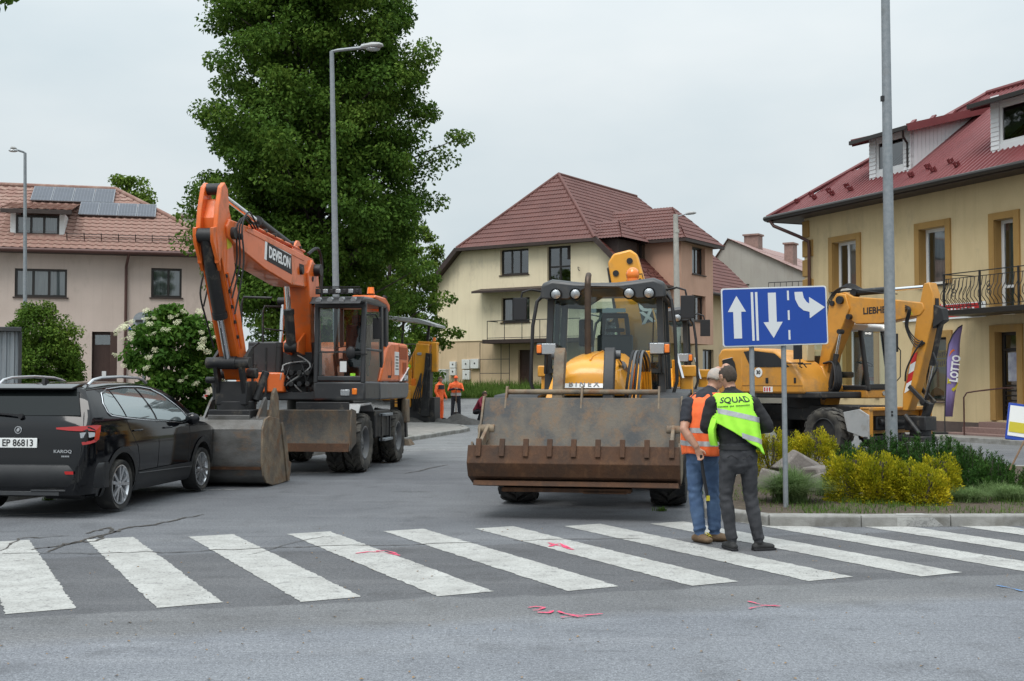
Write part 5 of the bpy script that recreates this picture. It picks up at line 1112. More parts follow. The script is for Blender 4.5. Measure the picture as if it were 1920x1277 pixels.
for k in range(8): hose(EX, [(-.36 + k * .08, -1.08, 1.95 + rnd.uniform(-.1, .15)), (-.4 + rnd.uniform(0, .7), -1.3 + rnd.uniform(-.1, .1), 1.8 + rnd.uniform(-.1, .1)), (-.4 + rnd.uniform(0, .6), -1.25, 1.5), (-.3 + k * .07, -1.0, 1.3)], .014, 'ink' if k % 3 else 'lgrey')
# upper structure
part('platform', M['cabgrey'], EX, lambda b: (b.box((0, .45, 1.34), (2.42, 3.3, .16))), .03)
part('side_skirt', M['grey'], EX, lambda b: b.prism([(-.3, 1.26), (2.0, 1.26), (2.12, 1.38), (2.12, 1.58), (-.3, 1.58)], 'x', .95, 1.235), .03)
hd = part('engine_cover', M['orange'], EX, lambda b: (b.prism([(-.32, 1.585), (2.05, 1.585), (2.14, 1.7), (2.14, 2.25), (2.02, 2.36), (.62, 2.36), (.30, 2.28)], 'x', -.2, 1.225)), .05)
part('engine_cover_side', M['orange'], EX, lambda b: b.box((-.72, 1.35, 1.95), (.98, 1.5, .78)), .04)
part('counterweight', M['orange'], EX, lambda b: b.loft([[(x * s_, y, z) for x, z in ((-1.2, 1.36), (1.2, 1.36), (1.22, 1.6), (1.22, 2.1), (1.1, 2.28), (-1.1, 2.28), (-1.22, 2.1), (-1.22, 1.6))] for y, s_ in ((1.9, 1.0), (2.2, .99), (2.36, .9), (2.42, .75))]), .02)
M['grille'] = mat('orange_grille', (.40, .085, .02), .7, col2=(.30, .06, .015), sc=40)
part('grille', M['grille'], hd, lambda b: (b.box((1.228, 1.62, 2.16), (.012, .7, .24)), b.box((1.228, 1.75, 1.86), (.012, .32, .24))), .004)
part('notice', M['wplate'], hd, lambda b: b.box((1.229, 1.05, 1.95), (.008, .36, .46)))
part('notice_print', M['ink'], hd, lambda b: [b.box((1.2345, 1.05, 2.08 - .06 * k), (.002, .26 - .05 * (k % 2), .02)) for k in range(5)])
part('panel_seam', M['ink'], hd, lambda b: (b.box((1.2265, 1.25, 1.97), (.004, .012, .74)), b.box((1.2265, .62, 1.85), (.004, .012, .3)), b.box((1.2265, .45, 1.69), (.004, .26, .05))))
tri = part('emblem_panel', M['cabgrey'], hd, lambda b: b.prism([(1.38, 1.60), (2.1, 1.60), (2.08, 1.86)], 'x', 1.226, 1.232))
part('emblem_edge', M['wink'], hd, lambda b: b.bar((1.231, 1.36, 1.60), (1.231, 2.08, 1.88), .008, .045, (1, 0, 0)))
text('165W', .14, M['wink'], hd, axes((1.236, 1.84, 1.665), (0, 1, 0), (0, 0, 1)), bold=.004)
part('exhaust', M['dark'], EX, lambda b: (b.cyl((.75, 1.1, 2.35), (.75, 1.1, 2.62), .12), b.tube([(.75, 1.1, 2.6), (.75, 1.1, 2.72), (.8, 1.25, 2.8)], .05, 8)))
part('tank_cover', M['cabgrey'], EX, lambda b: (b.box((-.72, -.1, 2.02), (.92, 1.2, .62)), b.box((-.72, -.2, 1.52), (.95, 1.6, .2))), .03)
part('front_locker', M['orange'], EX, lambda b: b.box((-.72, -1.02, 1.58), (.9, .62, .36)), .03)
part('filler_cap', M['orange'], EX, lambda b: (b.cyl((-.5, -.3, 2.33), (-.5, -.3, 2.44), .06), b.cyl((-.3, -.4, 2.33), (-.3, -.4, 2.40), .05)))
part('handrail', M['dark'], EX, lambda b: (b.tube([(-1.1, -1.25, 1.5), (-1.1, -1.25, 3.0), (-1.08, -1.2, 3.12), (-.55, -1.2, 3.1)], .022, 8), b.tube([(-.7, -1.25, 2.3), (-.7, -1.25, 2.85), (-.68, -1.22, 2.95), (-.3, -.9, 2.95)], .02, 8), b.tube([(-.7, -1.25, 2.55), (-.3, -1.0, 2.5)], .016, 6), b.tube([(-1.1, -1.25, 1.9), (-.8, -1.3, 1.9), (-.8, -1.32, 1.45)], .02, 6), b.tube([(-.85, -1.35, 1.2), (-.85, -1.35, 2.2), (-.75, -1.3, 2.3)], .022, 6), b.tube([(-.6, -1.35, 1.2), (-.6, -1.35, 2.2)], .022, 6)))
# cab
cx0, cx1, cy0, cy1, cz0, cz1 = .27, 1.215, -1.36, .42, 1.27, 3.02
part('cab_floor', M['cabgrey'], EX, lambda b: b.box(((cx0 + cx1) / 2, (cy0 + cy1) / 2, cz0 + .16), (cx1 - cx0, cy1 - cy0, .34)), .04)
part('cab_frame', M['cabgrey'], EX, lambda b: ([b.bar((x, cy0 + .04, cz0 + .3), (x, cy0 + .10, cz1 - .02), .085, .09) for x in (cx0 + .045, cx1 - .045)], [b.bar((x, .0, cz0 + .3), (x, -.05, cz1 - .02), .07, .12) for x in (cx0 + .04, cx1 - .04)],
    [b.bar((x, cy1 - .05, cz0 + .3), (x, cy1 - .12, cz1 - .02), .08, .1) for x in (cx0 + .045, cx1 - .045)], b.box(((cx0 + cx1) / 2, cy0 + .1, cz1 - .06), (cx1 - cx0, .1, .12)), b.box(((cx0 + cx1) / 2, cy1 - .05, 1.9), (cx1 - cx0 - .1, .05, .7)), b.box((cx1 - .03, -.65, cz0 + .9), (.04, 1.3, .05))), .02)
part('cab_front_sill', M['cabgrey'], EX, lambda b: b.box(((cx0 + cx1) / 2, cy0 + .03, cz0 + .38), (cx1 - cx0 - .16, .07, .09)), .02)
part('door_panel', M['cabgrey'], EX, lambda b: b.prism([(.0, 1.55), (.42, 1.55), (.42, 2.95), (.33, 2.95), (.28, 2.2), (.0, 1.8)], 'x', cx1 - .06, cx1 - .005), .01)
part('windscreen', M['cabglass'], EX, lambda b: (b.quad((cx0 + .09, cy0 + .05, cz0 + .86), (cx1 - .09, cy0 + .05, cz0 + .86), (cx1 - .09, cy0 + .095, cz1 - .12), (cx0 + .09, cy0 + .095, cz1 - .12)), b.quad((cx0 + .09, cy0 + .045, cz0 + .43), (cx1 - .09, cy0 + .045, cz0 + .43), (cx1 - .09, cy0 + .05, cz0 + .84), (cx0 + .09, cy0 + .05, cz0 + .84))))
for x in (cx0 + .03, cx1 - .03):
    part('side_window', M['cabglass'], EX, lambda b: b.quad((x, cy0 + .1, 2.2), (x, -.06, 2.2), (x, -.1, cz1 - .12), (x, cy0 + .14, cz1 - .12)))
    part('door_window', M['cabglass'], EX, lambda b: b.quad((x, cy0 + .1, 1.6), (x, -.06, 1.6), (x, -.06, 2.15), (x, cy0 + .1, 2.15)))
part('screen_split', M['cabgrey'], EX, lambda b: b.box(((cx0 + cx1) / 2, cy0 + .05, cz0 + .85), (cx1 - cx0 - .17, .03, .028)))
rf = part('cab_roof', M['cabgrey'], EX, lambda b: (b.prism([(cy0 - .18, cz1 - .03), (cy0 - .05, cz1 + .08), (cy1 - .3, cz1 + .13), (cy1 + .02, cz1 + .06), (cy1, cz1 - .04)], 'x', cx0 + .0, cx1 + .0)), .04)
part('roof_cover', M['orange'], rf, lambda b: b.prism([(-.75, cz1 + .1), (-.6, cz1 + .16), (.15, cz1 + .16), (cy1 + .05, cz1 + .05), (cy1 + .05, cz1 - .10), (.2, cz1 + .02)], 'x', cx1 - .45, cx1 + .012), .03)
part('visor', M['black'], rf, lambda b: b.prism([(cy0 - .30, cz1 - .06), (cy0 - .28, cz1 - .04), (cy0 - .05, cz1 + .07), (cy0 - .05, cz1 + .04)], 'x', cx0 + .02, cx1 - .02))
lb = part('light_bar', M['ink'], rf, lambda b: (b.box(((cx0 + cx1) / 2, cy0 - .06, cz1 + .17), (.82, .06, .10)), b.bar((cx0 + .05, cy0 - .02, cz1 + .25), (cx1 - .1, cy0 - .02, cz1 + .25), .03, .02)))
for k in range(7): part('work_light', M['lamp'] if k % 2 else M['dark'], lb, lambda b: b.box((cx0 + .13 + k * .115, cy0 - .095, cz1 + .17), (.09 if k % 2 else .06, .02, .07)), .008)
for k in range(4): part('roof_lamp', M['lamp'], rf, lambda b: b.cyl((cx0 + .16 + k * .21, cy0 - .25, cz1 + .0), (cx0 + .16 + k * .21, cy0 - .16, cz1 + .02), .05, seg=12))
part('beacon', M['amber'], rf, lambda b: (b.cyl((cx1 - .28, .12, cz1 + .24), (cx1 - .28, .12, cz1 + .36), .075, .06)))
part('beacon_stalk', M['dark'], rf, lambda b: (b.cyl((cx1 - .28, .12, cz1 + .1), (cx1 - .28, .12, cz1 + .25), .05), b.cyl((cx1 - .05, .2, cz1 + .12), (cx1 - .02, .22, cz1 + .2), .045)))
mr_ = part('mirror', M['ink'], EX, lambda b: (b.box((cx1 + .12, -.95, 2.55), (.16, .07, .38)), b.tube([(cx1 - .02, cy0 + .1, 2.78), (cx1 + .12, -1.1, 2.80), (cx1 + .13, -.97, 2.72)], .014, 6)), .02)
part('lower_mirror', M['ink'], EX, lambda b: (b.ball((cx1 - .22, cy0 - .16, 2.10), (.085, .05, .115)), b.bar((cx1 - .2, cy0 - .14, 2.08), (cx1 + .02, cy0 + .06, 2.08), .02, .02)))
part('front_lamp', M['lamp'], EX, lambda b: b.box((cx1 - .36, cy0 - .005, 1.40), (.17, .03, .11)), .012)
part('indicator', M['amber'], EX, lambda b: b.box((cx1 - .19, cy0 - .003, 1.42), (.09, .03, .11)), .012)
part('sticker', M['wplate'], EX, lambda b: b.box((cx0 + .54, cy0 + .03, 1.86), (.12, .006, .19)))
part('sticker', M['hivis'], EX, lambda b: b.box((cx1 - .23, cy0 + .03, 1.70), (.09, .006, .085)))
se = part('seat', M['navy'], EX, lambda b: (b.box((.72, -.25, 1.95), (.5, .5, .14)), b.box((.72, .05, 2.32), (.48, .12, .7)), b.box((.72, .06, 2.76), (.26, .09, .18))), .04)
part('control_lever', M['dark'], EX, lambda b: (b.bar((.72, -.75, 1.6), (.72, -.9, 2.15), .08, .08), b.lathe([(0, .17), (.02, .185), (0, .2)], (.72, -.85, 2.18), (0, -.3, 1), 20), [b.bar((.72 + s_ * .3, -.4, 1.7), (.72 + s_ * .3, -.55, 2.1), .05, .05) for s_ in (-1, 1)], b.box((1.05, -1.05, 2.0), (.16, .05, .2))), .01)
# boom: upright lower piece, level upper piece, stick folded back, bucket
BX = -.10
plate(EX, 'lower_boom', 'orange', [(-.30, 1.45), (-.80, 1.45), (-1.05, 2.2), (-1.15, 3.0), (-1.25, 3.55), (-1.0, 3.80), (-.68, 3.70), (-.52, 3.2), (-.45, 2.4)], BX - .24, BX + .24, .02)
bm = plate(EX, 'upper_boom', 'orange', [(-.62, 3.62), (-.85, 3.38), (-1.3, 3.27), (-2.0, 3.25), (-3.4, 3.40), (-4.7, 3.64), (-5.0, 3.72), (-5.06, 3.88), (-4.95, 4.0), (-4.0, 3.99), (-2.6, 3.92), (-1.4, 3.86), (-.8, 3.84)], BX - .19, BX + .19, .02)
part('boom_rib', M['orange'], bm, lambda b: (b.prism([(-1.35, 3.74), (-4.3, 3.90), (-4.3, 3.94), (-1.35, 3.80)], 'x', BX - .2, BX + .2), b.prism([(-1.35, 3.29), (-2.0, 3.27), (-2.0, 3.31), (-1.35, 3.33)], 'x', BX - .2, BX + .2)), .004)
dc_ = part('name_panel', M['ink'], bm, lambda b: b.prism([(-2.05, 3.44), (-3.35, 3.55), (-3.32, 3.85), (-2.08, 3.76)], 'x', BX + .19, BX + .196))
part('name_panel_edge', M['wink'], bm, lambda b: b.prism([(-3.35, 3.55), (-3.45, 3.56), (-3.42, 3.87), (-2.1, 3.775), (-2.08, 3.76), (-3.32, 3.85)], 'x', BX + .19, BX + .1955))
text('DEVELON', .25, M['wink'], dc_, axes((BX + .199, -2.70, 3.65), (0, 1, -.075), (0, 0, 1)), bold=.009, sx=1.0)
for x0_, x1_, y_, z_, r_ in ((-.32, .36, -.86, 3.62, .11), (-.3, .3, -.5, 1.62, .1), (-.25, .25, -4.86, 3.80, .09), (.1, .24, -1.55, 3.55, .07)): part('boom_pin', M['dark'], EX, lambda b: b.cyl((BX + x0_, y_, z_), (BX + x1_, y_, z_), r_), .006)
for sx in (-1, 1):
    ram(EX, (BX + sx * .36, -1.12, 1.48), (BX + sx * .30, -1.0, 3.05), .075, .5)
ram(EX, (BX - .0, -1.45, 2.2), (BX, -1.75, 3.35), .085, .55)
part('ram_bracket', M['orange'], EX, lambda b: (b.prism([(-.98, 2.05), (-1.5, 2.12), (-1.5, 2.28), (-1.02, 2.5)], 'x', BX - .14, BX - .1), b.prism([(-.98, 2.05), (-1.5, 2.12), (-1.5, 2.28), (-1.02, 2.5)], 'x', BX + .1, BX + .14)), .006)
ram(EX, (BX, -1.55, 3.98), (BX, -5.10, 4.42), .085, .48)
part('ram_bracket', M['orange'], EX, lambda b: [b.prism([(-1.2, 3.84), (-1.9, 3.88), (-1.6, 4.08), (-1.5, 4.08)], 'x', BX + s_ * .13 - .02, BX + s_ * .13 + .02) for s_ in (-1, 1)], .004)
stk = plate(EX, 'stick', 'orange', [(-5.10, 4.28), (-5.26, 3.98), (-5.22, 3.5), (-4.70, 2.4), (-4.24, 1.62), (-4.04, 1.62), (-3.99, 1.80), (-4.40, 2.7), (-4.68, 3.5), (-4.74, 3.95), (-4.95, 4.28)], BX - .15, BX + .15, .02)
part('stick_ear', M['orange'], stk, lambda b: [b.prism([(-5.30, 3.3), (-5.40, 3.7), (-5.34, 4.1), (-5.22, 4.44), (-5.10, 4.52), (-4.98, 4.44), (-4.92, 4.2), (-5.1, 3.9), (-5.2, 3.4)], 'x', BX + s_ * .13 - .035, BX + s_ * .13 + .035) for s_ in (-1, 1)], .012)
part('ram_lug', M['orange'], stk, lambda b: [b.prism([(-5.26, 3.86), (-5.52, 3.80), (-5.50, 3.60), (-5.2, 3.2)], 'x', BX + s_ * .13 - .025, BX + s_ * .13 + .025) for s_ in (-1, 1)], .008)
part('warning_sticker', M['posteryel'], stk, lambda b: b.prism([(-4.95, 3.55), (-4.78, 3.6), (-4.80, 3.9), (-5.0, 3.85)], 'x', BX + .15, BX + .154))
ram(EX, (BX, -5.40, 3.70), (BX, -4.48, 1.88), .10, .62)
part('bucket_link', M['dark'], EX, lambda b: ([b.bar((BX + s_ * .2, -4.48, 1.88), (BX + s_ * .2, -4.25, 1.30), .06, .14) for s_ in (-1, 1)], [b.bar((BX + s_ * .24, -4.48, 1.88), (BX + s_ * .24, -4.12, 2.1), .05, .11) for s_ in (-1, 1)], b.cyl((BX - .34, -4.48, 1.88), (BX + .34, -4.48, 1.88), .085), b.cyl((BX - .3, -4.05, 1.72), (BX + .3, -4.05, 1.72), .08)), .008)
part('tilt_coupler', M['dark'], EX, lambda b: (b.box((BX, -4.12, 1.42), (.5, .5, .36)), b.cyl((BX, -4.12, 1.10), (BX, -4.12, 1.30), .3), b.box((BX, -4.12, 1.10), (.66, .62, .14)), b.cyl((BX + .3, -4.12, 1.3), (BX + .42, -3.98, 1.75), .06), b.cyl((BX - .3, -4.15, 1.3), (BX - .36, -4.1, 1.65), .06), b.cyl((BX - .42, -4.3, 1.62), (BX - .2, -4.3, 1.62), .05)), .015)
part('coupler_hook', M['bucket'], EX, lambda b: b.box((BX, -4.42, 1.04), (.66, .08, .10)), .01)
hw2 = .56
shell = [(-4.48, 1.02), (-4.58, .88), (-4.60, .40), (-4.53, .19), (-4.40, .08), (-4.14, .025), (-3.85, .01), (-3.45, .03)]
inn = [(y + .03 * (1 if y < -4.2 else 0), z + (.03 if z < .3 else 0)) for y, z in reversed(shell)]
bk = part('bucket', M['bucket'], EX, lambda b: b.prism(shell + inn, 'x', BX - hw2, BX + hw2), .006)
part('bucket_top', M['bucket'], bk, lambda b: (b.prism([(-4.47, 1.02), (-4.28, 1.06), (-3.92, 1.02), (-3.92, .99), (-4.28, 1.03), (-4.45, .99)], 'x', BX - hw2, BX + hw2), [b.prism([(-4.40, 1.03), (-4.0, 1.02), (-3.95, 1.30), (-4.02, 1.36), (-4.12, 1.3)], 'x', BX + q - .02, BX + q + .02) for q in (-.42, .42)]), .006)
for s_ in (-1, 1):
    part('bucket_side', M['earthy'], bk, lambda b: b.prism([(-4.48, 1.03), (-4.59, .88), (-4.61, .40), (-4.54, .185), (-4.40, .07), (-4.14, .012), (-3.80, .005), (-3.42, .02), (-3.55, .45), (-3.85, 1.02), (-4.28, 1.07)], 'x', BX + s_ * hw2, BX + s_ * (hw2 + .03)), .006)
    part('side_cutter', M['earthy'], bk, lambda b: b.prism([(-3.38, .02), (-3.30, .30), (-3.42, .34), (-3.55, .75), (-3.72, .95), (-3.80, .95), (-3.60, .45), (-3.48, .02)], 'x', BX + s_ * (hw2 + .03), BX + s_ * (hw2 + .055)), .006)
part('bucket_ear', M['earthy'], bk, lambda b: b.prism([(-4.0, 1.0), (-3.55, .98), (-3.6, 1.35), (-3.72, 1.5), (-3.84, 1.42)], 'x', BX + .45, BX + .5), .01)
part('wear_strip', M['rust'], bk, lambda b: b.prism([(-4.57, .32), (-4.56, .28), (-4.585, .275), (-4.595, .32)], 'x', BX - hw2, BX + hw2))
for k in range(5): part('bucket_tooth', M['bucket'], bk, lambda b: b.prism([(-3.55, .0), (-3.2, .03), (-3.2, .05), (-3.55, .10)], 'x', BX - hw2 + .04 + k * .24, BX - hw2 + .14 + k * .24), .008)
for k, (dx, s_) in enumerate(((.2, 1), (.24, 1), (-.2, -1), (.28, 1))):
    hose(EX, [(BX + dx, -4.0, 3.98), (BX + dx + .02, -4.45, 4.08 + .03 * k), (BX + dx + .02, -4.75, 3.9), (BX + dx + .03 + .01 * k, -4.78, 3.35), (BX + dx - .02, -4.92, 2.95 - .12 * k)], .014)
hose(EX, [(BX + .15, -1.0, 3.9), (BX + .2, -.55, 4.05), (BX + .22, -.35, 3.7), (BX + .2, -.45, 2.8), (BX + .15, -.6, 2.0)], .03); hose(EX, [(BX - .2, -4.9, 3.3), (BX - .24, -5.0, 2.9), (BX - .22, -4.8, 2.5), (BX - .18, -4.6, 2.1)], .014)
part('steel_pipe', M['orange'], EX, lambda b: [b.tube([(BX + q, -1.2, 3.93), (BX + q, -2.6, 3.98), (BX + q, -3.9, 4.04)], .02, 6) for q in (.10, .15)] + [b.tube([(BX + .175, -5.0, 3.2), (BX + .175, -4.4, 2.1)], .018, 6)])
for k in range(6): part('pipe_clamp', M['dark'], bm, lambda b: b.box((BX + .125, -1.5 - k * .45, 3.965 + .018 * k), (.13, .05, .05)), .006)
for k in range(5): part('hose_clamp', M['dark'], stk, lambda b: b.box((BX + .16, -5.0 + .12 * k, 3.15 - .22 * k), (.04, .06, .05)), .005)
for y_, z_, r_ in ((-1.0, 3.45, .05), (-4.6, 3.78, .05), (-.7, 2.2, .045)): part('grease_point', M['ink'], EX, lambda b: b.cyl((BX + .18, y_, z_), (BX + .25, y_, z_), r_, seg=10), .004)
part('type_plate', M['ink'], bm, lambda b: b.box((BX + .192, -1.5, 3.62), (.006, .26, .10)))
part('weld_seam', M['orange'], stk, lambda b: [b.tube([(BX + s_ * .15, -5.2, 3.45), (BX + s_ * .15, -4.72, 2.5), (BX + s_ * .15, -4.3, 1.75)], .012, 5) for s_ in (-1, 1)])
# loose things lying behind the blade
tag(part('traffic_cone', M['hivo'], None, lambda b: (b.box((-3.55, 20.75, 1.10), (.22, .22, .03)), b.cyl((-3.55, 20.75, 1.11), (-3.75, 20.7, 1.2), .06, .03)), .004), 'small orange cone lying on the chassis behind the dozer blade', 'cone')
# ---------------------------------------------------------------- yellow backhoe loaders (one behind the other)
M['stack'] = mat('heat_browned_steel', (.09, .06, .04), .45, .5, col2=(.05, .035, .028), sc=6)
BK = thing('backhoe_loader', 'yellow backhoe loader facing the crossing with a wide rusty front bucket', 'loader', (1.07, 15.45, 0), R(-10.5), 'backhoe loaders queued on the side street')
for sx in (-1, 1):
    wheel(BK, (sx * .98, 0, .56), .56, .46, .30, 'disc', 15, .045, out=sx, rm='lgrey', rot=.2)
    wheel(BK, (sx * .95, 2.35, .68), .68, .46, .36, 'disc', 15, .05, out=sx, rm='lgrey', rot=.5)
    part('front_fender', M['black'], BK, lambda b: b.prism([(-.62, 1.30), (-.45, 1.42), (.5, 1.45), (.68, 1.30), (.68, 1.26), (.48, 1.41), (-.44, 1.38), (-.6, 1.27)], 'x', sx * .66, sx * 1.24), .01)
    part('fender_bracket', M['lgrey'], BK, lambda b: b.prism([(.3, 1.0), (.9, 1.05), (.85, 1.62), (.5, 1.5)], 'x', sx * .58, sx * .64), .01)
    part('rear_fender', M['cabgrey'], BK, lambda b: b.prism([(1.55, .95), (1.7, 1.35), (2.0, 1.48), (2.8, 1.48), (3.05, 1.3), (3.05, 1.22), (2.8, 1.42), (2.0, 1.42), (1.75, 1.3), (1.6, .95)], 'x', sx * .68, sx * 1.2), .01)
part('chassis', M['dark'], BK, lambda b: (b.box((0, 1.3, .78), (.7, 3.9, .4)), b.box((0, 0, .58), (1.6, .3, .26)), b.box((0, 2.35, .68), (1.5, .4, .4))), .02)
part('hood', M['jyellow'], BK, lambda b: b.loft([[(x * w, y, 1.42 + (z - 1.42) * h) for x, z in ((-.47, 1.42), (.47, 1.42), (.46, 1.62), (.40, 1.80), (.28, 1.90), (.1, 1.935), (-.1, 1.935), (-.28, 1.90), (-.40, 1.80), (-.46, 1.62))] for y, w, h in ((-.52, .92, .50), (-.46, .97, .72), (-.36, 1.0, .85), (-.1, 1.02, .97), (.5, 1.06, 1.07), (1.28, 1.12, 1.18))]), .012)
part('hood_crease', M['jyellow'], BK, lambda b: b.tube([(0, -.34, 1.875), (0, -.1, 1.925), (0, .5, 1.975), (0, 1.2, 2.03)], .012, 6))
gr_ = part('grille', M['ink'], BK, lambda b: (b.box((0, -.42, 1.20), (.86, .1, .42)), [b.box((0, -.475, 1.06 + .06 * k), (.8, .015, .02)) for k in range(6)]), .01)
bp_ = part('name_board', M['wplate'], BK, lambda b: b.box((-.06, -.515, 1.56), (.52, .02, .11), Matrix.Rotation(R(-25), 3, 'X')), .004)
text('B I N E X', .10, M['grey'], bp_, axes((-.06, -.530, 1.562), (1, 0, 0), (0, .42, .9)), bold=.002)
part('exhaust_stack', M['stack'], BK, lambda b: (b.cyl((-.16, .75, 1.95), (-.16, .75, 2.95), .045), b.tube([(-.16, .75, 2.93), (-.16, .76, 3.0), (-.16, .80, 3.05), (-.16, .86, 3.08)], .043, 10)))
# loader arms and tilt levers
for sx in (-1, 1):
    part('loader_arm', M['jyellow'], BK, lambda b: b.prism([(1.15, 1.55), (1.3, 1.85), (.9, 1.85), (-.5, 1.25), (-1.15, .75), (-1.15, .55), (-.6, .85), (.6, 1.35)], 'x', sx * .56 - .05, sx * .56 + .05), .012)
    ram(BK, (sx * .62, .95, 1.05), (sx * .62, -.35, 1.22), .06, .6)
    part('tilt_lever', M['earthy' if sx < 0 else 'dark'], BK, lambda b: b.prism([(-.75, 1.95), (-.9, 2.02), (-.98, 1.95), (-1.18, 1.4), (-1.2, .95), (-1.08, .95), (-1.0, 1.4)], 'x', sx * .31 - .065, sx * .31 + .065), .01)
    ram(BK, (sx * .43, .8, 1.6), (sx * .36, -.78, 1.93), .055, .6, 'grey')
part('hose_bundle', M['jyellow'], BK, lambda b: [b.bar((.63 + .035 * k, .55, 1.1), (.6 + .035 * k, .3, 2.0), .03, .05) for k in range(4)])
for k in range(4): hose(BK, [(.46 + .05 * k, -.55, 1.2), (.5 + .05 * k, -.62, 1.6), (.55 + .04 * k, -.3, 1.98), (.6 + .04 * k, .3, 1.8), (.62, .6, 1.3)], .018, 'grey' if k % 2 else 'ink')
# four-in-one bucket
bw = 1.19
lb_ = part('loader_bucket', M['scraped'], BK, lambda b: b.prism([(-1.22, 1.40), (-1.26, 1.40), (-1.62, .78), (-1.78, .52), (-1.72, .46), (-1.35, .55), (-1.2, .9)], 'x', -bw, bw), .008)
cl_ = part('clam_jaw', M['rust'], BK, lambda b: b.prism([(-2.02, .86), (-2.05, .86), (-2.12, .66), (-2.05, .50), (-1.80, .40), (-1.76, .43), (-2.0, .54), (-2.08, .66)], 'x', -bw - .04, bw + .02), .006)
part('cutting_edge', M['rust'], cl_, lambda b: (b.prism([(-2.02, .455), (-2.06, .40), (-1.7, .36), (-1.7, .40)], 'x', -bw + .02, bw + .0), b.box((-.1, -1.85, .345), (1.5, .2, .05)), b.box((.35, -1.85, .33), (.5, .2, .04))), .005)
for k in range(9):
    xk = -bw + .06 + k * (2 * bw - .16) / 8; part('jaw_strap', M['rust'], cl_, lambda b: b.prism([(-2.01, .93), (-2.055, .94), (-2.075, .88), (-2.12, .74), (-2.09, .74), (-2.045, .84)], 'x', xk, xk + .06), .004)
for sx in (-1, 1):
    part('bucket_cheek', M['earthy'], lb_, lambda b: b.prism([(-1.2, 1.42), (-1.28, 1.42), (-1.45, 1.12), (-1.72, .78), (-1.95, .90), (-2.0, .80), (-1.9, .5), (-1.7, .42), (-1.3, .5), (-1.15, .9)], 'x', sx * bw, sx * (bw + .025)), .005)
    part('jaw_arm', M['earthy'], cl_, lambda b: (b.prism([(-1.40, 1.10), (-1.62, 1.02), (-2.03, .86), (-2.08, .66), (-1.98, .66), (-1.7, .86), (-1.38, .95)], 'x', sx * (bw - .10), sx * (bw - .06)), b.cyl((sx * (bw - .16), -1.45, 1.02), (sx * (bw + .04), -1.45, 1.02), .06)), .006)
    part('bucket_stop', M['scraped'], lb_, lambda b: b.prism([(-1.22, 1.40), (-1.27, 1.38), (-1.3, 1.3), (-1.2, 1.3)], 'x', sx * bw * .98, sx * bw * .5))
part('cross_bar', M['earthy'], BK, lambda b: b.cyl((-.93, -1.16, 1.47), (.93, -1.16, 1.47), .032))
for x in (-.93, 0, .93): part('bar_bracket', M['earthy'], BK, lambda b: b.prism([(-1.1, 1.54), (-1.2, 1.54), (-1.34, 1.26), (-1.3, 1.24), (-1.18, 1.38)], 'x', x - .012, x + .012), .003)
# cab
kx, ky0, ky1, kz0, kz1 = .84, 1.30, 2.95, 1.32, 2.90
part('cab_base', M['cabgrey'], BK, lambda b: (b.box((0, 2.1, 1.18), (1.62, 1.6, .34)), b.box((0, 2.92, 1.6), (1.62, .06, .6))), .03)
part('cab_frame', M['cabgrey'], BK, lambda b: ([b.bar((sx * (kx - .0), ky0 + .12, 1.05), (sx * (kx - .06), ky0 + .2, kz1 - .02), .09, .1) for sx in (-1, 1)], [b.bar((sx * kx, 2.2, 1.3), (sx * (kx - .06), 2.2, kz1), .06, .09) for sx in (-1, 1)], [b.bar((sx * kx, ky1, 1.3), (sx * (kx - .06), ky1, kz1), .09, .1) for sx in (-1, 1)],
    b.box((0, ky0 + .12, 1.5 + .35), (.0001, .0001, .0001)), b.bar((-kx + .04, ky0 + .06, 1.75), (kx - .04, ky0 + .06, 1.75), .05, .06)), .02)
part('windscreen', M['cabglass'], BK, lambda b: (b.quad((-kx + .06, ky0 + .1, 1.10), (kx - .06, ky0 + .1, 1.10), (kx - .10, ky0 + .18, kz1 - .08), (-kx + .10, ky0 + .18, kz1 - .08))))
part('tint_strip', M['carglass'], BK, lambda b: b.box((.05, ky0 + .19, 2.62), (.5, .01, .06)))
for sx in (-1, 1):
    part('side_window', M['cabglass'], BK, lambda b: b.quad((sx * (kx + .0), ky0 + .2, 1.32), (sx * kx, ky1 - .1, 1.32), (sx * (kx - .055), ky1 - .1, kz1 - .05), (sx * (kx - .055), ky0 + .25, kz1 - .05)))
    part('door_rail', M['ink'], BK, lambda b: b.tube([(sx * (kx + .04), ky0 + .14, 2.86), (sx * (kx + .12), ky0 + .0, 2.75), (sx * (kx + .17), ky0 - .08, 2.4), (sx * (kx + .20), ky0 - .1, 1.6), (sx * (kx + .14), ky0 - .1, 1.40), (sx * (kx + .02), ky0 - .02, 1.38)], .026, 8))
    mi = part('mirror', M['ink'], BK, lambda b: (b.tube([(sx * (kx - .02), ky0 + .05, 2.88), (sx * (kx + .2), ky0 - .05, 2.92), (sx * (kx + .32), ky0 - .1, 2.88), (sx * (kx + .34), ky0 - .1, 2.78)], .016, 6), b.box((sx * (kx + .35), ky0 - .1, 2.64), (.19, .09, .32))), .03)
    hl_ = part('headlamp', M['cabgrey'], BK, lambda b: (b.box((sx * .80, ky0 - .10, 2.06), (.30, .14, .17)), b.bar((sx * .84, ky0, 1.7), (sx * .82, ky0 - .06, 2.0), .05, .05)), .04)
    part('lens', M['lamp'], hl_, lambda b: b.box((sx * .765, ky0 - .178, 2.06), (.20, .02, .155)), .03); part('indicator', M['amber'], hl_, lambda b: b.box((sx * .905, ky0 - .173, 2.06), (.07, .02, .12)), .02)
part('rear_window', M['cabglass'], BK, lambda b: b.quad((-kx + .08, ky1, 1.9), (kx - .08, ky1, 1.9), (kx - .12, ky1, kz1 - .05), (-kx + .12, ky1, kz1 - .05)))
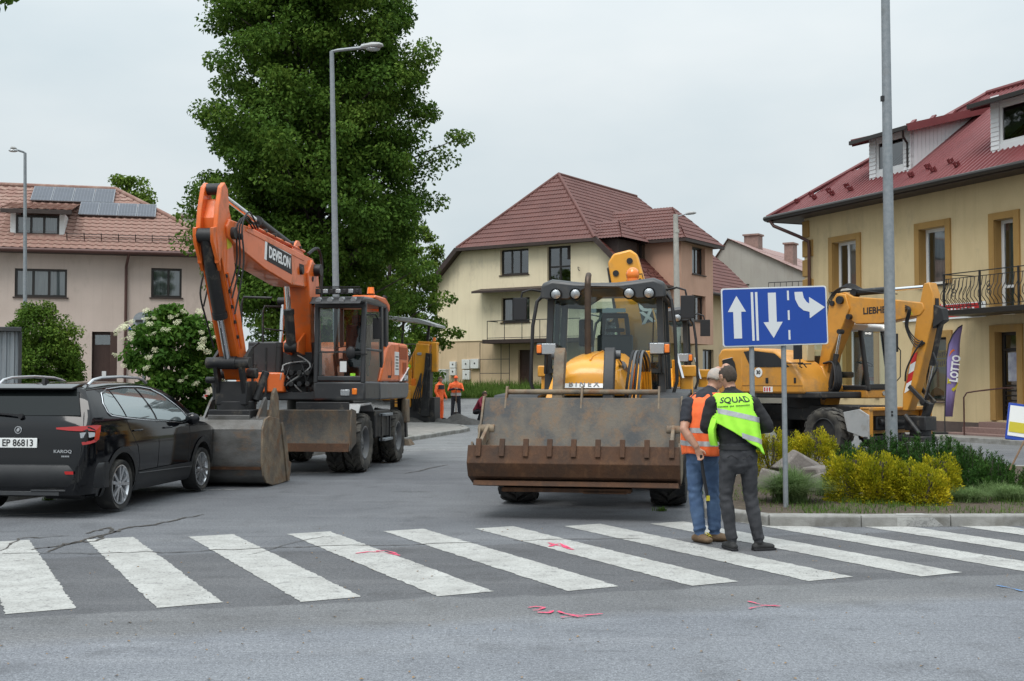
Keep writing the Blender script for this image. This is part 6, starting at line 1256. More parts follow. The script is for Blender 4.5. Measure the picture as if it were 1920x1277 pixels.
kr = part('cab_roof', M['cabgrey'], BK, lambda b: b.loft([[(-kx - .06, y, kz1 - .10 + d), (-kx + .35, y, kz1 - .12 + d), (-.22, y, kz1 + .02 + d * .3), (.22, y, kz1 + .02 + d * .3), (kx - .35, y, kz1 - .12 + d), (kx + .06, y, kz1 - .10 + d), (kx + .03, y, kz1 + .10 + d), (kx - .12, y, kz1 + .16 + d), (.4, y, kz1 + .12 + d), (.2, y, kz1 + .10 + d), (-.2, y, kz1 + .10 + d), (-.4, y, kz1 + .12 + d), (-kx + .12, y, kz1 + .16 + d), (-kx - .03, y, kz1 + .10 + d)] for y, d in ((ky0 - .16, -.03), (ky0 - .1, 0), (ky1 + .1, .0), (ky1 + .2, -.05))]), .03)
for x in (-.66, -.38, .38, .66): 
    wl_ = part('work_lamp', M['ink'], kr, lambda b: b.lathe([(0, .088), (-.03, .085), (.12, .06)], (x, ky0 - .17, kz1 - .06), (0, 1, .15), 16))
    part('lens', M['lamp'], wl_, lambda b: b.lathe([(-.02, .066), (-.035, .04), (-.04, .001)], (x, ky0 - .175, kz1 - .06), (0, 1, .15), 16))
part('beacon', M['amber'], kr, lambda b: (b.ball((.36, 2.0, kz1 + .28), (.10, .10, .11)), b.cyl((.36, 2.0, kz1 + .12), (.36, 2.0, kz1 + .22), .09)))
part('seat', M['cabgrey'], BK, lambda b: (b.box((.05, 2.3, 1.62), (.52, .5, .16)), b.box((.05, 2.5, 2.0), (.54, .14, .62)), [b.bar((.05 + s_ * .2, 2.5, 2.3), (.05 + s_ * .17, 2.5, 2.6), .07, .08) for s_ in (-1, 1)], b.box((.05, 2.5, 2.60), (.40, .08, .08)), b.box((.05, 2.5, 2.38), (.3, .08, .06))), .03)
part('steering_wheel', M['ink'], BK, lambda b: (b.lathe([(0, .19), (.015, .205), (0, .22), (-.015, .205)], (.05, 1.72, 1.98), (0, -.55, 1), 24, True), b.bar((.05, 1.6, 1.5), (.05, 1.72, 1.97), .06, .06)))
part('wiper', M['ink'], BK, lambda b: (b.bar((.42, ky0 + .11, 1.72), (.70, ky0 + .13, 2.12), .015, .02), b.bar((.68, ky0 + .12, 1.85), (.70, ky0 + .15, 2.5), .015, .02)))
part('console', M['dark'], BK, lambda b: (b.box((.05, 1.62, 1.5), (.3, .2, .4)), b.box((-.55, 2.3, 1.7), (.22, .8, .3)), b.box((.62, 2.3, 1.7), (.2, .7, .35)), b.box((-.42, 2.7, 2.35), (.22, .1, .42))), .03)
# backhoe boom folded upright behind the cab, stabilisers
Rt = Matrix.Rotation(R(-13), 4, 'Y')
TMx = Matrix.Translation((.60, 3.55, 1.22)) @ Rt
part('backhoe_boom', M['jyellow'], BK, lambda b: b.prism([(-.22, -.3), (.24, -.3), (.34, .9), (.27, 2.42), (.18, 2.52), (-.10, 2.52), (-.22, 2.40), (-.30, .9)], 'y', -.14, .14), .03, TMx)
part('boom_side', M['dark'], BK, lambda b: b.prism([(-.29, .9), (-.21, 2.35), (-.27, 2.35), (-.37, 1.0)], 'y', .05, .5), .02, TMx)
for x, z in ((.13, 2.34), (-.13, 2.2)): part('boom_eye', M['ink'], BK, lambda b: b.cyl((x, -.145, z), (x, -.16, z), .05, seg=12), 0, TMx)
bdg = part('badge_panel', M['ink'], BK, lambda b: (b.box((.20, -.142, 2.0), (.16, .006, .2))), 0, TMx)
part('badge', M['jyellow'], bdg, lambda b: b.box((.20, -.147, 2.0), (.135, .006, .165)), 0, TMx)
text('JCB', .06, M['ink'], bdg, TMx @ axes((.20, -.152, 2.0), (1, 0, 0), (0, 0, 1)), bold=.003)
part('number_panel', M['ink'], BK, lambda b: b.box((.20, -.142, 1.6), (.20, .005, .58)), 0, TMx)
text('4', .26, M['wink'], BK, TMx @ axes((.20, -.147, 1.77), (1, 0, 0), (0, 0, 1)), bold=.012); text('C', .26, M['wink'], BK, TMx @ axes((.20, -.147, 1.58), (1, 0, 0), (0, 0, 1)), bold=.012); text('X', .26, M['wink'], BK, TMx @ axes((.20, -.147, 1.39), (1, 0, 0), (0, 0, 1)), bold=.012)
part('dipper', M['jyellow'], BK, lambda b: b.prism([(3.75, 1.0), (4.25, 1.3), (4.15, 2.6), (3.8, 3.1), (3.7, 2.6)], 'x', .0, .32), .02)
part('boom_post', M['dark'], BK, lambda b: (b.box((.1, 3.35, 1.0), (.5, .4, .9)), b.box((0, 3.2, .8), (2.2, .12, .5))), .02)
for sx in (-1, 1): part('stabiliser', M['jyellow'], BK, lambda b: (b.box((sx * 1.1, 3.28, 1.12), (.2, .24, 1.4)), b.box((sx * 1.1, 3.28, .36), (.34, .34, .08)), b.box((sx * 1.1, 3.14, 1.76), (.3, .06, .18))), .02)
part('stabiliser_hose', M['chrome'], BK, lambda b: b.bar((.93, 3.1, 2.1), (1.05, 3.0, 1.65), .05, .02))
B2 = copy_tree(BK); B2.location = (2.38, 21.9, 0)
B2['label'] = 'second yellow backhoe loader mostly hidden behind the front one'
BK['label'] = 'front yellow backhoe loader facing the crossing with wide rusty bucket'
for ch in list(B2.children):
    if ch.name.split('.')[0] in ('hose', 'backhoe_boom', 'boom_side', 'boom_eye', 'badge_panel', 'number_panel', 'lettering', 'dipper'): [bpy.data.objects.remove(q) for q in list(ch.children)]; bpy.data.objects.remove(ch)

# ---------------------------------------------------------------- amber wheeled excavator by the shop
LX = thing('wheeled_excavator', 'amber yellow wheeled excavator parked sideways in front of the ochre house', 'excavator', (6.85, 26.9, 0), R(38))
part('chassis', M['dark'], LX, lambda b: (b.box((0, 0, .9), (1.0, 3.3, .35)), b.box((0, -1.2, .6), (1.8, .3, .3)), b.box((0, 1.2, .6), (1.8, .3, .3)), b.cyl((0, 0, 1.0), (0, 0, 1.25), .6, seg=32)), .02)
for yw in (-1.2, 1.2):
    for sx in (-1, 1): wheel(LX, (sx * .95, yw, .52), .52, .46, .28, 'disc', 17, .035, out=sx, rm='dark', tm_='tyre_dusty', rot=yw)
part('platform', M['dark'], LX, lambda b: b.box((0, .3, 1.30), (2.3, 2.9, .14)), .03)
part('engine_cover', M['lyellow'], LX, lambda b: (b.prism([(-.75, 1.33), (1.55, 1.33), (1.72, 1.5), (1.75, 2.2), (1.62, 2.36), (.75, 2.36), (.1, 2.30), (-.45, 2.0), (-.72, 1.6)], 'x', -1.2, -.28)), .05)
part('counterweight', M['lyellow'], LX, lambda b: b.loft([[(x * s_, y, z) for x, z in ((-1.2, 1.28), (1.2, 1.28), (1.22, 1.5), (1.2, 2.2), (1.1, 2.34), (-1.1, 2.34), (-1.2, 2.2), (-1.22, 1.5))] for y, s_ in ((1.0, 1), (1.6, .99), (1.82, .9), (1.9, .75))]), .02)
part('side_glass_panel', M['black_gloss'], LX, lambda b: b.prism([(-.35, 1.92), (.75, 1.92), (.95, 2.28), (.7, 2.30), (.05, 2.22)], 'x', -1.21, -1.203), .0)
part('engine_vent', M['black_gloss'], LX, lambda b: b.prism([(1.15, 1.75), (1.55, 1.75), (1.6, 2.08), (1.3, 2.14), (1.22, 2.02)], 'x', -1.213, -1.205))
part('vent_edge', M['wink'], LX, lambda b: b.bar((-1.214, 1.58, 2.10), (-1.214, 1.28, 2.15), .006, .03, (1, 0, 0)))
st3 = part('speed_sticker', M['wplate'], LX, lambda b: b.cyl((-1.2, .52, 1.80), (-1.212, .52, 1.80), .11, seg=24))
text('30', .12, M['ink'], st3, axes((-1.216, .52, 1.80), (0, -1, 0), (0, 0, 1)), bold=.004)
part('sticker', M['wplate'], LX, lambda b: b.box((-1.206, .25, 1.42), (.01, .26, .12)))
part('sticker_print', M['redp'], LX, lambda b: [b.box((-1.213, .34 - .07 * k, 1.42), (.002, .04, .09)) for k in range(3)])
part('latch', M['ink'], LX, lambda b: (b.box((-1.206, .28, 1.62), (.02, .07, .12)), b.box((-1.206, -.5, 1.62), (.01, .06, .12))), .006)
part('lamp', M['lamp'], LX, lambda b: b.cyl((-1.2, -.2, 1.42), (-1.216, -.2, 1.42), .045, seg=14))
part('panel_seam', M['ink'], LX, lambda b: b.box((-1.2015, .3, 1.50), (.004, 2.0, .01)))
M['cream'] = mat('cream_plastic', (.5, .42, .25), .5)
part('expansion_tank', M['cream'], LX, lambda b: b.box((-.5, -.3, 2.25), (.26, .2, .4)), .02)
mrr = part('mirror', M['ink'], LX, lambda b: (b.box((-1.25, -.62, 2.32), (.1, .17, .48)), b.tube([(-1.15, -.65, 1.9), (-1.28, -.7, 1.92), (-1.28, -.7, 2.1)], .016, 6), b.tube([(-1.15, -.9, 1.98), (-1.15, -.55, 1.98)], .016, 6)), .02)
part('handrail', M['ink'], LX, lambda b: (b.tube([(-1.18, -.15, 1.9), (-1.25, -.2, 2.0), (-1.25, -.75, 2.0), (-1.18, -.8, 1.9)], .014, 6)))
# cab on the far side
lx0, lx1, ly0, ly1, lz0, lz1 = .30, 1.2, -1.32, .3, 1.38, 2.78
part('cab_floor', M['lyellow'], LX, lambda b: b.box((.75, -.5, 1.33), (.92, 1.6, .22)), .03)
part('step_lamp', M['lamp'], LX, lambda b: [b.cyl((.9 + .2 * k, -1.3, 1.33), (.9 + .2 * k, -1.32, 1.33), .05, seg=12) for k in range(2)])
part('cab_frame', M['black'], LX, lambda b: ([b.bar((x, ly0 + .02, lz0), (x, ly0 + .22, lz1), .09, .09) for x in (lx0 + .04, lx1 - .04)], [b.bar((x, ly1, lz0), (x, ly1, lz1), .09, .09) for x in (lx0 + .04, lx1 - .04)], b.box((.75, -.5, lz0 + .06), (.92, 1.6, .14)), b.box((.75, ly0 + .05, lz0 + .1), (.8, .08, .12)), b.box((.75, ly1, 1.8), (.8, .05, .8))), .025)
part('windscreen', M['cabglass'], LX, lambda b: b.quad((lx0 + .08, ly0 + .04, lz0 + .15), (lx1 - .08, ly0 + .04, lz0 + .15), (lx1 - .08, ly0 + .2, lz1 - .06), (lx0 + .08, ly0 + .2, lz1 - .06)))
part('side_window', M['cabglass'], LX, lambda b: b.quad((lx0 + .04, ly0 + .1, lz0 + .15), (lx0 + .04, ly1 - .06, lz0 + .15), (lx0 + .04, ly1 - .06, lz1 - .06), (lx0 + .04, ly0 + .26, lz1 - .06)))
lr = part('cab_roof', M['white'], LX, lambda b: b.prism([(ly0 - .05, lz1 + .02), (ly0 - .02, lz1 + .09), (ly0 + .7, lz1 + .16), (ly1 + .05, lz1 + .1), (ly1 + .05, lz1), (ly0 + .1, lz1 - .05)], 'x', lx0 - .02, lx1 + .02), .03)
part('headlight', M['lit'], lr, lambda b: b.box((lx1 - .2, ly0 - .07, lz1 + .03), (.2, .06, .12)), .02)
part('seat', M['ink'], LX, lambda b: (b.box((.75, -.25, 1.75), (.46, .46, .14)), b.box((.75, .0, 2.1), (.44, .12, .6))), .04)
part('control_lever', M['ink'], LX, lambda b: (b.bar((.75, -.85, 1.4), (.75, -.95, 1.95), .07, .07), b.lathe([(0, .16), (.02, .175), (0, .19)], (.75, -.93, 2.0), (0, -.4, 1), 18)))
part('cab_mirror', M['ink'], LX, lambda b: (b.box((1.42, -1.25, 2.48), (.18, .08, .42)), b.tube([(1.15, -1.15, 2.85), (1.38, -1.3, 2.75), (1.42, -1.25, 2.6)], .014, 6), b.tube([(1.2, -1.2, 2.7), (1.5, -1.35, 2.3), (1.48, -1.35, 1.7), (1.2, -1.25, 1.42)], .014, 6)), .02)
# boom, level second boom, hanging stick with coupler
LB = -.02
plate(LX, 'boom_foot', 'lyellow', [(-.1, 1.15), (-.62, 1.05), (-.75, 1.45), (-.55, 1.95), (-.25, 1.95)], LB - .3, LB + .22, .03)
plate(LX, 'lower_boom', 'lyellow', [(-.28, 1.5), (-.52, 1.42), (-.72, 2.2), (-1.08, 2.9), (-1.22, 3.2), (-1.12, 3.52), (-.88, 3.56), (-.68, 3.3), (-.5, 2.5)], LB - .2, LB + .2, .02)
lb2 = plate(LX, 'upper_boom', 'lyellow', [(-.85, 3.55), (-.82, 3.35), (-1.12, 3.02), (-1.35, 2.86), (-2.0, 2.84), (-2.95, 2.98), (-3.05, 3.1), (-3.0, 3.24), (-2.2, 3.36), (-1.3, 3.46), (-1.08, 3.58)], LB - .16, LB + .16, .02)
text('LIEBHERR', .2, M['ink'], lb2, axes((LB - .163, -1.95, 3.13), (0, -1, .02), (0, 0, 1)), bold=.006, sx=.95)
part('warning_sticker', M['posteryel'], lb2, lambda b: b.prism([(-2.62, 3.0), (-2.78, 3.0), (-2.7, 3.14)], 'x', LB - .166, LB - .161))
part('boom_pin', M['dark'], LX, lambda b: b.cyl((LB - .27, -1.0, 3.40), (LB + .27, -1.0, 3.40), .09)); part('boom_pin', M['dark'], LX, lambda b: b.cyl((LB - .25, -1.22, 3.02), (LB + .25, -1.22, 3.02), .06)); part('boom_pin', M['dark'], LX, lambda b: b.cyl((LB - .24, -.78, 3.34), (LB + .24, -.78, 3.34), .06))
ram(LX, (LB - .26, -.72, 1.4), (LB - .22, -1.0, 2.7), .055, .6)
ram(LX, (LB, -1.25, 3.56), (LB, -3.05, 3.58), .075, .5)
lst = plate(LX, 'stick', 'lyellow', [(-3.02, 3.64), (-3.15, 3.66), (-3.24, 3.4), (-3.22, 2.9), (-2.86, 1.6), (-2.62, .98), (-2.48, .98), (-2.50, 1.4), (-2.76, 2.4), (-2.84, 2.95), (-2.94, 3.3)], LB - .14, LB + .14, .02)
part('stick_slot', M['ink'], lst, lambda b: b.box((LB, -3.235, 3.1), (.12, .03, .45)))
for k in range(4): part('hazard_stripe', M['redp'] if k % 2 == 0 else M['wplate'], lst, lambda b: b.prism([(-2.74 + .05 * k, 2.15 - .2 * k), (-2.87 + .05 * k, 2.22 - .2 * k), (-2.82 + .05 * k, 2.02 - .2 * k), (-2.69 + .05 * k, 1.95 - .2 * k)], 'x', LB - .146, LB - .141))
ram(LX, (LB, -3.36, 2.95), (LB, -2.92, 1.15), .06, .55)
part('ram_lug', M['dark'], LX, lambda b: b.prism([(-3.2, 2.7), (-3.45, 2.85), (-3.42, 3.1), (-3.2, 3.2)], 'x', LB - .11, LB + .11), .01)
part('tilt_link', M['dark'], LX, lambda b: (b.bar((LB - .18, -3.05, 1.15), (LB - .18, -2.68, 1.5), .05, .09), b.bar((LB + .18, -3.05, 1.15), (LB + .18, -2.68, 1.5), .05, .09), b.bar((LB, -3.05, 1.15), (LB, -2.9, .75), .16, .12)), .01)
part('coupler', M['dark'], LX, lambda b: (b.box((LB, -2.82, .72), (.42, .5, .3)), b.cyl((LB, -2.82, .45), (LB, -2.82, .62), .22), b.box((LB - .1, -2.86, .40), (.5, .5, .12)), b.cyl((LB - .3, -3.0, .5), (LB - .3, -2.65, .9), .05)), .02)
for k in range(6): hose(LX, [(LB - .1 + .05 * k, -.45, 1.9), (LB - .2 + .06 * k, -.5, 2.6), (LB - .18 + .05 * k, -.62, 3.35), (LB - .15 + .05 * k, -.95, 3.68 + .02 * k), (LB - .12 + .05 * k, -1.5, 3.58), (LB - .1 + .05 * k, -2.2, 3.48)], .012)
for k in range(4): hose(LX, [(LB - .17, -2.6, 3.2 - .04 * k), (LB - .24 - .03 * k, -2.78, 3.1), (LB - .26, -2.72 + .02 * k, 2.75), (LB - .2, -2.85, 2.5 - .06 * k), (LB - .16, -3.05, 2.4)], .012)
hose(LX, [(LB - .17, -3.0, 2.45), (LB - .24, -2.85, 2.2), (LB - .22, -2.65, 1.85), (LB - .2, -2.6, 1.6)], .02); hose(LX, [(LB - .1, -3.2, 2.2), (LB - .2, -3.35, 1.9), (LB - .2, -3.2, 1.6), (LB - .1, -2.95, 1.0)], .02)
for k in range(5): hose(LX, [(LB - .35 + .06 * k, -.6, 1.2), (LB - .4 + .06 * k, -.95, 1.5), (LB - .3 + .05 * k, -.85, 2.0), (LB - .25 + .05 * k, -.55, 2.0)], .022)
# dozer blade with open box frame
lbl = part('dozer_blade', M['lyellow'], LX, lambda b: (b.box((0, -2.25, 1.02), (2.3, .25, .07)), [b.box((x, -2.25, .74), (.14 if abs(x) > .5 else .08, .22, .62)) for x in (-1.08, 1.08)], b.box((0, -2.1, .74), (2.3, .04, .5))), .015)
part('cutting_edge', M['dark'], lbl, lambda b: b.box((0, -2.3, .42), (2.4, .12, .08)), .008)
part('blade_wing', M['lgrey'], lbl, lambda b: b.prism([(-2.38, .4), (-1.85, .55), (-1.75, .95), (-2.15, 1.02), (-2.38, .9)], 'x', -1.2, -1.165), .008)
part('blade_ram', M['ink'], lbl, lambda b: (b.box((0, -2.2, .72), (1.5, .12, .3)), b.cyl((-.7, -2.3, .75), (.2, -2.3, .72), .07)), .03)

# ---------------------------------------------------------------- road milling machine behind, with its canopy
MM = thing('milling_machine', 'yellow road milling machine with grey canopy working at the end of the street', 'road machine', (-3.95, 44.9, 0), R(-10))
part('body', M['jyellow'], MM, lambda b: (b.prism([(-5.0, .9), (.4, .9), (.4, 2.0), (-.6, 2.1), (-3.0, 2.1), (-5.0, 1.9)], 'y', -1.0, 1.0), b.prism([(-.2, 1.4), (.9, 1.4), (1.0, 2.9), (.55, 2.95)], 'y', -.95, -.45)), .04)
part('control_console', M['jyellow'], MM, lambda b: (b.box((.75, -.95, 2.0), (.5, .4, 2.0), Matrix.Rotation(R(5), 3, 'Y')), b.box((1.25, -.9, 2.5), (.22, .3, 1.1)), b.bar((.6, -.9, 3.05), (1.4, -.9, 3.0), .1, .12), b.box((.45, -1.05, 1.2), (.5, .3, .5))), .03)
part('milling_drum_housing', M['dark'], MM, lambda b: (b.box((.75, -.7, .55), (1.1, .9, .9)), b.prism([(.78, .3), (1.12, .3), (1.18, 2.62), (.98, 2.66)], 'y', -1.26, -.8), b.bar((.98, -1.28, .9), (1.08, -1.28, 2.5), .05, .05), b.tube([(.86, -1.3, .6), (.8, -1.34, 1.2), (.95, -1.3, 1.9), (1.1, -1.28, 2.4)], .025, 6), b.bar((.3, -1.0, .3), (.35, -1.0, 1.4), .08, .08)), .02)
part('lower_locker', M['jyellow'], MM, lambda b: (b.box((.1, -1.1, .95), (.62, .3, .62)), b.box((-.9, -1.06, 1.5), (.9, .2, .7))), .03)
for k in range(4): part('louvre', M['ink'], MM, lambda b: b.box((-.05, -1.262, .8 + .1 * k), (.3, .01, .04)))
part('panel_seam', M['ink'], MM, lambda b: b.box((.45, -1.16, 2.2), (.012, .012, 1.2)))
part('work_light', M['lamp'], MM, lambda b: b.box((.72, -1.17, 2.62), (.16, .05, .1)), .01)
part('beacon', M['amber'], MM, lambda b: b.cyl((1.2, -.8, 3.1), (1.2, -.8, 3.24), .06))
for k in range(3): hose(MM, [(.5 + .06 * k, -1.2, .5), (.55 + .08 * k, -1.35, 1.0), (.7 + .05 * k, -1.3, 1.5), (.8, -1.2, 1.9)], .025)
part('lamp', M['amber'], MM, lambda b: b.box((.5, -1.17, 1.55), (.16, .05, .3)), .01)
for xx in (-.2, -3.6): part('track_unit', M['rubber'], MM, lambda b: (b.prism([(xx - .75, .12), (xx - .6, 0), (xx + .4, 0), (xx + .55, .12), (xx + .45, .45), (xx - .65, .45)], 'y', -1.0, -.7), b.cyl((xx - .4, -1.02, .25), (xx - .4, -.9, .25), .18), b.box((xx - .1, -.85, .7), (.3, .3, .5))), .02)
part('canopy', M['lgrey'], MM, lambda b: b.prism([(-.6, 3.92), (-.5, 4.06), (.6, 3.95), (1.3, 3.72), (1.3, 3.62), (.5, 3.80), (-.5, 3.92)], 'y', -1.0, .6), .02)
part('canopy_post', M['dark'], MM, lambda b: (b.bar((.85, -.6, 2.6), (.95, -.6, 3.75), .09, .12), b.bar((-.4, .3, 2.0), (-.3, .3, 3.9), .09, .1)), .01)
part('handrail', M['grey'], MM, lambda b: b.tube([(-.5, -.8, 2.7), (-.4, -.8, 2.95), (.4, -.8, 3.0), (.55, -.8, 2.95), (.55, -.8, 2.6)], .025, 6))
part('engine_hatch', M['grey'], MM, lambda b: b.prism([(-1.2, 2.1), (.3, 2.6), (.3, 2.1)], 'y', -.7, .5), .02)
part('cushion', M['hivis'], MM, lambda b: b.ball((.15, -.95, 2.15), (.2, .12, .12)))

# ---------------------------------------------------------------- white truck glimpsed on the left
TK = thing('white_truck', 'white lorry standing behind the flowering bush, only its front corner showing', 'truck', (-14.4, 50.5, gz(-14, 50.5)), R(80))
part('cab', M['white'], TK, lambda b: b.prism([(-2.4, .75), (-2.45, 1.0), (-2.3, 1.35), (-1.5, 1.5), (-1.0, 2.3), (.4, 2.35), (.4, .75)], 'x', -1.0, 1.0), .05)
part('cargo_body', M['orange'], TK, lambda b: b.box((0, 2.0, 1.35), (1.9, 3.0, .9)), .03)
part('bumper', M['grey'], TK, lambda b: (b.box((0, -2.42, .62), (2.0, .25, .35)), b.box((0, 1.0, .55), (.8, 5.0, .25))), .03)
part('windscreen', M['reartint'], TK, lambda b: b.add([(-.9, -1.52, 1.52), (.9, -1.52, 1.52), (.85, -1.02, 2.28), (-.85, -1.02, 2.28)], [(0, 1, 2, 3)]))
part('side_window', M['reartint'], TK, lambda b: b.prism([(-1.3, 1.5), (-.2, 1.5), (-.2, 2.2), (-.95, 2.2)], 'x', -1.01, -1.005)); part('wheel_arch', M['black'], TK, lambda b: b.lathe([(-.06, .5), (.1, .5), (.1, .42)], (-.97, -1.5, .42), (1, 0, 0), 24))
for sx in (-1, 1):
    for yy in (-1.5, 2.4): wheel(TK, (sx * .86, yy, .40), .40, .25, .22, 'disc', out=sx, rm='lgrey')
# barrier tape on a post
BP = thing('barrier_post', 'thin grey post with red and white barrier tape beside the lorry', 'barrier', tuple(at(373, 770, 41.0).xy) + (0.1,))
part('post', M['zinc'], BP, lambda b: b.cyl((0, 0, 0), (0, 0, 1.15), .04)); x_t = 0
for k in range(10): part('tape_band', M['redp'] if k % 2 else M['wplate'], BP, lambda b: b.box((.12 + k * .13, 0, 1.0 - .003 * k), (.13, .008, .07)))
# ---------------------------------------------------------------- people
def ellring(c, d, lat, a, b_, n=14):
    d = Vector(d).normalized(); lat = Vector(lat); lat = (lat - d * lat.dot(d)).normalized(); dep = d.cross(lat)
    return [Vector(c) + lat * a * math.cos(2 * math.pi * i / n) + dep * b_ * math.sin(2 * math.pi * i / n) for i in range(n)]
def limb(b, pts, lat=(1, 0, 0)):                       # pts: (centre, lateral radius, depth radius)
    P = [Vector(p[0]) for p in pts]; rings = []; n = len(P)
    for i, p in enumerate(pts):
        d = P[min(i + 1, n - 1)] - P[max(i - 1, 0)]
        if i == 0: rings.append(ellring(P[0] - d.normalized() * min(p[1], p[2]) * .6, d, lat, p[1] * .55, p[2] * .55))
        rings.append(ellring(P[i], d, lat, p[1], p[2]))
        if i == n - 1: rings.append(ellring(P[i] + d.normalized() * min(p[1], p[2]) * .6, d, lat, p[1] * .55, p[2] * .55))
    b.loft(rings)
def hand(b, seg, wrist, dirv, side, curl=.5, k=1.0):    # palm, four unequal fingers with a knuckle bend, thumb off the palm's side
    w = Vector(wrist); d = Vector(dirv).normalized(); s_ = Vector(side); s_ = (s_ - d * s_.dot(d)).normalized(); n = d.cross(s_)
    palm = w + d * .085 * k
    limb(b, [(w, .027 * k, .02 * k), (w + d * .04 * k, .038 * k, .017 * k), (palm, .04 * k, .015 * k)], s_)
    seg.append((w, palm, .03, 'skin'))
    for i, L in enumerate((.070, .078, .073, .058)):
        p0 = palm + s_ * (.028 - .019 * i) * k - d * .01; p1 = p0 + (d * .55 + n * .35 * curl) .normalized() * L * .55 * k; p2 = p1 + (d * (1 - curl) + n * curl).normalized() * L * .55 * k
        limb(b, [(p0, .0095 * k, .0095 * k), (p1, .0088 * k, .0088 * k), (p2, .0075 * k, .0075 * k)], s_); seg.append((p0, p2, .009, 'skin'))
    t0 = w + d * .035 * k + s_ * .03 * k; t1 = t0 + (d * .6 + s_ * .6 + n * .2).normalized() * .04 * k; t2 = t1 + (d * .85 + s_ * .1 + n * .4).normalized() * .032 * k
    limb(b, [(t0, .012 * k, .012 * k), (t1, .0105 * k, .0105 * k), (t2, .0085 * k, .0085 * k)], s_); seg.append((t0, t2, .01, 'skin'))
def skull(b, seg, c, fwd, k=1.0):                       # head with jaw, nose, brow and ears
    c = Vector(c); f = Vector(fwd).normalized(); r = f.cross(Vector((0, 0, 1))).normalized(); u = r.cross(f)
    def P(x, y, z): return c + (r * x + f * y + u * z) * k
    limb(b, [(P(0, .035, -.115), .030 * k, .030 * k), (P(0, .025, -.085), .052 * k, .062 * k), (P(0, .012, -.04), .066 * k, .083 * k), (P(0, .0, .02), .075 * k, .096 * k), (P(0, -.008, .07), .068 * k, .084 * k), (P(0, -.01, .102), .042 * k, .052 * k)], r)
    limb(b, [(P(0, .088, .012), .009 * k, .010 * k), (P(0, .108, -.03), .015 * k, .012 * k)], r)
    for s_ in (-1, 1): limb(b, [(P(s_ * .074, -.005, -.03), .008 * k, .018 * k), (P(s_ * .082, -.012, .012), .010 * k, .022 * k)], r)
    seg.append((P(0, 0, -.08), P(0, 0, .07), .07, 'skin')); return P
def figure(root, build, voxel, mats):
    b = MB(); seg = []; build(b, seg); o = b.build('body', M['skin'], root)
    md = o.modifiers.new('r', 'REMESH'); md.mode = 'VOXEL'; md.voxel_size = voxel; md.use_smooth_shade = True
    sm = o.modifiers.new('s', 'SMOOTH'); sm.factor = .5; sm.iterations = 3
    bpy.context.view_layer.update(); me = bpy.data.meshes.new_from_object(o.evaluated_get(bpy.context.evaluated_depsgraph_get()))
    o.modifiers.clear(); o.data = me; me.materials.clear()
    for m_ in mats: me.materials.append(M[m_])
    n = len(me.polygons); C = np.zeros(n * 3); me.polygons.foreach_get('center', C); C = C.reshape(-1, 3); best = np.full(n, 1e9); mi = np.zeros(n, int)
    for p0, p1, r, m_ in seg:
        a = np.array(p0); d = np.array(p1) - a; t = np.clip(((C - a) @ d) / max(1e-9, d @ d), 0, 1); dist = np.linalg.norm(C - (a + t[:, None] * d), axis=1) - r
        k = dist < best; best[k] = dist[k]; mi[k] = mats.index(m_)
    nv = len(me.vertices); V = np.zeros(nv * 3); Nn = np.zeros(nv * 3); me.vertices.foreach_get('co', V); me.vertices.foreach_get('normal', Nn); V = V.reshape(-1, 3); Nn = Nn.reshape(-1, 3)
    x, y, z = V.T; skin = np.zeros(nv, bool); lp = np.zeros(len(me.loops), np.int32); me.loops.foreach_get('vertex_index', lp); tot = np.zeros(n, np.int32); me.polygons.foreach_get('loop_total', tot); skin[lp[np.repeat(mi, tot) == 0]] = True
    amp = .8 * np.where(z < .9, .003 + .0045 * np.exp(-((z - .14) / .10) ** 2) + .004 * np.exp(-((z - .52) / .10) ** 2) + .004 * np.exp(-((z - .84) / .07) ** 2), .0045)
    w = np.sin(47 * z + 3.5 * np.sin(19 * x + 23 * y + 3) + 2.5 * np.sin(13 * z) + 25 * x) * .6 + np.sin(31 * z - 40 * x + 27 * y + 1.3 + 2 * np.sin(17 * z)) * .6 + np.sin(95 * z + 30 * x * np.sign(y)) * .25
    V = V + Nn * (amp * w * ~skin * (z > .10))[:, None]; me.vertices.foreach_set('co', V.ravel())
    me.polygons.foreach_set('material_index', mi); me.polygons.foreach_set('use_smooth', [True] * n); me.update(); return o
TA = [(.80, .168), (.90, .178), (1.02, .168), (1.15, .182), (1.28, .205), (1.38, .212), (1.43, .19), (1.47, .135), (1.51, .075)]
TB = [(.80, .125), (.90, .128), (1.02, .115), (1.15, .125), (1.28, .132), (1.38, .125), (1.43, .105), (1.47, .08), (1.51, .06)]
def torso_c(tab, z): return Vector((interp([(q[0], q[1][0]) for q in tab], z), interp([(q[0], q[1][1]) for q in tab], z), z))
def vest_pt(tab, yaw, th, z, off, k=1.0):
    a, c = interp(TA, z) * k + off, interp(TB, z) * k + off; p = Vector((a * math.cos(th), c * math.sin(th), 0)); p.rotate(Matrix.Rotation(yaw, 3, 'Z')); return torso_c(tab, z) + p
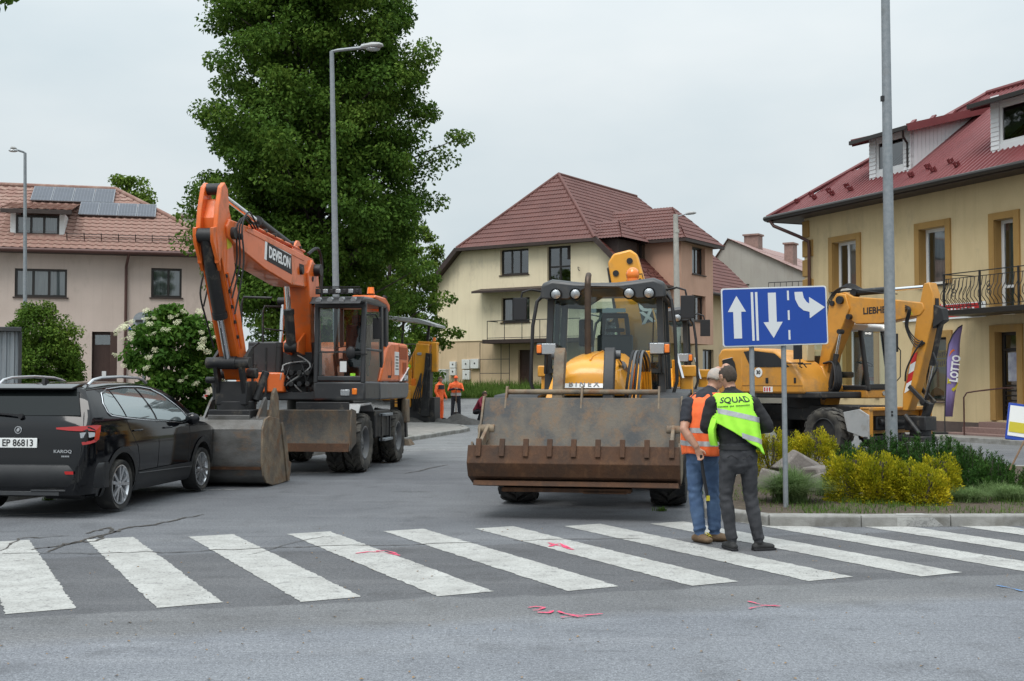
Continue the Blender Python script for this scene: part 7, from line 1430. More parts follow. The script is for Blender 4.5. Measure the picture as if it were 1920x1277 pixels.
def vest(root, tab, yaw, m, hem, hole, bands, off=.028, k=1.0, flare=.03, gap=True, neck=1.485, seed=2, tm_='reflex'):
    b = MB(); n, nz = 72, 34; V = []; F = []; rnd = random.Random(seed); ph = [rnd.uniform(0, 6) for _ in range(4)]
    def S(th, z, e=0.0):
        h = hem(th); t = max(0.0, min(1.0, (1.30 - z) / .35))
        w = .010 * t * (math.sin(5 * th + ph[0] + 6 * z) + .8 * math.sin(9 * th + ph[1] - 9 * z)) + .004 * math.sin(14 * th + 20 * z)
        return vest_pt(tab, yaw, th, z, off + flare * t + w + e, k)
    for j in range(nz + 1):
        for i in range(n):
            th = 2 * math.pi * i / n; h = hem(th); z = h + (neck - h) * (j / nz); V.append(S(th, z))
    for j in range(nz):
        for i in range(n):
            th = 2 * math.pi * (i + .5) / n; h = hem(th); z = h + (neck - h) * ((j + .5) / nz)
            if hole(th, z): continue
            if gap and abs(th - math.pi / 2) < .16: continue
            F.append((j * n + i, j * n + (i + 1) % n, (j + 1) * n + (i + 1) % n, (j + 1) * n + i))
    b.add(V, F); o = b.build('vest', M[m], root, 0, 80)
    sl = o.modifiers.new('thick', 'SOLIDIFY'); sl.thickness = .004; sl.offset = 1
    for zf, wd in bands:
        q = MB(); V = []; F = []
        for i in range(n + 1):
            th = 2 * math.pi * i / n
            for e in (0, .5, 1): V.append(S(th, zf(th) + wd * (e - .5), .006))
        for i in range(n):
            th = 2 * math.pi * (i + .5) / n
            if hole(th, zf(th)) or zf(th) < hem(th) + .02 or (gap and abs(th - math.pi / 2) < .16): continue
            F += [(3 * i, 3 * i + 3, 3 * i + 4, 3 * i + 1), (3 * i + 1, 3 * i + 4, 3 * i + 5, 3 * i + 2)]
        if F: q.add(V, F); q.build('reflective_band', M[tm_], o, 0, 80)
    return o, S
def hair_cap(root, P, m, cut, k=1.06, name='hair', seed=1, low=-.06):
    b = MB(); V = []; F = []; n, r_ = 28, 14; rnd = random.Random(seed)
    for j in range(r_ + 1):
        t = math.pi * .86 * j / r_
        for i in range(n):
            a = 2 * math.pi * i / n; q = 1 + rnd.uniform(-.022, .022); V.append(P(.080 * k * q * math.sin(t) * math.cos(a), -.004 + .103 * k * q * math.sin(t) * math.sin(a), .008 + .104 * k * q * math.cos(t)))
    for j in range(r_):
        for i in range(n):
            t = math.pi * .86 * (j + .5) / r_; a = 2 * math.pi * (i + .5) / n; y = math.sin(t) * math.sin(a); z = math.cos(t)
            if cut(y, z): continue
            F.append((j * n + i, (j + 1) * n + i, (j + 1) * n + (i + 1) % n, j * n + (i + 1) % n))
    b.add(V, F); o = b.build(name, M[m], root, 0, 60); s_ = o.modifiers.new('t', 'SOLIDIFY'); s_.thickness = .004; s_.offset = -1; return o

# -- man with the yellow vest, seen from behind
P1 = thing('person', 'man in black with a yellow high-visibility vest, back turned, standing on the crossing', 'person', (2.24, 11.2, 0))
T1 = [(.80, (-.085, 0)), (1.02, (-.095, .0)), (1.15, (-.11, .005)), (1.30, (-.125, .02)), (1.42, (-.13, .035)), (1.51, (-.135, .06))]
def build1(b, seg):
    A = lambda *p: (p[0], p[1], p[2])
    hl, kl, al = (-.175, 0, .90), (-.205, .025, .50), (-.15, -.0, .09)
    hr_, kr, ar = (.005, 0, .90), (.035, .03, .50), (.095, -.03, .09)
    for h, k_, a, mm in ((hl, kl, al, 0), (hr_, kr, ar, 0)):
        h, k_, a = Vector(h), Vector(k_), Vector(a)
        limb(b, [(h, .092, .10), (h.lerp(k_, .35), .085, .092), (k_, .064, .068), (k_.lerp(a, .35), .066, .07), (k_.lerp(a, .8), .056, .058), (a + Vector((0, 0, .02)), .055, .06)])
        seg += [(h, k_, .085, 'djeans'), (k_, a + Vector((0, 0, .04)), .062, 'djeans')]
    for a, t, h in ((al, (-.185, .17, .035), (-.14, -.07, .035)), (ar, (.235, .01, .035), (.05, -.045, .035))):
        a, t, h = Vector(a), Vector(t), Vector(h); d = (t - h); lat = d.cross(Vector((0, 0, 1)))
        limb(b, [(h, .036, .034), (h.lerp(t, .3) + Vector((0, 0, .012)), .042, .046), (h.lerp(t, .65) + Vector((0, 0, .002)), .046, .036), (t, .038, .024)], lat); limb(b, [(a + Vector((0, 0, -.02)), .042, .048), (a + Vector((0, 0, .05)), .044, .050)])
        seg += [(h, t, .045, 'blackboot'), (a + Vector((0, 0, -.03)), a + Vector((0, 0, .0)), .04, 'blackboot')]
    rg = [(torso_c(T1, z), interp(TA, z), interp(TB, z)) for z in (.80, .86, .92, .98, 1.05, 1.15, 1.25, 1.34, 1.40, 1.44, 1.47, 1.50)]
    limb(b, rg); seg += [(torso_c(T1, .80), torso_c(T1, .97), .15, 'djeans'), (torso_c(T1, 1.06), torso_c(T1, 1.42), .15, 'blackcotton')]
    nk = Vector((-.138, .06, 1.50)); limb(b, [((-.135, .045, 1.46), .062, .062), ((-.145, .075, 1.54), .055, .06), ((-.155, .09, 1.58), .053, .058)]); seg.append(((-.137, .05, 1.53), (-.15, .085, 1.60), .055, 'skin'))
    for s_, e, w, lat in (((.045, .03, 1.405), (.205, .0, 1.165), (.12, .21, 1.12), (1, 0, 0)), ((-.315, .03, 1.405), (-.395, .02, 1.16), (-.27, .23, 1.12), (1, 0, 0))):
        s_, e, w = Vector(s_), Vector(e), Vector(w)
        limb(b, [(s_, .078, .075), (s_.lerp(e, .4), .070, .068), (e, .058, .058)]); limb(b, [(e, .058, .058), (e.lerp(w, .4), .053, .052), (w, .036, .036)], (0, 0, 1)); seg += [(s_, e, .066, 'blackcotton'), (e, e.lerp(w, .9), .052, 'blackcotton')]
        hand(b, seg, w, (w - e).normalized() * .8 + Vector((-.6 if s_.x > -.1 else .6, .3, .1)), (0, 0, 1), .6)
    build1.P = skull(b, seg, (-.165, .095, 1.645), (-.35, .8, -.42))
body1 = figure(P1, build1, .0072, ['skin', 'djeans', 'blackboot', 'blackcotton'])
hair_cap(P1, build1.P, 'hair', lambda y, z: (y > .3 and z < .5) or z < -.78 or (y > -.30 and z < -.28) or (y > .0 and z < .1), 1.015)
def hem1(th):                                          # blown up on the left, hanging low on the right
    x = math.cos(th); s_ = math.sin(th)
    if s_ < 0: return .905 + .30 * max(0.0, min(1.0, (.95 - x) / 1.75)) ** .8
    return .93 + .10 * (1 - x) / 2
def hole1(th, z):
    x = abs(math.cos(th)); r = interp(TA, z) * math.cos(th)
    return z > 1.20 and abs(r) > (.150 + max(0.0, 1.33 - z) * .40) and z < 1.47
v1, S1 = vest(P1, T1, 0.0, 'hivis', hem1, hole1, [(lambda th: 1.285 - .055 * math.cos(th), .05), (lambda th: 1.10 - .075 * math.cos(th), .05)], .03, 1.0, .035)
part('vest_flap', M['hivis'], P1, lambda b: b.loft([[(-.30 + dx, -.06 + dy, z), (-.33 + dx, -.10 + dy, z), (-.375 + dx, -.06 + dy, z), (-.36 + dx, .0 + dy, z), (-.31 + dx, .02 + dy, z)] for z, dx, dy in ((1.30, .06, .05), (1.24, .02, .0), (1.14, -.01, -.01), (1.05, .0, .01), (.99, .02, .03))]), .0, None, 60)
def wrap(s, size, m, S, th0, z0, root, e=.010, bold=.0, sx=1.0, tilt=0.0):
    o = text(s, size, M[m], root, Matrix.Identity(4), bold=bold, sx=sx, ext=.0008); me = o.data; arc = .215
    for v in me.vertices:
        x, y = v.co.x, v.co.y; v.co = S(th0 + x / arc, z0 + y + tilt * x, e + v.co.z)
    return o
wrap('SQUAD', .076, 'ink', S1, 1.5 * math.pi - .0, 1.425, v1, bold=.0016, sx=1.10, tilt=.05)
part('small_print', M['ink'], v1, lambda b: [b.quad(*[S1(1.5 * math.pi - .70 + .057 * k + d, 1.358 + .02 * (k / 22) + h, .011) for d, h in ((0, -.004), (.042, -.004), (.042, .005), (0, .005))]) for k in range(22) if k not in (7, 11)])
for (h_, t_, m_, P_) in (((-.14, -.09), (-.19, .205), 'ink', P1), ((.035, -.05), (.262, .014), 'ink', P1), ((-.055, .065), (.065, -.165), 'wood', None)):
    if P_ is None: continue
    h_, t_ = Vector(h_), Vector(t_); d_ = (t_ - h_).normalized(); n_ = Vector((-d_.y, d_.x)); part('shoe_sole', M['ink'], P_, lambda b: b.prism([tuple(h_ + n_ * .035), tuple(h_ - n_ * .035), tuple(h_.lerp(t_, .6) - n_ * .05), tuple(t_ - n_ * .028), tuple(t_ + n_ * .028), tuple(h_.lerp(t_, .6) + n_ * .05)], 'z', .001, .022), .004)
part('belt', M['ink'], P1, lambda b: b.loft([[vest_pt(T1, 0, 2 * math.pi * i / 32, z, .008) for i in range(32)] for z in (.955, .965, .985, .99)], False))
part('pocket_seam', M['ink'], P1, lambda b: [b.tube([vest_pt(T1, 0, R(270 + q) + t * .12 * (1 if q > 0 else -1), .905 - .012 * abs(t), .004) for t in (-3, -2, -1, 0, 1, 2)], .0025, 4) for q in (28, -28)])

# -- older man with the orange vest, beside him
P2 = thing('person', 'grey-haired man in blue jeans and orange vest bending his head beside the yellow vest', 'person', (1.885, 11.72, 0))
T2 = [(.80, (.035, .03)), (1.02, (.01, .03)), (1.15, (.012, .035)), (1.30, (.04, .05)), (1.42, (.075, .07)), (1.51, (.11, .10))]
Y2 = R(-52)
def build2(b, seg):
    lat = Vector((math.cos(Y2), math.sin(Y2), 0)); fw = Vector((-math.sin(Y2), math.cos(Y2), 0))
    hl, kl, al = Vector((-.045, .08, .90)), Vector((-.055, .05, .50)), Vector((-.02, -.0, .10))
    hr_, kr, ar = Vector((.095, -.01, .90)), Vector((.125, .06, .50)), Vector((.14, .07, .10))
    for h, k_, a in ((hl, kl, al), (hr_, kr, ar)):
        limb(b, [(h, .095, .105), (h.lerp(k_, .35), .088, .098), (k_, .068, .075), (k_.lerp(a, .4), .068, .072), (k_.lerp(a, .85), .064, .066), (a + Vector((0, 0, .03)), .066, .07)], lat); seg += [(h, k_, .088, 'jeans'), (k_, a + Vector((0, 0, .03)), .066, 'jeans')]
    for a, t in ((al, Vector((.055, -.13, .035))), (ar, Vector((.30, .03, .035)))):
        d = (t - Vector((a.x, a.y, .035))).normalized(); h = Vector((a.x, a.y, .035)) - d * .08; l = d.cross(Vector((0, 0, 1)))
        limb(b, [(h, .042, .036), (h.lerp(t, .3) + Vector((0, 0, .02)), .048, .058), (h.lerp(t, .65) + Vector((0, 0, .008)), .052, .042), (t, .046, .030)], l); limb(b, [(a + Vector((0, 0, -.03)), .05, .055), (a + Vector((0, 0, .03)), .05, .055)]); seg += [(h, t, .05, 'brownboot'), (a - Vector((0, 0, .03)), a, .045, 'brownboot')]
    limb(b, [(torso_c(T2, z), interp(TA, z) * 1.02, interp(TB, z) * 1.14) for z in (.80, .86, .92, .98, 1.05, 1.15, 1.25, 1.34, 1.40, 1.44, 1.47, 1.50)], lat)
    seg += [(torso_c(T2, .80), torso_c(T2, .93), .15, 'jeans'), (torso_c(T2, 1.02), torso_c(T2, 1.42), .15, 'navy')]
    limb(b, [((.09, .085, 1.46), .062, .062), ((.125, .105, 1.53), .055, .06), ((.15, .115, 1.57), .052, .056)]); seg.append(((.11, .10, 1.51), (.15, .12, 1.58), .055, 'skin'))
    s_, e, w = Vector((-.105, .07, 1.39)), Vector((-.185, -.10, 1.12)), Vector((-.07, -.175, .95))
    limb(b, [(s_, .075, .072), (s_.lerp(e, .45), .070, .068), (s_.lerp(e, .72), .066, .064)], lat); limb(b, [(s_.lerp(e, .6), .048, .048), (e, .046, .046), (e.lerp(w, .35), .047, .044), (w, .031, .030)], lat); seg += [(s_, s_.lerp(e, .62), .066, 'navy'), (s_.lerp(e, .78), w, .045, 'skin')]
    hand(b, seg, w, (.10, -.02, -.25), (1, -.4, 0), .75)
    s_, e, w = Vector((.19, .0, 1.38)), Vector((.26, .06, 1.13)), Vector((.36, .26, 1.12))
    limb(b, [(s_, .075, .072), (s_.lerp(e, .7), .066, .064)], lat); limb(b, [(s_.lerp(e, .6), .048, .048), (e, .046, .046), (w, .031, .030)], lat); seg += [(s_, s_.lerp(e, .62), .066, 'navy'), (s_.lerp(e, .78), w, .045, 'skin')]; hand(b, seg, w, (.1, .25, .05), (0, 0, 1), .6)
    build2.P = skull(b, seg, (.175, .13, 1.625), (.62, .55, -.5))
figure(P2, build2, .0072, ['skin', 'jeans', 'brownboot', 'navy'])
hair_cap(P2, build2.P, 'ghair', lambda y, z: (y > .1 and z < .75) or z < -.5 or (y > -.3 and z < .0), 1.025)
vest(P2, T2, Y2, 'hivo', lambda th: .875 + .012 * math.sin(3 * th), lambda th, z: z > 1.16 and abs(interp(TA, z) * math.cos(th)) > (.125 + max(0.0, 1.30 - z) * .5) and z < 1.47, [(lambda th: 1.115, .05), (lambda th: .985, .05)], .034, 1.04, .015, True, 1.485, 5)
part('boot_lace', M['posteryel'], P2, lambda b: [b.tube([(.02 + .012 * k, -.075 - .018 * k, .10 - .012 * k), (.045 + .012 * k, -.06 - .018 * k, .105 - .012 * k), (.065 + .01 * k, -.05 - .018 * k, .09 - .012 * k)], .004, 4) for k in range(3)])
wand = thing('measuring_rod', 'short black rod held hanging down by the man in the orange vest', 'tool', (1.87, 11.515, 0))
part('rod', M['ink'], wand, lambda b: b.tube([(-.02, .0, .88), (.0, .0, .70), (.03, -.01, .52), (.045, -.01, .42)], [.014, .017, .017, .014], 8)); part('tip', M['posteryel'], wand, lambda b: b.box((.043, -.012, .46), (.032, .032, .05)))

# -- road crew at the far end
def worker(name_label, loc, top, trousers, capm, pose, rz=0.0, h=1.0):
    o = thing('person', name_label, 'person', (loc[0], loc[1], gz(loc[0], loc[1])), rz)
    T = [(.80, (0, 0)), (1.51, (0, .0))] if pose != 'crouch' else None
    def bd(b, seg):
        if pose == 'crouch':
            limb(b, [((0, .1, .42), .17, .15), ((0, -.02, .62), .18, .14), ((0, -.15, .84), .2, .13), ((0, -.2, .95), .12, .09)]); seg.append(((0, .1, .5), (0, -.2, .9), .15, top))
            for s_ in (-1, 1):
                limb(b, [((s_ * .1, .12, .40), .09, .09), ((s_ * .17, -.22, .46), .07, .07), ((s_ * .14, -.08, .10), .055, .055)]); limb(b, [((s_ * .14, .0, .05), .045, .045), ((s_ * .15, -.18, .05), .045, .035)]); seg += [((s_ * .1, .12, .40), (s_ * .17, -.22, .46), .08, trousers), ((s_ * .17, -.22, .46), (s_ * .14, -.08, .1), .06, trousers), ((s_ * .14, .0, .05), (s_ * .15, -.18, .05), .045, 'blackboot')]
                limb(b, [((s_ * .2, -.15, .86), .065, .065), ((s_ * .27, -.3, .62), .055, .055), ((s_ * .12, -.42, .5), .04, .04)]); seg += [((s_ * .2, -.15, .86), (s_ * .27, -.3, .62), .06, top), ((s_ * .25, -.33, .6), (s_ * .12, -.42, .5), .045, 'skin')]
            limb(b, [((0, -.22, .95), .06, .06), ((0, -.25, 1.02), .055, .055)]); bd.P = skull(b, seg, (0, -.28, 1.10), (0, -1, -.4)); return
        limb(b, [(Vector((0, 0, z)), interp(TA, z) * 1.1, interp(TB, z) * 1.15) for z in (.80, .92, 1.02, 1.15, 1.28, 1.38, 1.43, 1.47, 1.50)]); seg += [((0, 0, .8), (0, 0, .86), .15, trousers), ((0, 0, .98), (0, 0, 1.42), .15, top)]
        for s_ in (-1, 1):
            h_, k_, a = Vector((s_ * .10, 0, .88)), Vector((s_ * .13, -.02, .48)), Vector((s_ * .15, 0, .09)); limb(b, [(h_, .1, .1), (k_, .075, .08), (a, .07, .075)]); limb(b, [((a.x, .05, .045), .045, .045), ((a.x + s_ * .03, -.16, .045), .048, .038)]); seg += [(h_, k_, .09, trousers), (k_, a, .07, trousers), ((a.x, .05, .045), (a.x, -.16, .045), .045, 'blackboot')]
            if pose == 'lean': e, w = Vector((s_ * .30, -.12, 1.16)), Vector((s_ * .03, -.28, 1.22))
            else: e, w = Vector((s_ * .29, .0, 1.14)), Vector((s_ * .27, -.14, .90))
            sh = Vector((s_ * .2, 0, 1.40)); limb(b, [(sh, .08, .08), (e, .062, .062), (w, .042, .042)]); seg += [(sh, e, .068, top), (e, w, .05, 'navy' if pose == 'lean' else top)]; hand(b, seg, w, (-s_ * .3, -.2, -.8) if pose != 'lean' else (-s_ * .6, -.3, .2), (0, -1, 0), .7)
        limb(b, [((0, 0, 1.46), .062, .062), ((0, -.015, 1.56), .056, .058)]); seg.append(((0, 0, 1.51), (0, 0, 1.57), .055, 'skin')); bd.P = skull(b, seg, (0, -.03, 1.645), (0, -1, -.12))
    figure(o, bd, .014, ['skin', top, trousers, 'blackboot'] + (['navy'] if 'navy' not in (top, trousers) else []))
    if capm:
        cp = hair_cap(o, bd.P, capm, lambda y, z: z < .12, 1.10, 'cap'); part('cap_peak', M[capm], cp, lambda b: b.prism([tuple((bd.P(x, y, .02)[i]) for i in (0, 1)) for x, y in ((-.07, .08), (.07, .08), (.05, .17), (-.05, .17))], 'z', bd.P(0, .1, .025).z - .005, bd.P(0, .1, .025).z + .005))
    else: hair_cap(o, bd.P, 'hair', lambda y, z: (y > .25 and z < .45) or z < -.45, 1.05)
    return o
W1 = worker('road worker in orange cap and jacket leaning on a shovel', (-2.32, 48.6), 'hivo', 'navy', 'hivo', 'lean')
for z in (1.02, .96): part('reflective_band', M['reflex'], W1, lambda b: b.loft([[vest_pt([(.8, (0, 0)), (1.5, (0, 0))], 0, 2 * math.pi * i / 24, q, .045) for i in range(24)] for q in (z - .03, z + .03)], False))
SH = thing('shovel', 'long-handled shovel propped in front of the worker in the orange cap', 'shovel', (-2.30, 48.28, gz(-2.3, 48.3)))
part('handle', M['wood'], SH, lambda b: b.cyl((0, 0, .25), (0, .04, 1.3), .02)); part('blade', M['dark'], SH, lambda b: b.prism([(-.12, .28), (.12, .28), (.11, .08), (0, .0), (-.11, .08)], 'y', -.012, .0))
W2 = worker('road worker in full orange suit half hidden behind the milling machine', (-2.93, 47.6), 'hivo', 'hivo', None, 'stand', R(60))
part('reflective_band', M['navy'], W2, lambda b: b.loft([[vest_pt([(.8, (0, 0)), (1.5, (0, 0))], 0, 2 * math.pi * i / 24, q, .04) for i in range(24)] for q in (1.25, 1.42)], False))
M['maroon'] = mat('maroon_cotton', (.23, .02, .05), .85)
W3 = worker('crouching worker in maroon shirt beside the spoil heap', (-1.30, 45.6), 'maroon', 'navy', None, 'crouch', R(60))
# ---------------------------------------------------------------- plants
def leaf_obj(name, C, D, N_, L, W, m, parent, fold=.25):
    """many folded leaves in one crown: C centres, D leaf axis, N_ face normal (arrays), L/W sizes (arrays)"""
    n = len(C); D = D / np.linalg.norm(D, axis=1)[:, None]; S = np.cross(D, N_); S /= np.maximum(1e-6, np.linalg.norm(S, axis=1))[:, None]; N2 = np.cross(S, D)
    L, W = L[:, None], W[:, None]
    V = np.stack([C - D * L * .5, C + S * W * .5 + N2 * W * fold, C + D * L * .5, C - S * W * .5 + N2 * W * fold], 1).reshape(-1, 3)
    me = bpy.data.meshes.new(name); me.vertices.add(4 * n); me.vertices.foreach_set('co', V.ravel())
    idx = np.arange(n)[:, None] * 4 + np.array([0, 1, 2, 0, 2, 3]); me.loops.add(6 * n); me.loops.foreach_set('vertex_index', idx.ravel().astype(np.int32))
    me.polygons.add(2 * n); me.polygons.foreach_set('loop_start', (np.arange(2 * n) * 3).astype(np.int32)); me.polygons.foreach_set('loop_total', np.full(2 * n, 3, np.int32)); me.materials.append(m); me.update(); me.validate()
    return link(name, me, parent)
def clumps(rng, centres, radii, per, flat=.55, size=(.1, .17), wr=.62, droop=.5):
    n = len(centres) * per; c = np.repeat(np.array(centres), per, 0); r = np.repeat(np.array(radii), per)[:, None]
    d = rng.normal(size=(n, 3)); d /= np.linalg.norm(d, axis=1)[:, None]; q = rng.random((n, 1)) ** .42
    off = d * q * r * np.array([1, 1, flat]); C = c + off; ax = rng.normal(size=(n, 3)) * .8 + d * .7 + np.array([0, 0, -droop]); nm = rng.normal(size=(n, 3)) * .55 + np.array([0, 0, 1.0]) + d * .5
    L = rng.uniform(size[0], size[1], n); return C, ax, nm, L, L * wr
M['linden'] = leafmat('linden_leaf', (.028, .064, .010), (.072, .142, .020), (.17, .25, .042), .55)
M['tree2'] = leafmat('pale_leaf', (.06, .11, .018), (.14, .22, .035), (.25, .33, .07), .5)
M['bushleaf'] = leafmat('hedge_leaf', (.028, .066, .009), (.08, .15, .02), (.19, .26, .04), .9)
M['elder'] = leafmat('elder_leaf', (.025, .068, .010), (.065, .155, .022), (.15, .26, .04), 1.3)
M['golden'] = leafmat('golden_thuja', (.07, .115, .008), (.34, .32, .014), (.76, .58, .03), 3.0, .25)
M['pine'] = leafmat('pine_needle', (.014, .046, .009), (.038, .098, .018), (.09, .17, .03), 2.0, .15)
M['grassy'] = leafmat('grass_blade', (.04, .085, .015), (.095, .17, .03), (.20, .27, .07), 2.0, .35)
M['tuft'] = leafmat('tuft_blade', (.08, .14, .05), (.18, .27, .10), (.34, .43, .20), 1.5, .35)
M['bark'] = mat('bark', (.05, .04, .032), .9, col2=(.085, .07, .058), sc=6, bump=.6, bs=18, stretch=(1, 1, .3))
def tree(name, label, x, y, z0, prof, ncl, per, rc, leaf, lsz, seed, lean=0.0, cat='tree', group=None, trunk=.28, inner=.45, flat=.55):
    o = thing(name, label, cat, (x, y, z0), 0, group); rng = np.random.default_rng(seed); cs = []; zs = [p[0] for p in prof]; lo, hi = zs[0], zs[-1]
    wts = None
    while len(cs) < ncl:
        z = rng.uniform(lo, hi); R_ = interp(prof, z)
        if rng.random() > (R_ / max(p[1] for p in prof)) ** 1.3 + .05: continue
        a = rng.uniform(0, 2 * math.pi); wob = 1 + .16 * math.sin(3 * a + z * .9 + seed) + .12 * math.sin(5 * a - z * 1.7)
        q = R_ * wob * (inner + (1 - inner) * rng.random() ** .6); cs.append((q * math.cos(a), q * math.sin(a), z - .12 * q))
    tr = MB(); tr.tube([(0, 0, -.2), (.03, .02, lo * .5 + .4), (-.05, .03, lo + (hi - lo) * .35), (.05, -.03, lo + (hi - lo) * .7), (0, 0, hi * .97)], [trunk, trunk * .85, trunk * .6, trunk * .32, .03], 10)
    tob = tr.build('trunk', M['bark'], o, 0, 60)
    lm = MB()
    for c in cs[::4]:
        c = Vector(c); zb = max(lo * .6, c.z - .55 * math.hypot(c.x, c.y) - .3); lm.tube([(0, 0, zb), (c.x * .5, c.y * .5, zb + (c.z - zb) * .62), tuple(c)], [trunk * .22, trunk * .13, .012], 5)
    tag(lm.build('limbs', M['bark'], o, 0, 60), kind='stuff')
    rad = rng.uniform(rc[0], rc[1], len(cs)); C, ax, nm, L, W = clumps(rng, cs, rad, per, flat, lsz); leaf_obj('crown', C, ax, nm, L, W, M[leaf], o); return o
tree('linden_tree', 'tall dense dark green linden tree behind the orange excavator', -6.35, 38.5, 0.1, [(2.0, 1.2), (3.2, 1.9), (4.4, 2.7), (6, 3.3), (8.2, 3.75), (10, 3.85), (11.5, 3.45), (13, 3.2), (15, 2.8), (17, 2.0), (18.8, .6)], 860, 270, (.5, .9), 'linden', (.10, .18), 17, inner=.22)
tree('background_tree', 'green tree rising behind the pink house roof ridge', -23.1, 70, .5, [(6.5, 1.4), (8.5, 2.3), (11, 2.1), (12.6, 1.3), (13.6, .4)], 90, 150, (.5, .8), 'tree2', (.18, .3), 21, group='trees behind the houses')
tree('background_tree', 'smaller tree top between the house chimney and its neighbour', -20.6, 71, .5, [(5, 1.0), (7.5, 1.5), (10, 1.2), (11.4, .4)], 40, 150, (.4, .7), 'tree2', (.18, .3), 22, group='trees behind the houses')
tree('background_tree', 'leafy tree filling the gap between the linden and the yellow house', -5.9, 56, .8, [(.6, 2.2), (2.5, 2.6), (5, 2.4), (7, 1.7), (8.5, .5)], 110, 170, (.5, .8), 'bushleaf', (.14, .24), 23, group='trees behind the houses')
tree('background_tree', 'pale tree just left of the yellow house gable', -6.0, 72, 1.2, [(1, 2.5), (4, 3.0), (7, 2.4), (9.5, 1.2), (10.6, .4)], 90, 150, (.5, .8), 'tree2', (.16, .28), 24, group='trees behind the houses')
tree('background_tree', 'dark tree low behind the milling machine', -9.2, 57, .7, [(.5, 2.2), (3, 2.6), (6, 2.2), (8, 1.0)], 100, 160, (.5, .8), 'bushleaf', (.16, .26), 25, group='trees behind the houses')
tree('street_tree', 'tree whose leafy branch tips hang into the top left corner', -8.75, 15.3, .11, [(6.6, 1.2), (7.2, 1.9), (8.5, 2.1), (10, 1.5), (11, .4)], 120, 150, (.3, .5), 'linden', (.08, .13), 31, trunk=.12)
tree('round_bush', 'rounded green bush in front of the pink house', -12.05, 30.0, .1, [(.2, .9), (1.2, 1.0), (2.2, .95), (2.9, .75), (3.4, .3)], 190, 210, (.22, .36), 'bushleaf', (.06, .10), 41, cat='bush', trunk=.08, inner=.6, flat=.8)
# elder in flower
EL = tree('elder_bush', 'elder bush with cream flower clusters beside the black car', -6.35, 21.9, .12, [(.35, .45), (.8, .65), (1.4, .75), (2.0, .78), (2.5, .72), (2.85, .35)], 150, 130, (.16, .30), 'elder', (.08, .14), 42, cat='bush', trunk=.05, inner=.55, flat=.6)
tag(tree('elder_shoot', 'small leafy elder shoot by the car bonnet', -5.55, 20.6, .12, [(.15, .15), (.5, .3), (.75, .22)], 12, 60, (.1, .18), 'elder', (.07, .12), 43, cat='bush', trunk=.02), group=None)
M['umbel'] = mat('elder_blossom', (.74, .73, .52), .9, col2=(.62, .64, .40), sc=30, bump=.5, bs=80)
ub = MB(); rnd = random.Random(8)
for i in range(70):
    a, q = rnd.uniform(0, 6.283), math.sqrt(rnd.random()) * .085; x, y = q * math.cos(a), q * math.sin(a); z = .03 - 2.2 * q * q + rnd.uniform(-.006, .006); s_ = rnd.uniform(.006, .011); t = rnd.uniform(0, 6.28)
    ub.add([(x + s_ * math.cos(t + k * 1.571), y + s_ * math.sin(t + k * 1.571), z + (.004 if k % 2 else -.002)) for k in range(4)], [(0, 1, 2, 3)])
for k in range(5): a = k * 1.257; ub.tube([(0, 0, -.06), (.05 * math.cos(a), .05 * math.sin(a), .01)], .003, 4)
um = None
for k in range(52):
    a = rnd.uniform(math.pi * .95, math.pi * 2.05); z = rnd.choice([rnd.uniform(1.1, 2.4), rnd.uniform(2.2, 2.8)]); R_ = interp([(.35, .5), (.8, .72), (1.4, .85), (2.0, .88), (2.5, .80), (2.9, .30)], z) * rnd.uniform(1.0, 1.22)
    o = ub.build('flower_cluster', M['umbel'], EL) if um is None else link('flower_cluster', um, EL); um = o.data
    o.location = (R_ * math.cos(a), R_ * math.sin(a), z); o.rotation_euler = (rnd.uniform(.3, .95), rnd.uniform(-.4, .4), rnd.uniform(-.7, .7)); s_ = rnd.uniform(.6, 1.05); o.scale = (s_, s_, s_)
# golden thujas, pines, grasses on the island
def thuja(label, px, D, r, h, seed):
    p = at(px, 900, D); o = thing('golden_thuja', label, 'shrub', (p.x, p.y, .11), 0, 'golden thujas on the island'); rng = np.random.default_rng(seed); n = int(14000 * (r / .5) ** 2)
    d = rng.normal(size=(n, 3)); d[:, 2] = np.abs(d[:, 2]) * 1.0 - .12; d /= np.linalg.norm(d, axis=1)[:, None]; lump = 1 + .10 * np.sin(7 * d[:, 0] + seed) * np.sin(6 * d[:, 1] + 2) + .08 * np.sin(13 * d[:, 2] + 9 * d[:, 0])
    sq = np.sign(d) * np.abs(d) ** .62; q = (1 - .34 * rng.random(n) ** 1.3) * lump; C = sq * q[:, None] * np.array([r * .92, r * .92, h * .86]); C[:, 2] = np.maximum(C[:, 2], .01)
    ax = d * .9 + rng.normal(size=(n, 3)) * .35 + np.array([0, 0, .25]); nm = rng.normal(size=(n, 3)); L = rng.uniform(.022, .05, n)
    leaf_obj('foliage', C, ax, nm, L, L * .42, M['golden'], o, .1); part('stem', M['bark'], o, lambda b: [b.tube([(0, 0, 0), (.1 * math.cos(k), .1 * math.sin(k), h * .4), (.3 * r * math.cos(k), .3 * r * math.sin(k), h * .75)], .015, 5) for k in range(6)]); return o
thuja('golden thuja nearest the sign post, left end of the front clump', 1596, 14.75, .36, .68, 1); thuja('golden thuja second from the sign, tallest of the front clump', 1646, 14.6, .37, .66, 2); thuja('golden thuja in the middle of the front clump', 1697, 14.5, .33, .58, 3)
thuja('golden thuja at the right front with a rounded top', 1732, 14.3, .31, .50, 4); thuja('golden thuja at the far right end of the front clump', 1760, 14.9, .28, .64, 5)
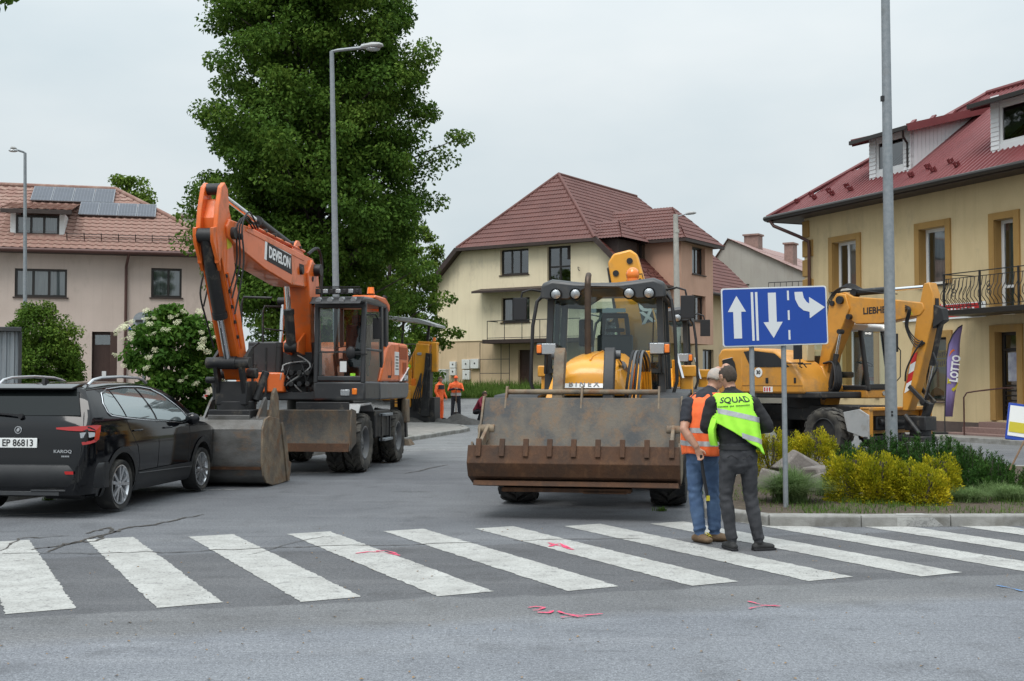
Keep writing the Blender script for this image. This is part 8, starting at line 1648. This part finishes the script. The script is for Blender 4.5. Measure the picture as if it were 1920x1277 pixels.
thuja('golden thuja behind the man in the yellow vest', 1445, 18.6, .36, .80, 6); thuja('golden thuja behind the sign posts, right of the stones', 1525, 18.8, .40, .78, 7); thuja('small golden thuja between the two sign posts', 1487, 19.2, .26, .70, 8)
def mugo(label, px, D, r, h, seed):
    p = at(px, 900, D); o = thing('mugo_pine', label, 'shrub', (p.x, p.y, .11), 0, 'dwarf pines on the island'); rng = np.random.default_rng(seed); ns = int(120 * (r / .5) ** 2); Cs = []; Ax = []; st = MB()
    for i in range(ns):
        a = rng.uniform(0, 6.283); q = math.sqrt(rng.random()) * r; zt = h * (1 - .55 * (q / r) ** 2) * rng.uniform(.78, 1.08); base = np.array([q * math.cos(a), q * math.sin(a), max(.03, zt - rng.uniform(.2, .42))]); tip = np.array([q * math.cos(a) * 1.1 + rng.normal() * .03, q * math.sin(a) * 1.1 + rng.normal() * .03, zt])
        m_ = 95; t = rng.random(m_); pos = base + (tip - base) * t[:, None]; dd = (tip - base) / np.linalg.norm(tip - base); rd = rng.normal(size=(m_, 3)); rd -= (rd @ dd)[:, None] * dd; rd /= np.linalg.norm(rd, axis=1)[:, None]; ax = rd * .75 + dd * .8
        Cs.append(pos + ax * .018); Ax.append(ax)
        if i % 3 == 0: st.tube([(0, 0, .0), tuple(base * .8), tuple(tip)], [.014, .008, .005], 4)
    C, ax = np.concatenate(Cs), np.concatenate(Ax); n = len(C); L = rng.uniform(.035, .06, n); leaf_obj('needles', C, ax, rng.normal(size=(n, 3)), L, L * .16, M['pine'], o, .0); tag(st.build('stems', M['bark'], o), kind='stuff'); return o
mugo('dark dwarf pine at the foot of the tall lamp post', 1660, 16.9, .55, .74, 51); mugo('dark dwarf pine left of the lamp post, behind the golden thujas', 1610, 17.4, .42, .62, 55); mugo('dark dwarf pine right of the lamp post, widest of the row', 1745, 16.6, .72, .72, 52); mugo('dark dwarf pine before the shop steps', 1812, 16.2, .62, .62, 53); mugo('low dark dwarf pine at the right end of the row', 1868, 15.7, .45, .46, 54)
def blades(rng, n, base, h, spread, w, bend):
    """arching grass blades, four quads each"""
    a = rng.uniform(0, 2 * np.pi, n); d = np.stack([np.cos(a), np.sin(a), np.zeros(n)], 1); s_ = np.stack([-np.sin(a), np.cos(a), np.zeros(n)], 1); H = rng.uniform(.6, 1.05, n) * h; fo = rng.random(n) ** .7; H = H * (1.12 - .5 * fo) * rng.uniform(.7, 1, n); out = (.06 + .94 * fo) * spread; V = []; k = 5
    for i in range(k):
        t = i / (k - 1); c = base + d * (out * (t ** 1.5))[:, None] + np.array([0, 0, 1.0]) * (H * (1.35 * t - bend * t * t))[:, None]; ww = (w * (1 - t) ** .8 + .0006)
        V += [c - s_ * ww, c + s_ * ww]
    V = np.stack(V, 1).reshape(-1, 3); q = np.array([[2 * i, 2 * i + 1, 2 * i + 3, 2 * i + 2] for i in range(k - 1)]).ravel(); idx = (np.arange(n)[:, None] * (2 * k) + q).ravel(); return V, idx, n * (k - 1)
def grass_obj(name, rng, n, base, h, spread, w, bend, m, parent=None):
    V, idx, nf = blades(rng, n, base, h, spread, w, bend); me = bpy.data.meshes.new(name); me.vertices.add(len(V)); me.vertices.foreach_set('co', V.ravel()); me.loops.add(len(idx)); me.loops.foreach_set('vertex_index', idx.astype(np.int32)); me.polygons.add(nf)
    me.polygons.foreach_set('loop_start', (np.arange(nf) * 4).astype(np.int32)); me.polygons.foreach_set('loop_total', np.full(nf, 4, np.int32)); me.materials.append(m); me.update(); me.validate(); return link(name, me, parent)
def tuft(label, px, D, h, sp, n, seed):
    p = at(px, 900, D); o = thing('grass_tuft', label, 'grass tuft', (p.x, p.y, .11), 0, 'ornamental grass tufts'); rng = np.random.default_rng(seed); base = np.zeros((n, 3)); base[:, :2] = rng.normal(size=(n, 2)) * .07
    grass_obj('blades', rng, n, base, h, sp, .0030, .78, M['tuft'], o); return o
tuft('large feathery grass tuft at the foot of the sign post', 1482, 14.55, .78, .60, 3200, 61); tuft('grass tuft half hidden left of the golden thujas', 1562, 15.4, .5, .36, 1200, 62); tuft('grass tuft at the right of the golden thujas, near the kerb', 1815, 14.6, .36, .34, 1300, 63); tuft('grass tuft at the right edge of the picture', 1893, 14.7, .40, .36, 1300, 64); tuft('grass tuft behind the right-hand kerb', 1860, 15.3, .38, .3, 900, 65)
rng = np.random.default_rng(70)
def field(name, n, fn, h, label, m='grassy', w=.004):
    P = []
    while len(P) < n:
        q = fn(rng)
        if q is not None: P.append(q)
    tag(grass_obj(name, rng, n, np.array(P), h, h * .6, w, .35, M[m]), label, 'grass', kind='stuff')
def isl(r):
    x, y = r.uniform(2.5, 9.5), r.uniform(13.1, 17)
    lim = 13.15 + max(0, x - 5.6) * .16 + max(0, 3.1 - x) * 1.4
    if y < lim: return None
    dens = .5 + .5 * math.sin(x * 3.1) * math.cos(y * 2.3 + x)
    if x < 3.3 and r.random() > .25: return None
    return (x, y, .11) if r.random() < dens else None
field('bed_grass', 9000, isl, .09, 'short weeds and grass between the shrubs of the planted island')
def vrg(r):
    t = r.random(); a, c = Vector((-6.85, 15.3)), Vector((-4.0, 27.5)); p = a.lerp(c, t); o = r.uniform(.05, 1.4); return (p.x - o, p.y + .24 * o, .11) if r.random() < .9 else None
field('verge_grass', 7000, vrg, .10, 'unmown grass along the left kerb')
def bnk(r):
    x, y = r.uniform(-8, 9), 58.6 + abs(r.normal()) * 2.2
    return (x, y, gz(x, y)) if y < 64.5 and (y < 66.5 - .65 * (x + 4.2) - .2) else None
field('bank_grass', 16000, bnk, .55, 'long grass on the bank below the yellow house', w=.014)
for (px, py) in ((1520, 978), (1540, 979), (1240, 958), (90, 938), (130, 931), (1470, 978)):
    p = G(px, py); rr2 = np.random.default_rng(px); o = thing('weed', {1520: 'weed sprouting from the kerb joint below the sign', 1540: 'small weed right of the first one at the kerb', 1240: 'weed at the loader wheel', 90: 'weed at the kerb under the car', 130: 'weed at the kerb under the car, further right', 1470: 'tiny weed at the kerb beside the man'}[px], 'weed', (p.x, p.y, 0), 0, 'kerb weeds'); bs = np.zeros((70, 3)); bs[:, :2] = rr2.normal(size=(70, 2)) * .03; grass_obj('leaves', rr2, 70, bs, .09, .08, .006, .5, M['grassy'], o)
# rockery stones
def stone(label, px, D, size, rot, seed, z=.11):
    p = at(px, 880, D); rnd = random.Random(seed); b = MB(); b.box((0, 0, size[2] * .45), size, None, (rnd.uniform(.6, .9), rnd.uniform(.6, .9))); o = b.build('rock', M['rock'], None, .03)
    for v in o.data.vertices: v.co += Vector((rnd.uniform(-.06, .06), rnd.uniform(-.06, .06), rnd.uniform(-.05, .05)))
    o.location = (p.x, p.y, z); o.rotation_euler = rot; return tag(o, label, 'stone', 'rockery stones')
stone('leaning grey slab stone between the two sign posts', 1497, 16.6, (.78, .3, .36), (0, R(32), R(10)), 1, .22); stone('rough brown stone right of the sign post', 1545, 16.2, (.42, .4, .34), (0, R(-14), R(30)), 2); stone('dark block stone behind the grass tuft', 1535, 15.9, (.3, .3, .26), (0, 0, R(15)), 3); stone('pale flat stone left of the sign posts', 1442, 16.4, (.36, .3, .26), (0, R(10), R(-20)), 4)
tag(part('wooden_stake', M['wood'], None, lambda b: b.tube([at(1893, 882, 15.6), at(1921, 826, 15.9)], .014, 6)), 'thin brown stake leaning at the right edge of the bed', 'stake')
# spoil heaps of milled asphalt, twelve ridges run together
rng2 = random.Random(9)
def heap(label, x0, x1, y0, h, seed):
    rnd = random.Random(seed); nx, ny = int((x1 - x0) / .07), 16; V = []
    ph = [rnd.uniform(0, 6) for _ in range(6)]
    for j in range(ny + 1):
        for i in range(nx + 1):
            t = i / nx; e = j / ny * 2 - 1; x = x0 + (x1 - x0) * t; y = y0 + e * 1.1; env = max(0, 1 - e * e) * min(1, 6 * t, 6 * (1 - t)); hh = h * env * (.6 + .25 * math.sin(3.1 * x + ph[0]) + .2 * math.sin(7 * x + ph[1] + 3 * e)) + env * rnd.uniform(0, .05); V.append((x, y, gz(x, y) + max(0, hh) + .004))
    b = MB(); b.add(V, [(j * (nx + 1) + i, j * (nx + 1) + i + 1, (j + 1) * (nx + 1) + i + 1, (j + 1) * (nx + 1) + i) for j in range(ny) for i in range(nx)]); tag(b.build('spoil_heap', M['asphalt_heap'], None, 0, 25), label, 'rubble', kind='stuff')
heap('long low heap of milled black asphalt before the road crew', -5.2, -.9, 44.2, .34, 3)
heap('asphalt crumbs spread round the milling machine', -5.4, -2.2, 42.6, .10, 4)

# ---------------------------------------------------------------- lamps, signs, flag, shop boards
def lamp_post(label, base, top, arm, r0, r1, seed=0):
    o = thing('street_lamp', label, 'street lamp', tuple(base), 0, 'street lamps'); t = Vector(top) - Vector(base); a = Vector(arm)
    part('post', M['zinc'], o, lambda b: (b.cyl((0, 0, 0), t, r0, r1, 14), b.cyl((0, 0, 0), (0, 0, .5), r0 * 1.12, r0 * 1.08, 14)))
    part('arm', M['zinc'], o, lambda b: b.tube([t - Vector((0, 0, .1)), t, t + a * .15 + Vector((0, 0, .03)), t + a * .75 + Vector((0, 0, .08))], r1 * .75, 8))
    hd_ = part('lamp_head', M['lgrey'], o, lambda b: b.loft([ellring(t + a * q + Vector((0, 0, .09 + dz)), a, (a.y, -a.x, 0), w, h, 12) for q, w, h, dz in ((.68, .035, .035, 0), (.78, .09, .06, .01), (.95, .13, .08, .02), (1.12, .12, .06, .03), (1.2, .05, .03, .03))]))
    part('lens', M['lamp'], hd_, lambda b: b.ball(t + a * .97 + Vector((0, 0, .04)), (.17 if abs(a.x) > abs(a.y) else .1, .1, .06), 14, 6)); return o
b_ = at(635, 800, 27.0); lamp_post('galvanised street lamp rising behind the orange excavator cab', (b_.x, b_.y, .1), at(622, 97, 27.0), (1.0, -.1, 0), .095, .05)
b_ = at(47, 800, 41.0); lamp_post('street lamp at the far left before the pink house', (b_.x, b_.y, .1), at(47, 287, 41.0), (-.32, -.25, 0), .085, .05)
b_ = G(1671, 905); RL = lamp_post('tall galvanised lamp post on the planted island, its top out of view', (5.86, 18.15, .1), (5.83, 18.15, 10.6), (-1.2, -.6, 0), .095, .055)
part('cable_clamp', M['ink'], RL, lambda b: b.box((-.09, -.02, 5.9), (.05, .06, .08))); part('id_label', M['ink'], RL, lambda b: [b.box((-.02, -.094, .98 + .05 * k), (.03, .006, .03)) for k in range(2)])
b_ = at(1272, 700, 58.0); CP = thing('street_lamp', 'pale concrete lamp pole in front of the yellow house tower', 'street lamp', (b_.x, b_.y, gz(b_.x, 58)), 0, 'street lamps'); hz = at(1267, 402, 58.0).z - CP.location.z
part('post', M['concpole'], CP, lambda b: (b.cyl((0, 0, 0), (-.1, 0, hz), .19, .12, 12), b.cyl((-.07, 0, hz * .9), (-.07, 0, hz * .92), .15, seg=12))); part('arm', M['zinc'], CP, lambda b: b.tube([(-.1, 0, hz - .2), (0, 0, hz - .1), (.5, 0, hz + .05)], .03, 6)); part('lamp_head', M['lgrey'], CP, lambda b: b.loft([ellring((x, 0, z), (1, 0, .1), (0, 1, 0), w, h, 10) for x, z, w, h in ((.4, hz + .02, .05, .05), (.55, hz + .06, .12, .09), (.8, hz + .08, .12, .08), (.92, hz + .08, .05, .03))]))
# blue lane sign
SG = thing('lane_sign', 'blue road sign with white lane arrows on two grey posts', 'road sign', (at(1453, 900, 13.9).x, 13.9, .11), R(0))
bc = at(1453.5, 593.5, 13.88); k_ = 13.88 / 2200.0; cz = bc.z - .11; rl_ = Matrix.Rotation(R(-1.7), 4, 'Y'); BM = Matrix.Translation((0, -.04, cz)) @ rl_
def bp(px, py): return ((px - 1453.5) * k_, (593.5 - py) * k_)
M['signblue'] = mat('retroreflective_blue', (.005, .05, .30), .35, col2=(.006, .054, .32), sc=2); M['signwhite'] = mat('retroreflective_white', (.62, .64, .66), .4)
def rrect(w, h, r): return [(sx * (w - r) + r * math.cos(a), sy * (h - r) + r * math.sin(a)) for sx, sy, a0 in ((1, 1, 0), (-1, 1, 90), (-1, -1, 180), (1, -1, 270)) for a in [R(a0 + 22.5 * i) for i in range(5)]]
bo_ = part('board', M['signwhite'], SG, lambda b: b.prism(rrect(.623, .347, .03), 'y', -.012, .012), .002, BM); part('board_face', M['signblue'], bo_, lambda b: b.prism(rrect(.608, .332, .025), 'y', -.0155, -.011), 0, BM); part('board_back', M['zinc'], bo_, lambda b: b.prism(rrect(.615, .34, .03), 'y', .012, .02), 0, BM)
def mark(name, pts): part(name, M['signwhite'], bo_, lambda b: b.prism([bp(*p) for p in pts], 'y', -.0185, -.015), 0, BM)
mark('arrow', [(1383, 553), (1400, 583), (1391, 583), (1391, 633), (1376, 633), (1376, 583), (1366, 583)])
mark('arrow', [(1442, 549), (1457, 549), (1457, 604), (1468, 604), (1450, 634), (1432, 604), (1442, 604)])
for x in (1410, 1418): mark('lane_line', [(x, 547), (x + 4.5, 547), (x + 4.5, 638), (x, 638)])
for y in (546, 583, 620): mark('lane_dash', [(1478, y), (1481.5, y), (1481.5, y + 18), (1478, y + 18)])
mark('turn_arrow', [(1492, 549), (1507, 549), (1509, 560), (1514, 568), (1519, 571.5), (1519, 559), (1548, 579), (1519, 599), (1519, 587), (1508, 584), (1499, 576), (1493, 563)])
for px in (1411, 1471): part('post', M['zinc'], SG, lambda b: b.cyl(((px - 1453.5) * k_ + .02, .015, -.1), ((px - 1453.5) * k_, .0, cz + .25), .031, seg=14)); part('clamp', M['zinc'], SG, lambda b: [b.box(((px - 1453.5) * k_ + .002, -.005, cz + q), (.09, .05, .03)) for q in (-.2, .2)])
# back of round traffic sign beside the pink house, seen over the elder
TS = thing('traffic_sign', 'back of a round grey traffic sign above the elder bush', 'road sign', (at(268, 700, 39.0).x, 39.0, .1)); zc = at(268, 602, 39.0).z - .1
part('plate', M['zinc'], TS, lambda b: b.cyl((-.05, -.01, zc), (-.05, .02, zc), .3, seg=28)); part('post', M['zinc'], TS, lambda b: b.cyl((.05, -.06, 0), (.05, -.06, zc + .3), .05)); part('bracket', M['dark'], TS, lambda b: b.box((.0, -.05, zc), (.5, .05, .08)))
FM = thing('folded_awning', 'dark grey folded awning beside the round traffic sign', 'awning', (at(310, 700, 40.0).x, 40.0, .1)); za = at(310, 592, 40).z - .1
part('post', M['dark'], FM, lambda b: b.cyl((0, 0, 0), (0, 0, za), .04)); part('canopy', M['grey'], FM, lambda b: b.prism([(-.5, za - .15), (-.45, za + .15), (-.3, za + .18), (.1, za + .05), (.55, za + .1), (.7, za - .05), (.6, za - .15)], 'y', -.4, .3), .03)
# steel kiosk wall at the left edge
KS = thing('steel_container', 'grey corrugated steel container cut by the left edge', 'container', (-10.1, 24.0, .11), R(25)); kb = MB(); prf = []
for i in range(16): prf += [(-2.4 + i * .15, 0), (-2.4 + i * .15 + .07, 0), (-2.4 + i * .15 + .09, .03), (-2.4 + i * .15 + .13, .03)]
prf = [(min(x, 0), y) for x, y in prf] + [(0, 0)]
M['shedgrey'] = mat('galvanised_sheet', (.25, .28, .31), .5, .4, col2=(.32, .35, .37), sc=1.5, dirt=(.2, .19, .18), ds=2, da=(.5, .9), stretch=(6, 6, .6))
part('corrugated_wall', M['shedgrey'], KS, lambda b: (b.add([(x, y, 0) for x, y in prf] + [(x, y, 2.5) for x, y in prf], [(i, i + 1, len(prf) + i + 1, len(prf) + i) for i in range(len(prf) - 1)]), b.box((-1.2, 1.2, 1.24), (2.38, 2.2, 2.46)))); part('roof_edge', M['cabgrey'], KS, lambda b: b.box((-1.2, 1.1, 2.55), (2.5, 2.5, .09)), .01); part('corner_post', M['cabgrey'], KS, lambda b: b.box((.03, .0, 1.25), (.07, .08, 2.5)), .01)
# feather flag by the shop
FF = thing('feather_flag', 'purple feather flag with white lettering in front of the shop', 'flag', (at(1772, 800, 33.6).x, 33.6, .1)); kf = 33.6 / 2200; f0 = (1772, 808)
def fp(px, py): return ((px - f0[0]) * kf, (f0[1] - py) * kf - .0)
M['purple'] = mat('purple_flag_cloth', (.26, .20, .46), .8, col2=(.31, .24, .5), sc=2)
def flagx(px, py): x, z = fp(px, py); return (x, .06 * math.sin(z * 3) + .05 * x, z)
outl = [(1773, 776), (1774, 700), (1776, 670), (1782, 640), (1790, 622), (1800, 609), (1808, 604)]; inl = [(1788, 776), (1791, 740), (1797, 700), (1801, 670), (1804, 640), (1806, 622), (1808, 610)]
fl = part('flag_cloth', M['purple'], FF, lambda b: b.add([flagx(*(Vector(p).lerp(Vector(q), t))) for p, q in zip(outl, inl) for t in (0, .33, .66, 1)], [(4 * i + j, 4 * i + j + 1, 4 * i + j + 5, 4 * i + j + 4) for i in range(6) for j in range(3)]), 0, None, 80); s_ = fl.modifiers.new('t', 'SOLIDIFY'); s_.thickness = .006
part('pole', M['dark'], FF, lambda b: b.tube([(0, 0, 0)] + [flagx(*p) for p in outl], .016, 6)); part('base_plate', M['dark'], FF, lambda b: b.box((0, 0, .03), (.85, .5, .05)), .01)
def onflag(name, m, pts): part(name, M[m], fl, lambda b: b.add([Vector(flagx(*p)) + Vector((0, -.012, 0)) for p in pts], [tuple(range(len(pts)))]))
onflag('crescent', 'posteryel', [(1784, 726), (1788, 729), (1793, 724), (1797, 712), (1795, 713), (1790, 721), (1785, 722)]); onflag('star', 'posteryel', [(1776, 702), (1779, 706), (1783, 705), (1781, 710), (1783, 715), (1779, 713), (1775, 715), (1776, 710)]); onflag('arc', 'amber', [(1781, 664), (1785, 654), (1790, 649), (1794, 652), (1790, 653), (1786, 657)])
text('LOTTO', .32, M['wink'], fl, axes((fp(1791, 686)[0], -.075, fp(1791, 686)[1]), (.14, 0, 1), (-1, 0, .14)), bold=.012, sx=.72)
AB = thing('pavement_board', 'blue framed advertising board with white and yellow poster at the right edge', 'sign board', (at(1908, 800, 30.0).x, 30.0, .1), R(-12)); ka = 30.0 / 2200
part('frame', M['blue'], AB, lambda b: b.box((0, .05, .46), (.5, .05, .94), Matrix.Rotation(R(8), 3, 'Y') @ Matrix.Rotation(R(-8), 3, 'X')), .01); part('poster', M['wplate'], AB, lambda b: b.box((.01, .02, .48), (.43, .02, .78), Matrix.Rotation(R(8), 3, 'Y') @ Matrix.Rotation(R(-8), 3, 'X'))); part('poster_print', M['posteryel'], AB, lambda b: b.box((.0, -.012, .32), (.42, .024, .26), Matrix.Rotation(R(8), 3, 'Y') @ Matrix.Rotation(R(-8), 3, 'X'))); part('leg', M['dark'], AB, lambda b: [b.bar((x, .35, 0), (x, .1, .85), .03, .03) for x in (-.2, .2)])
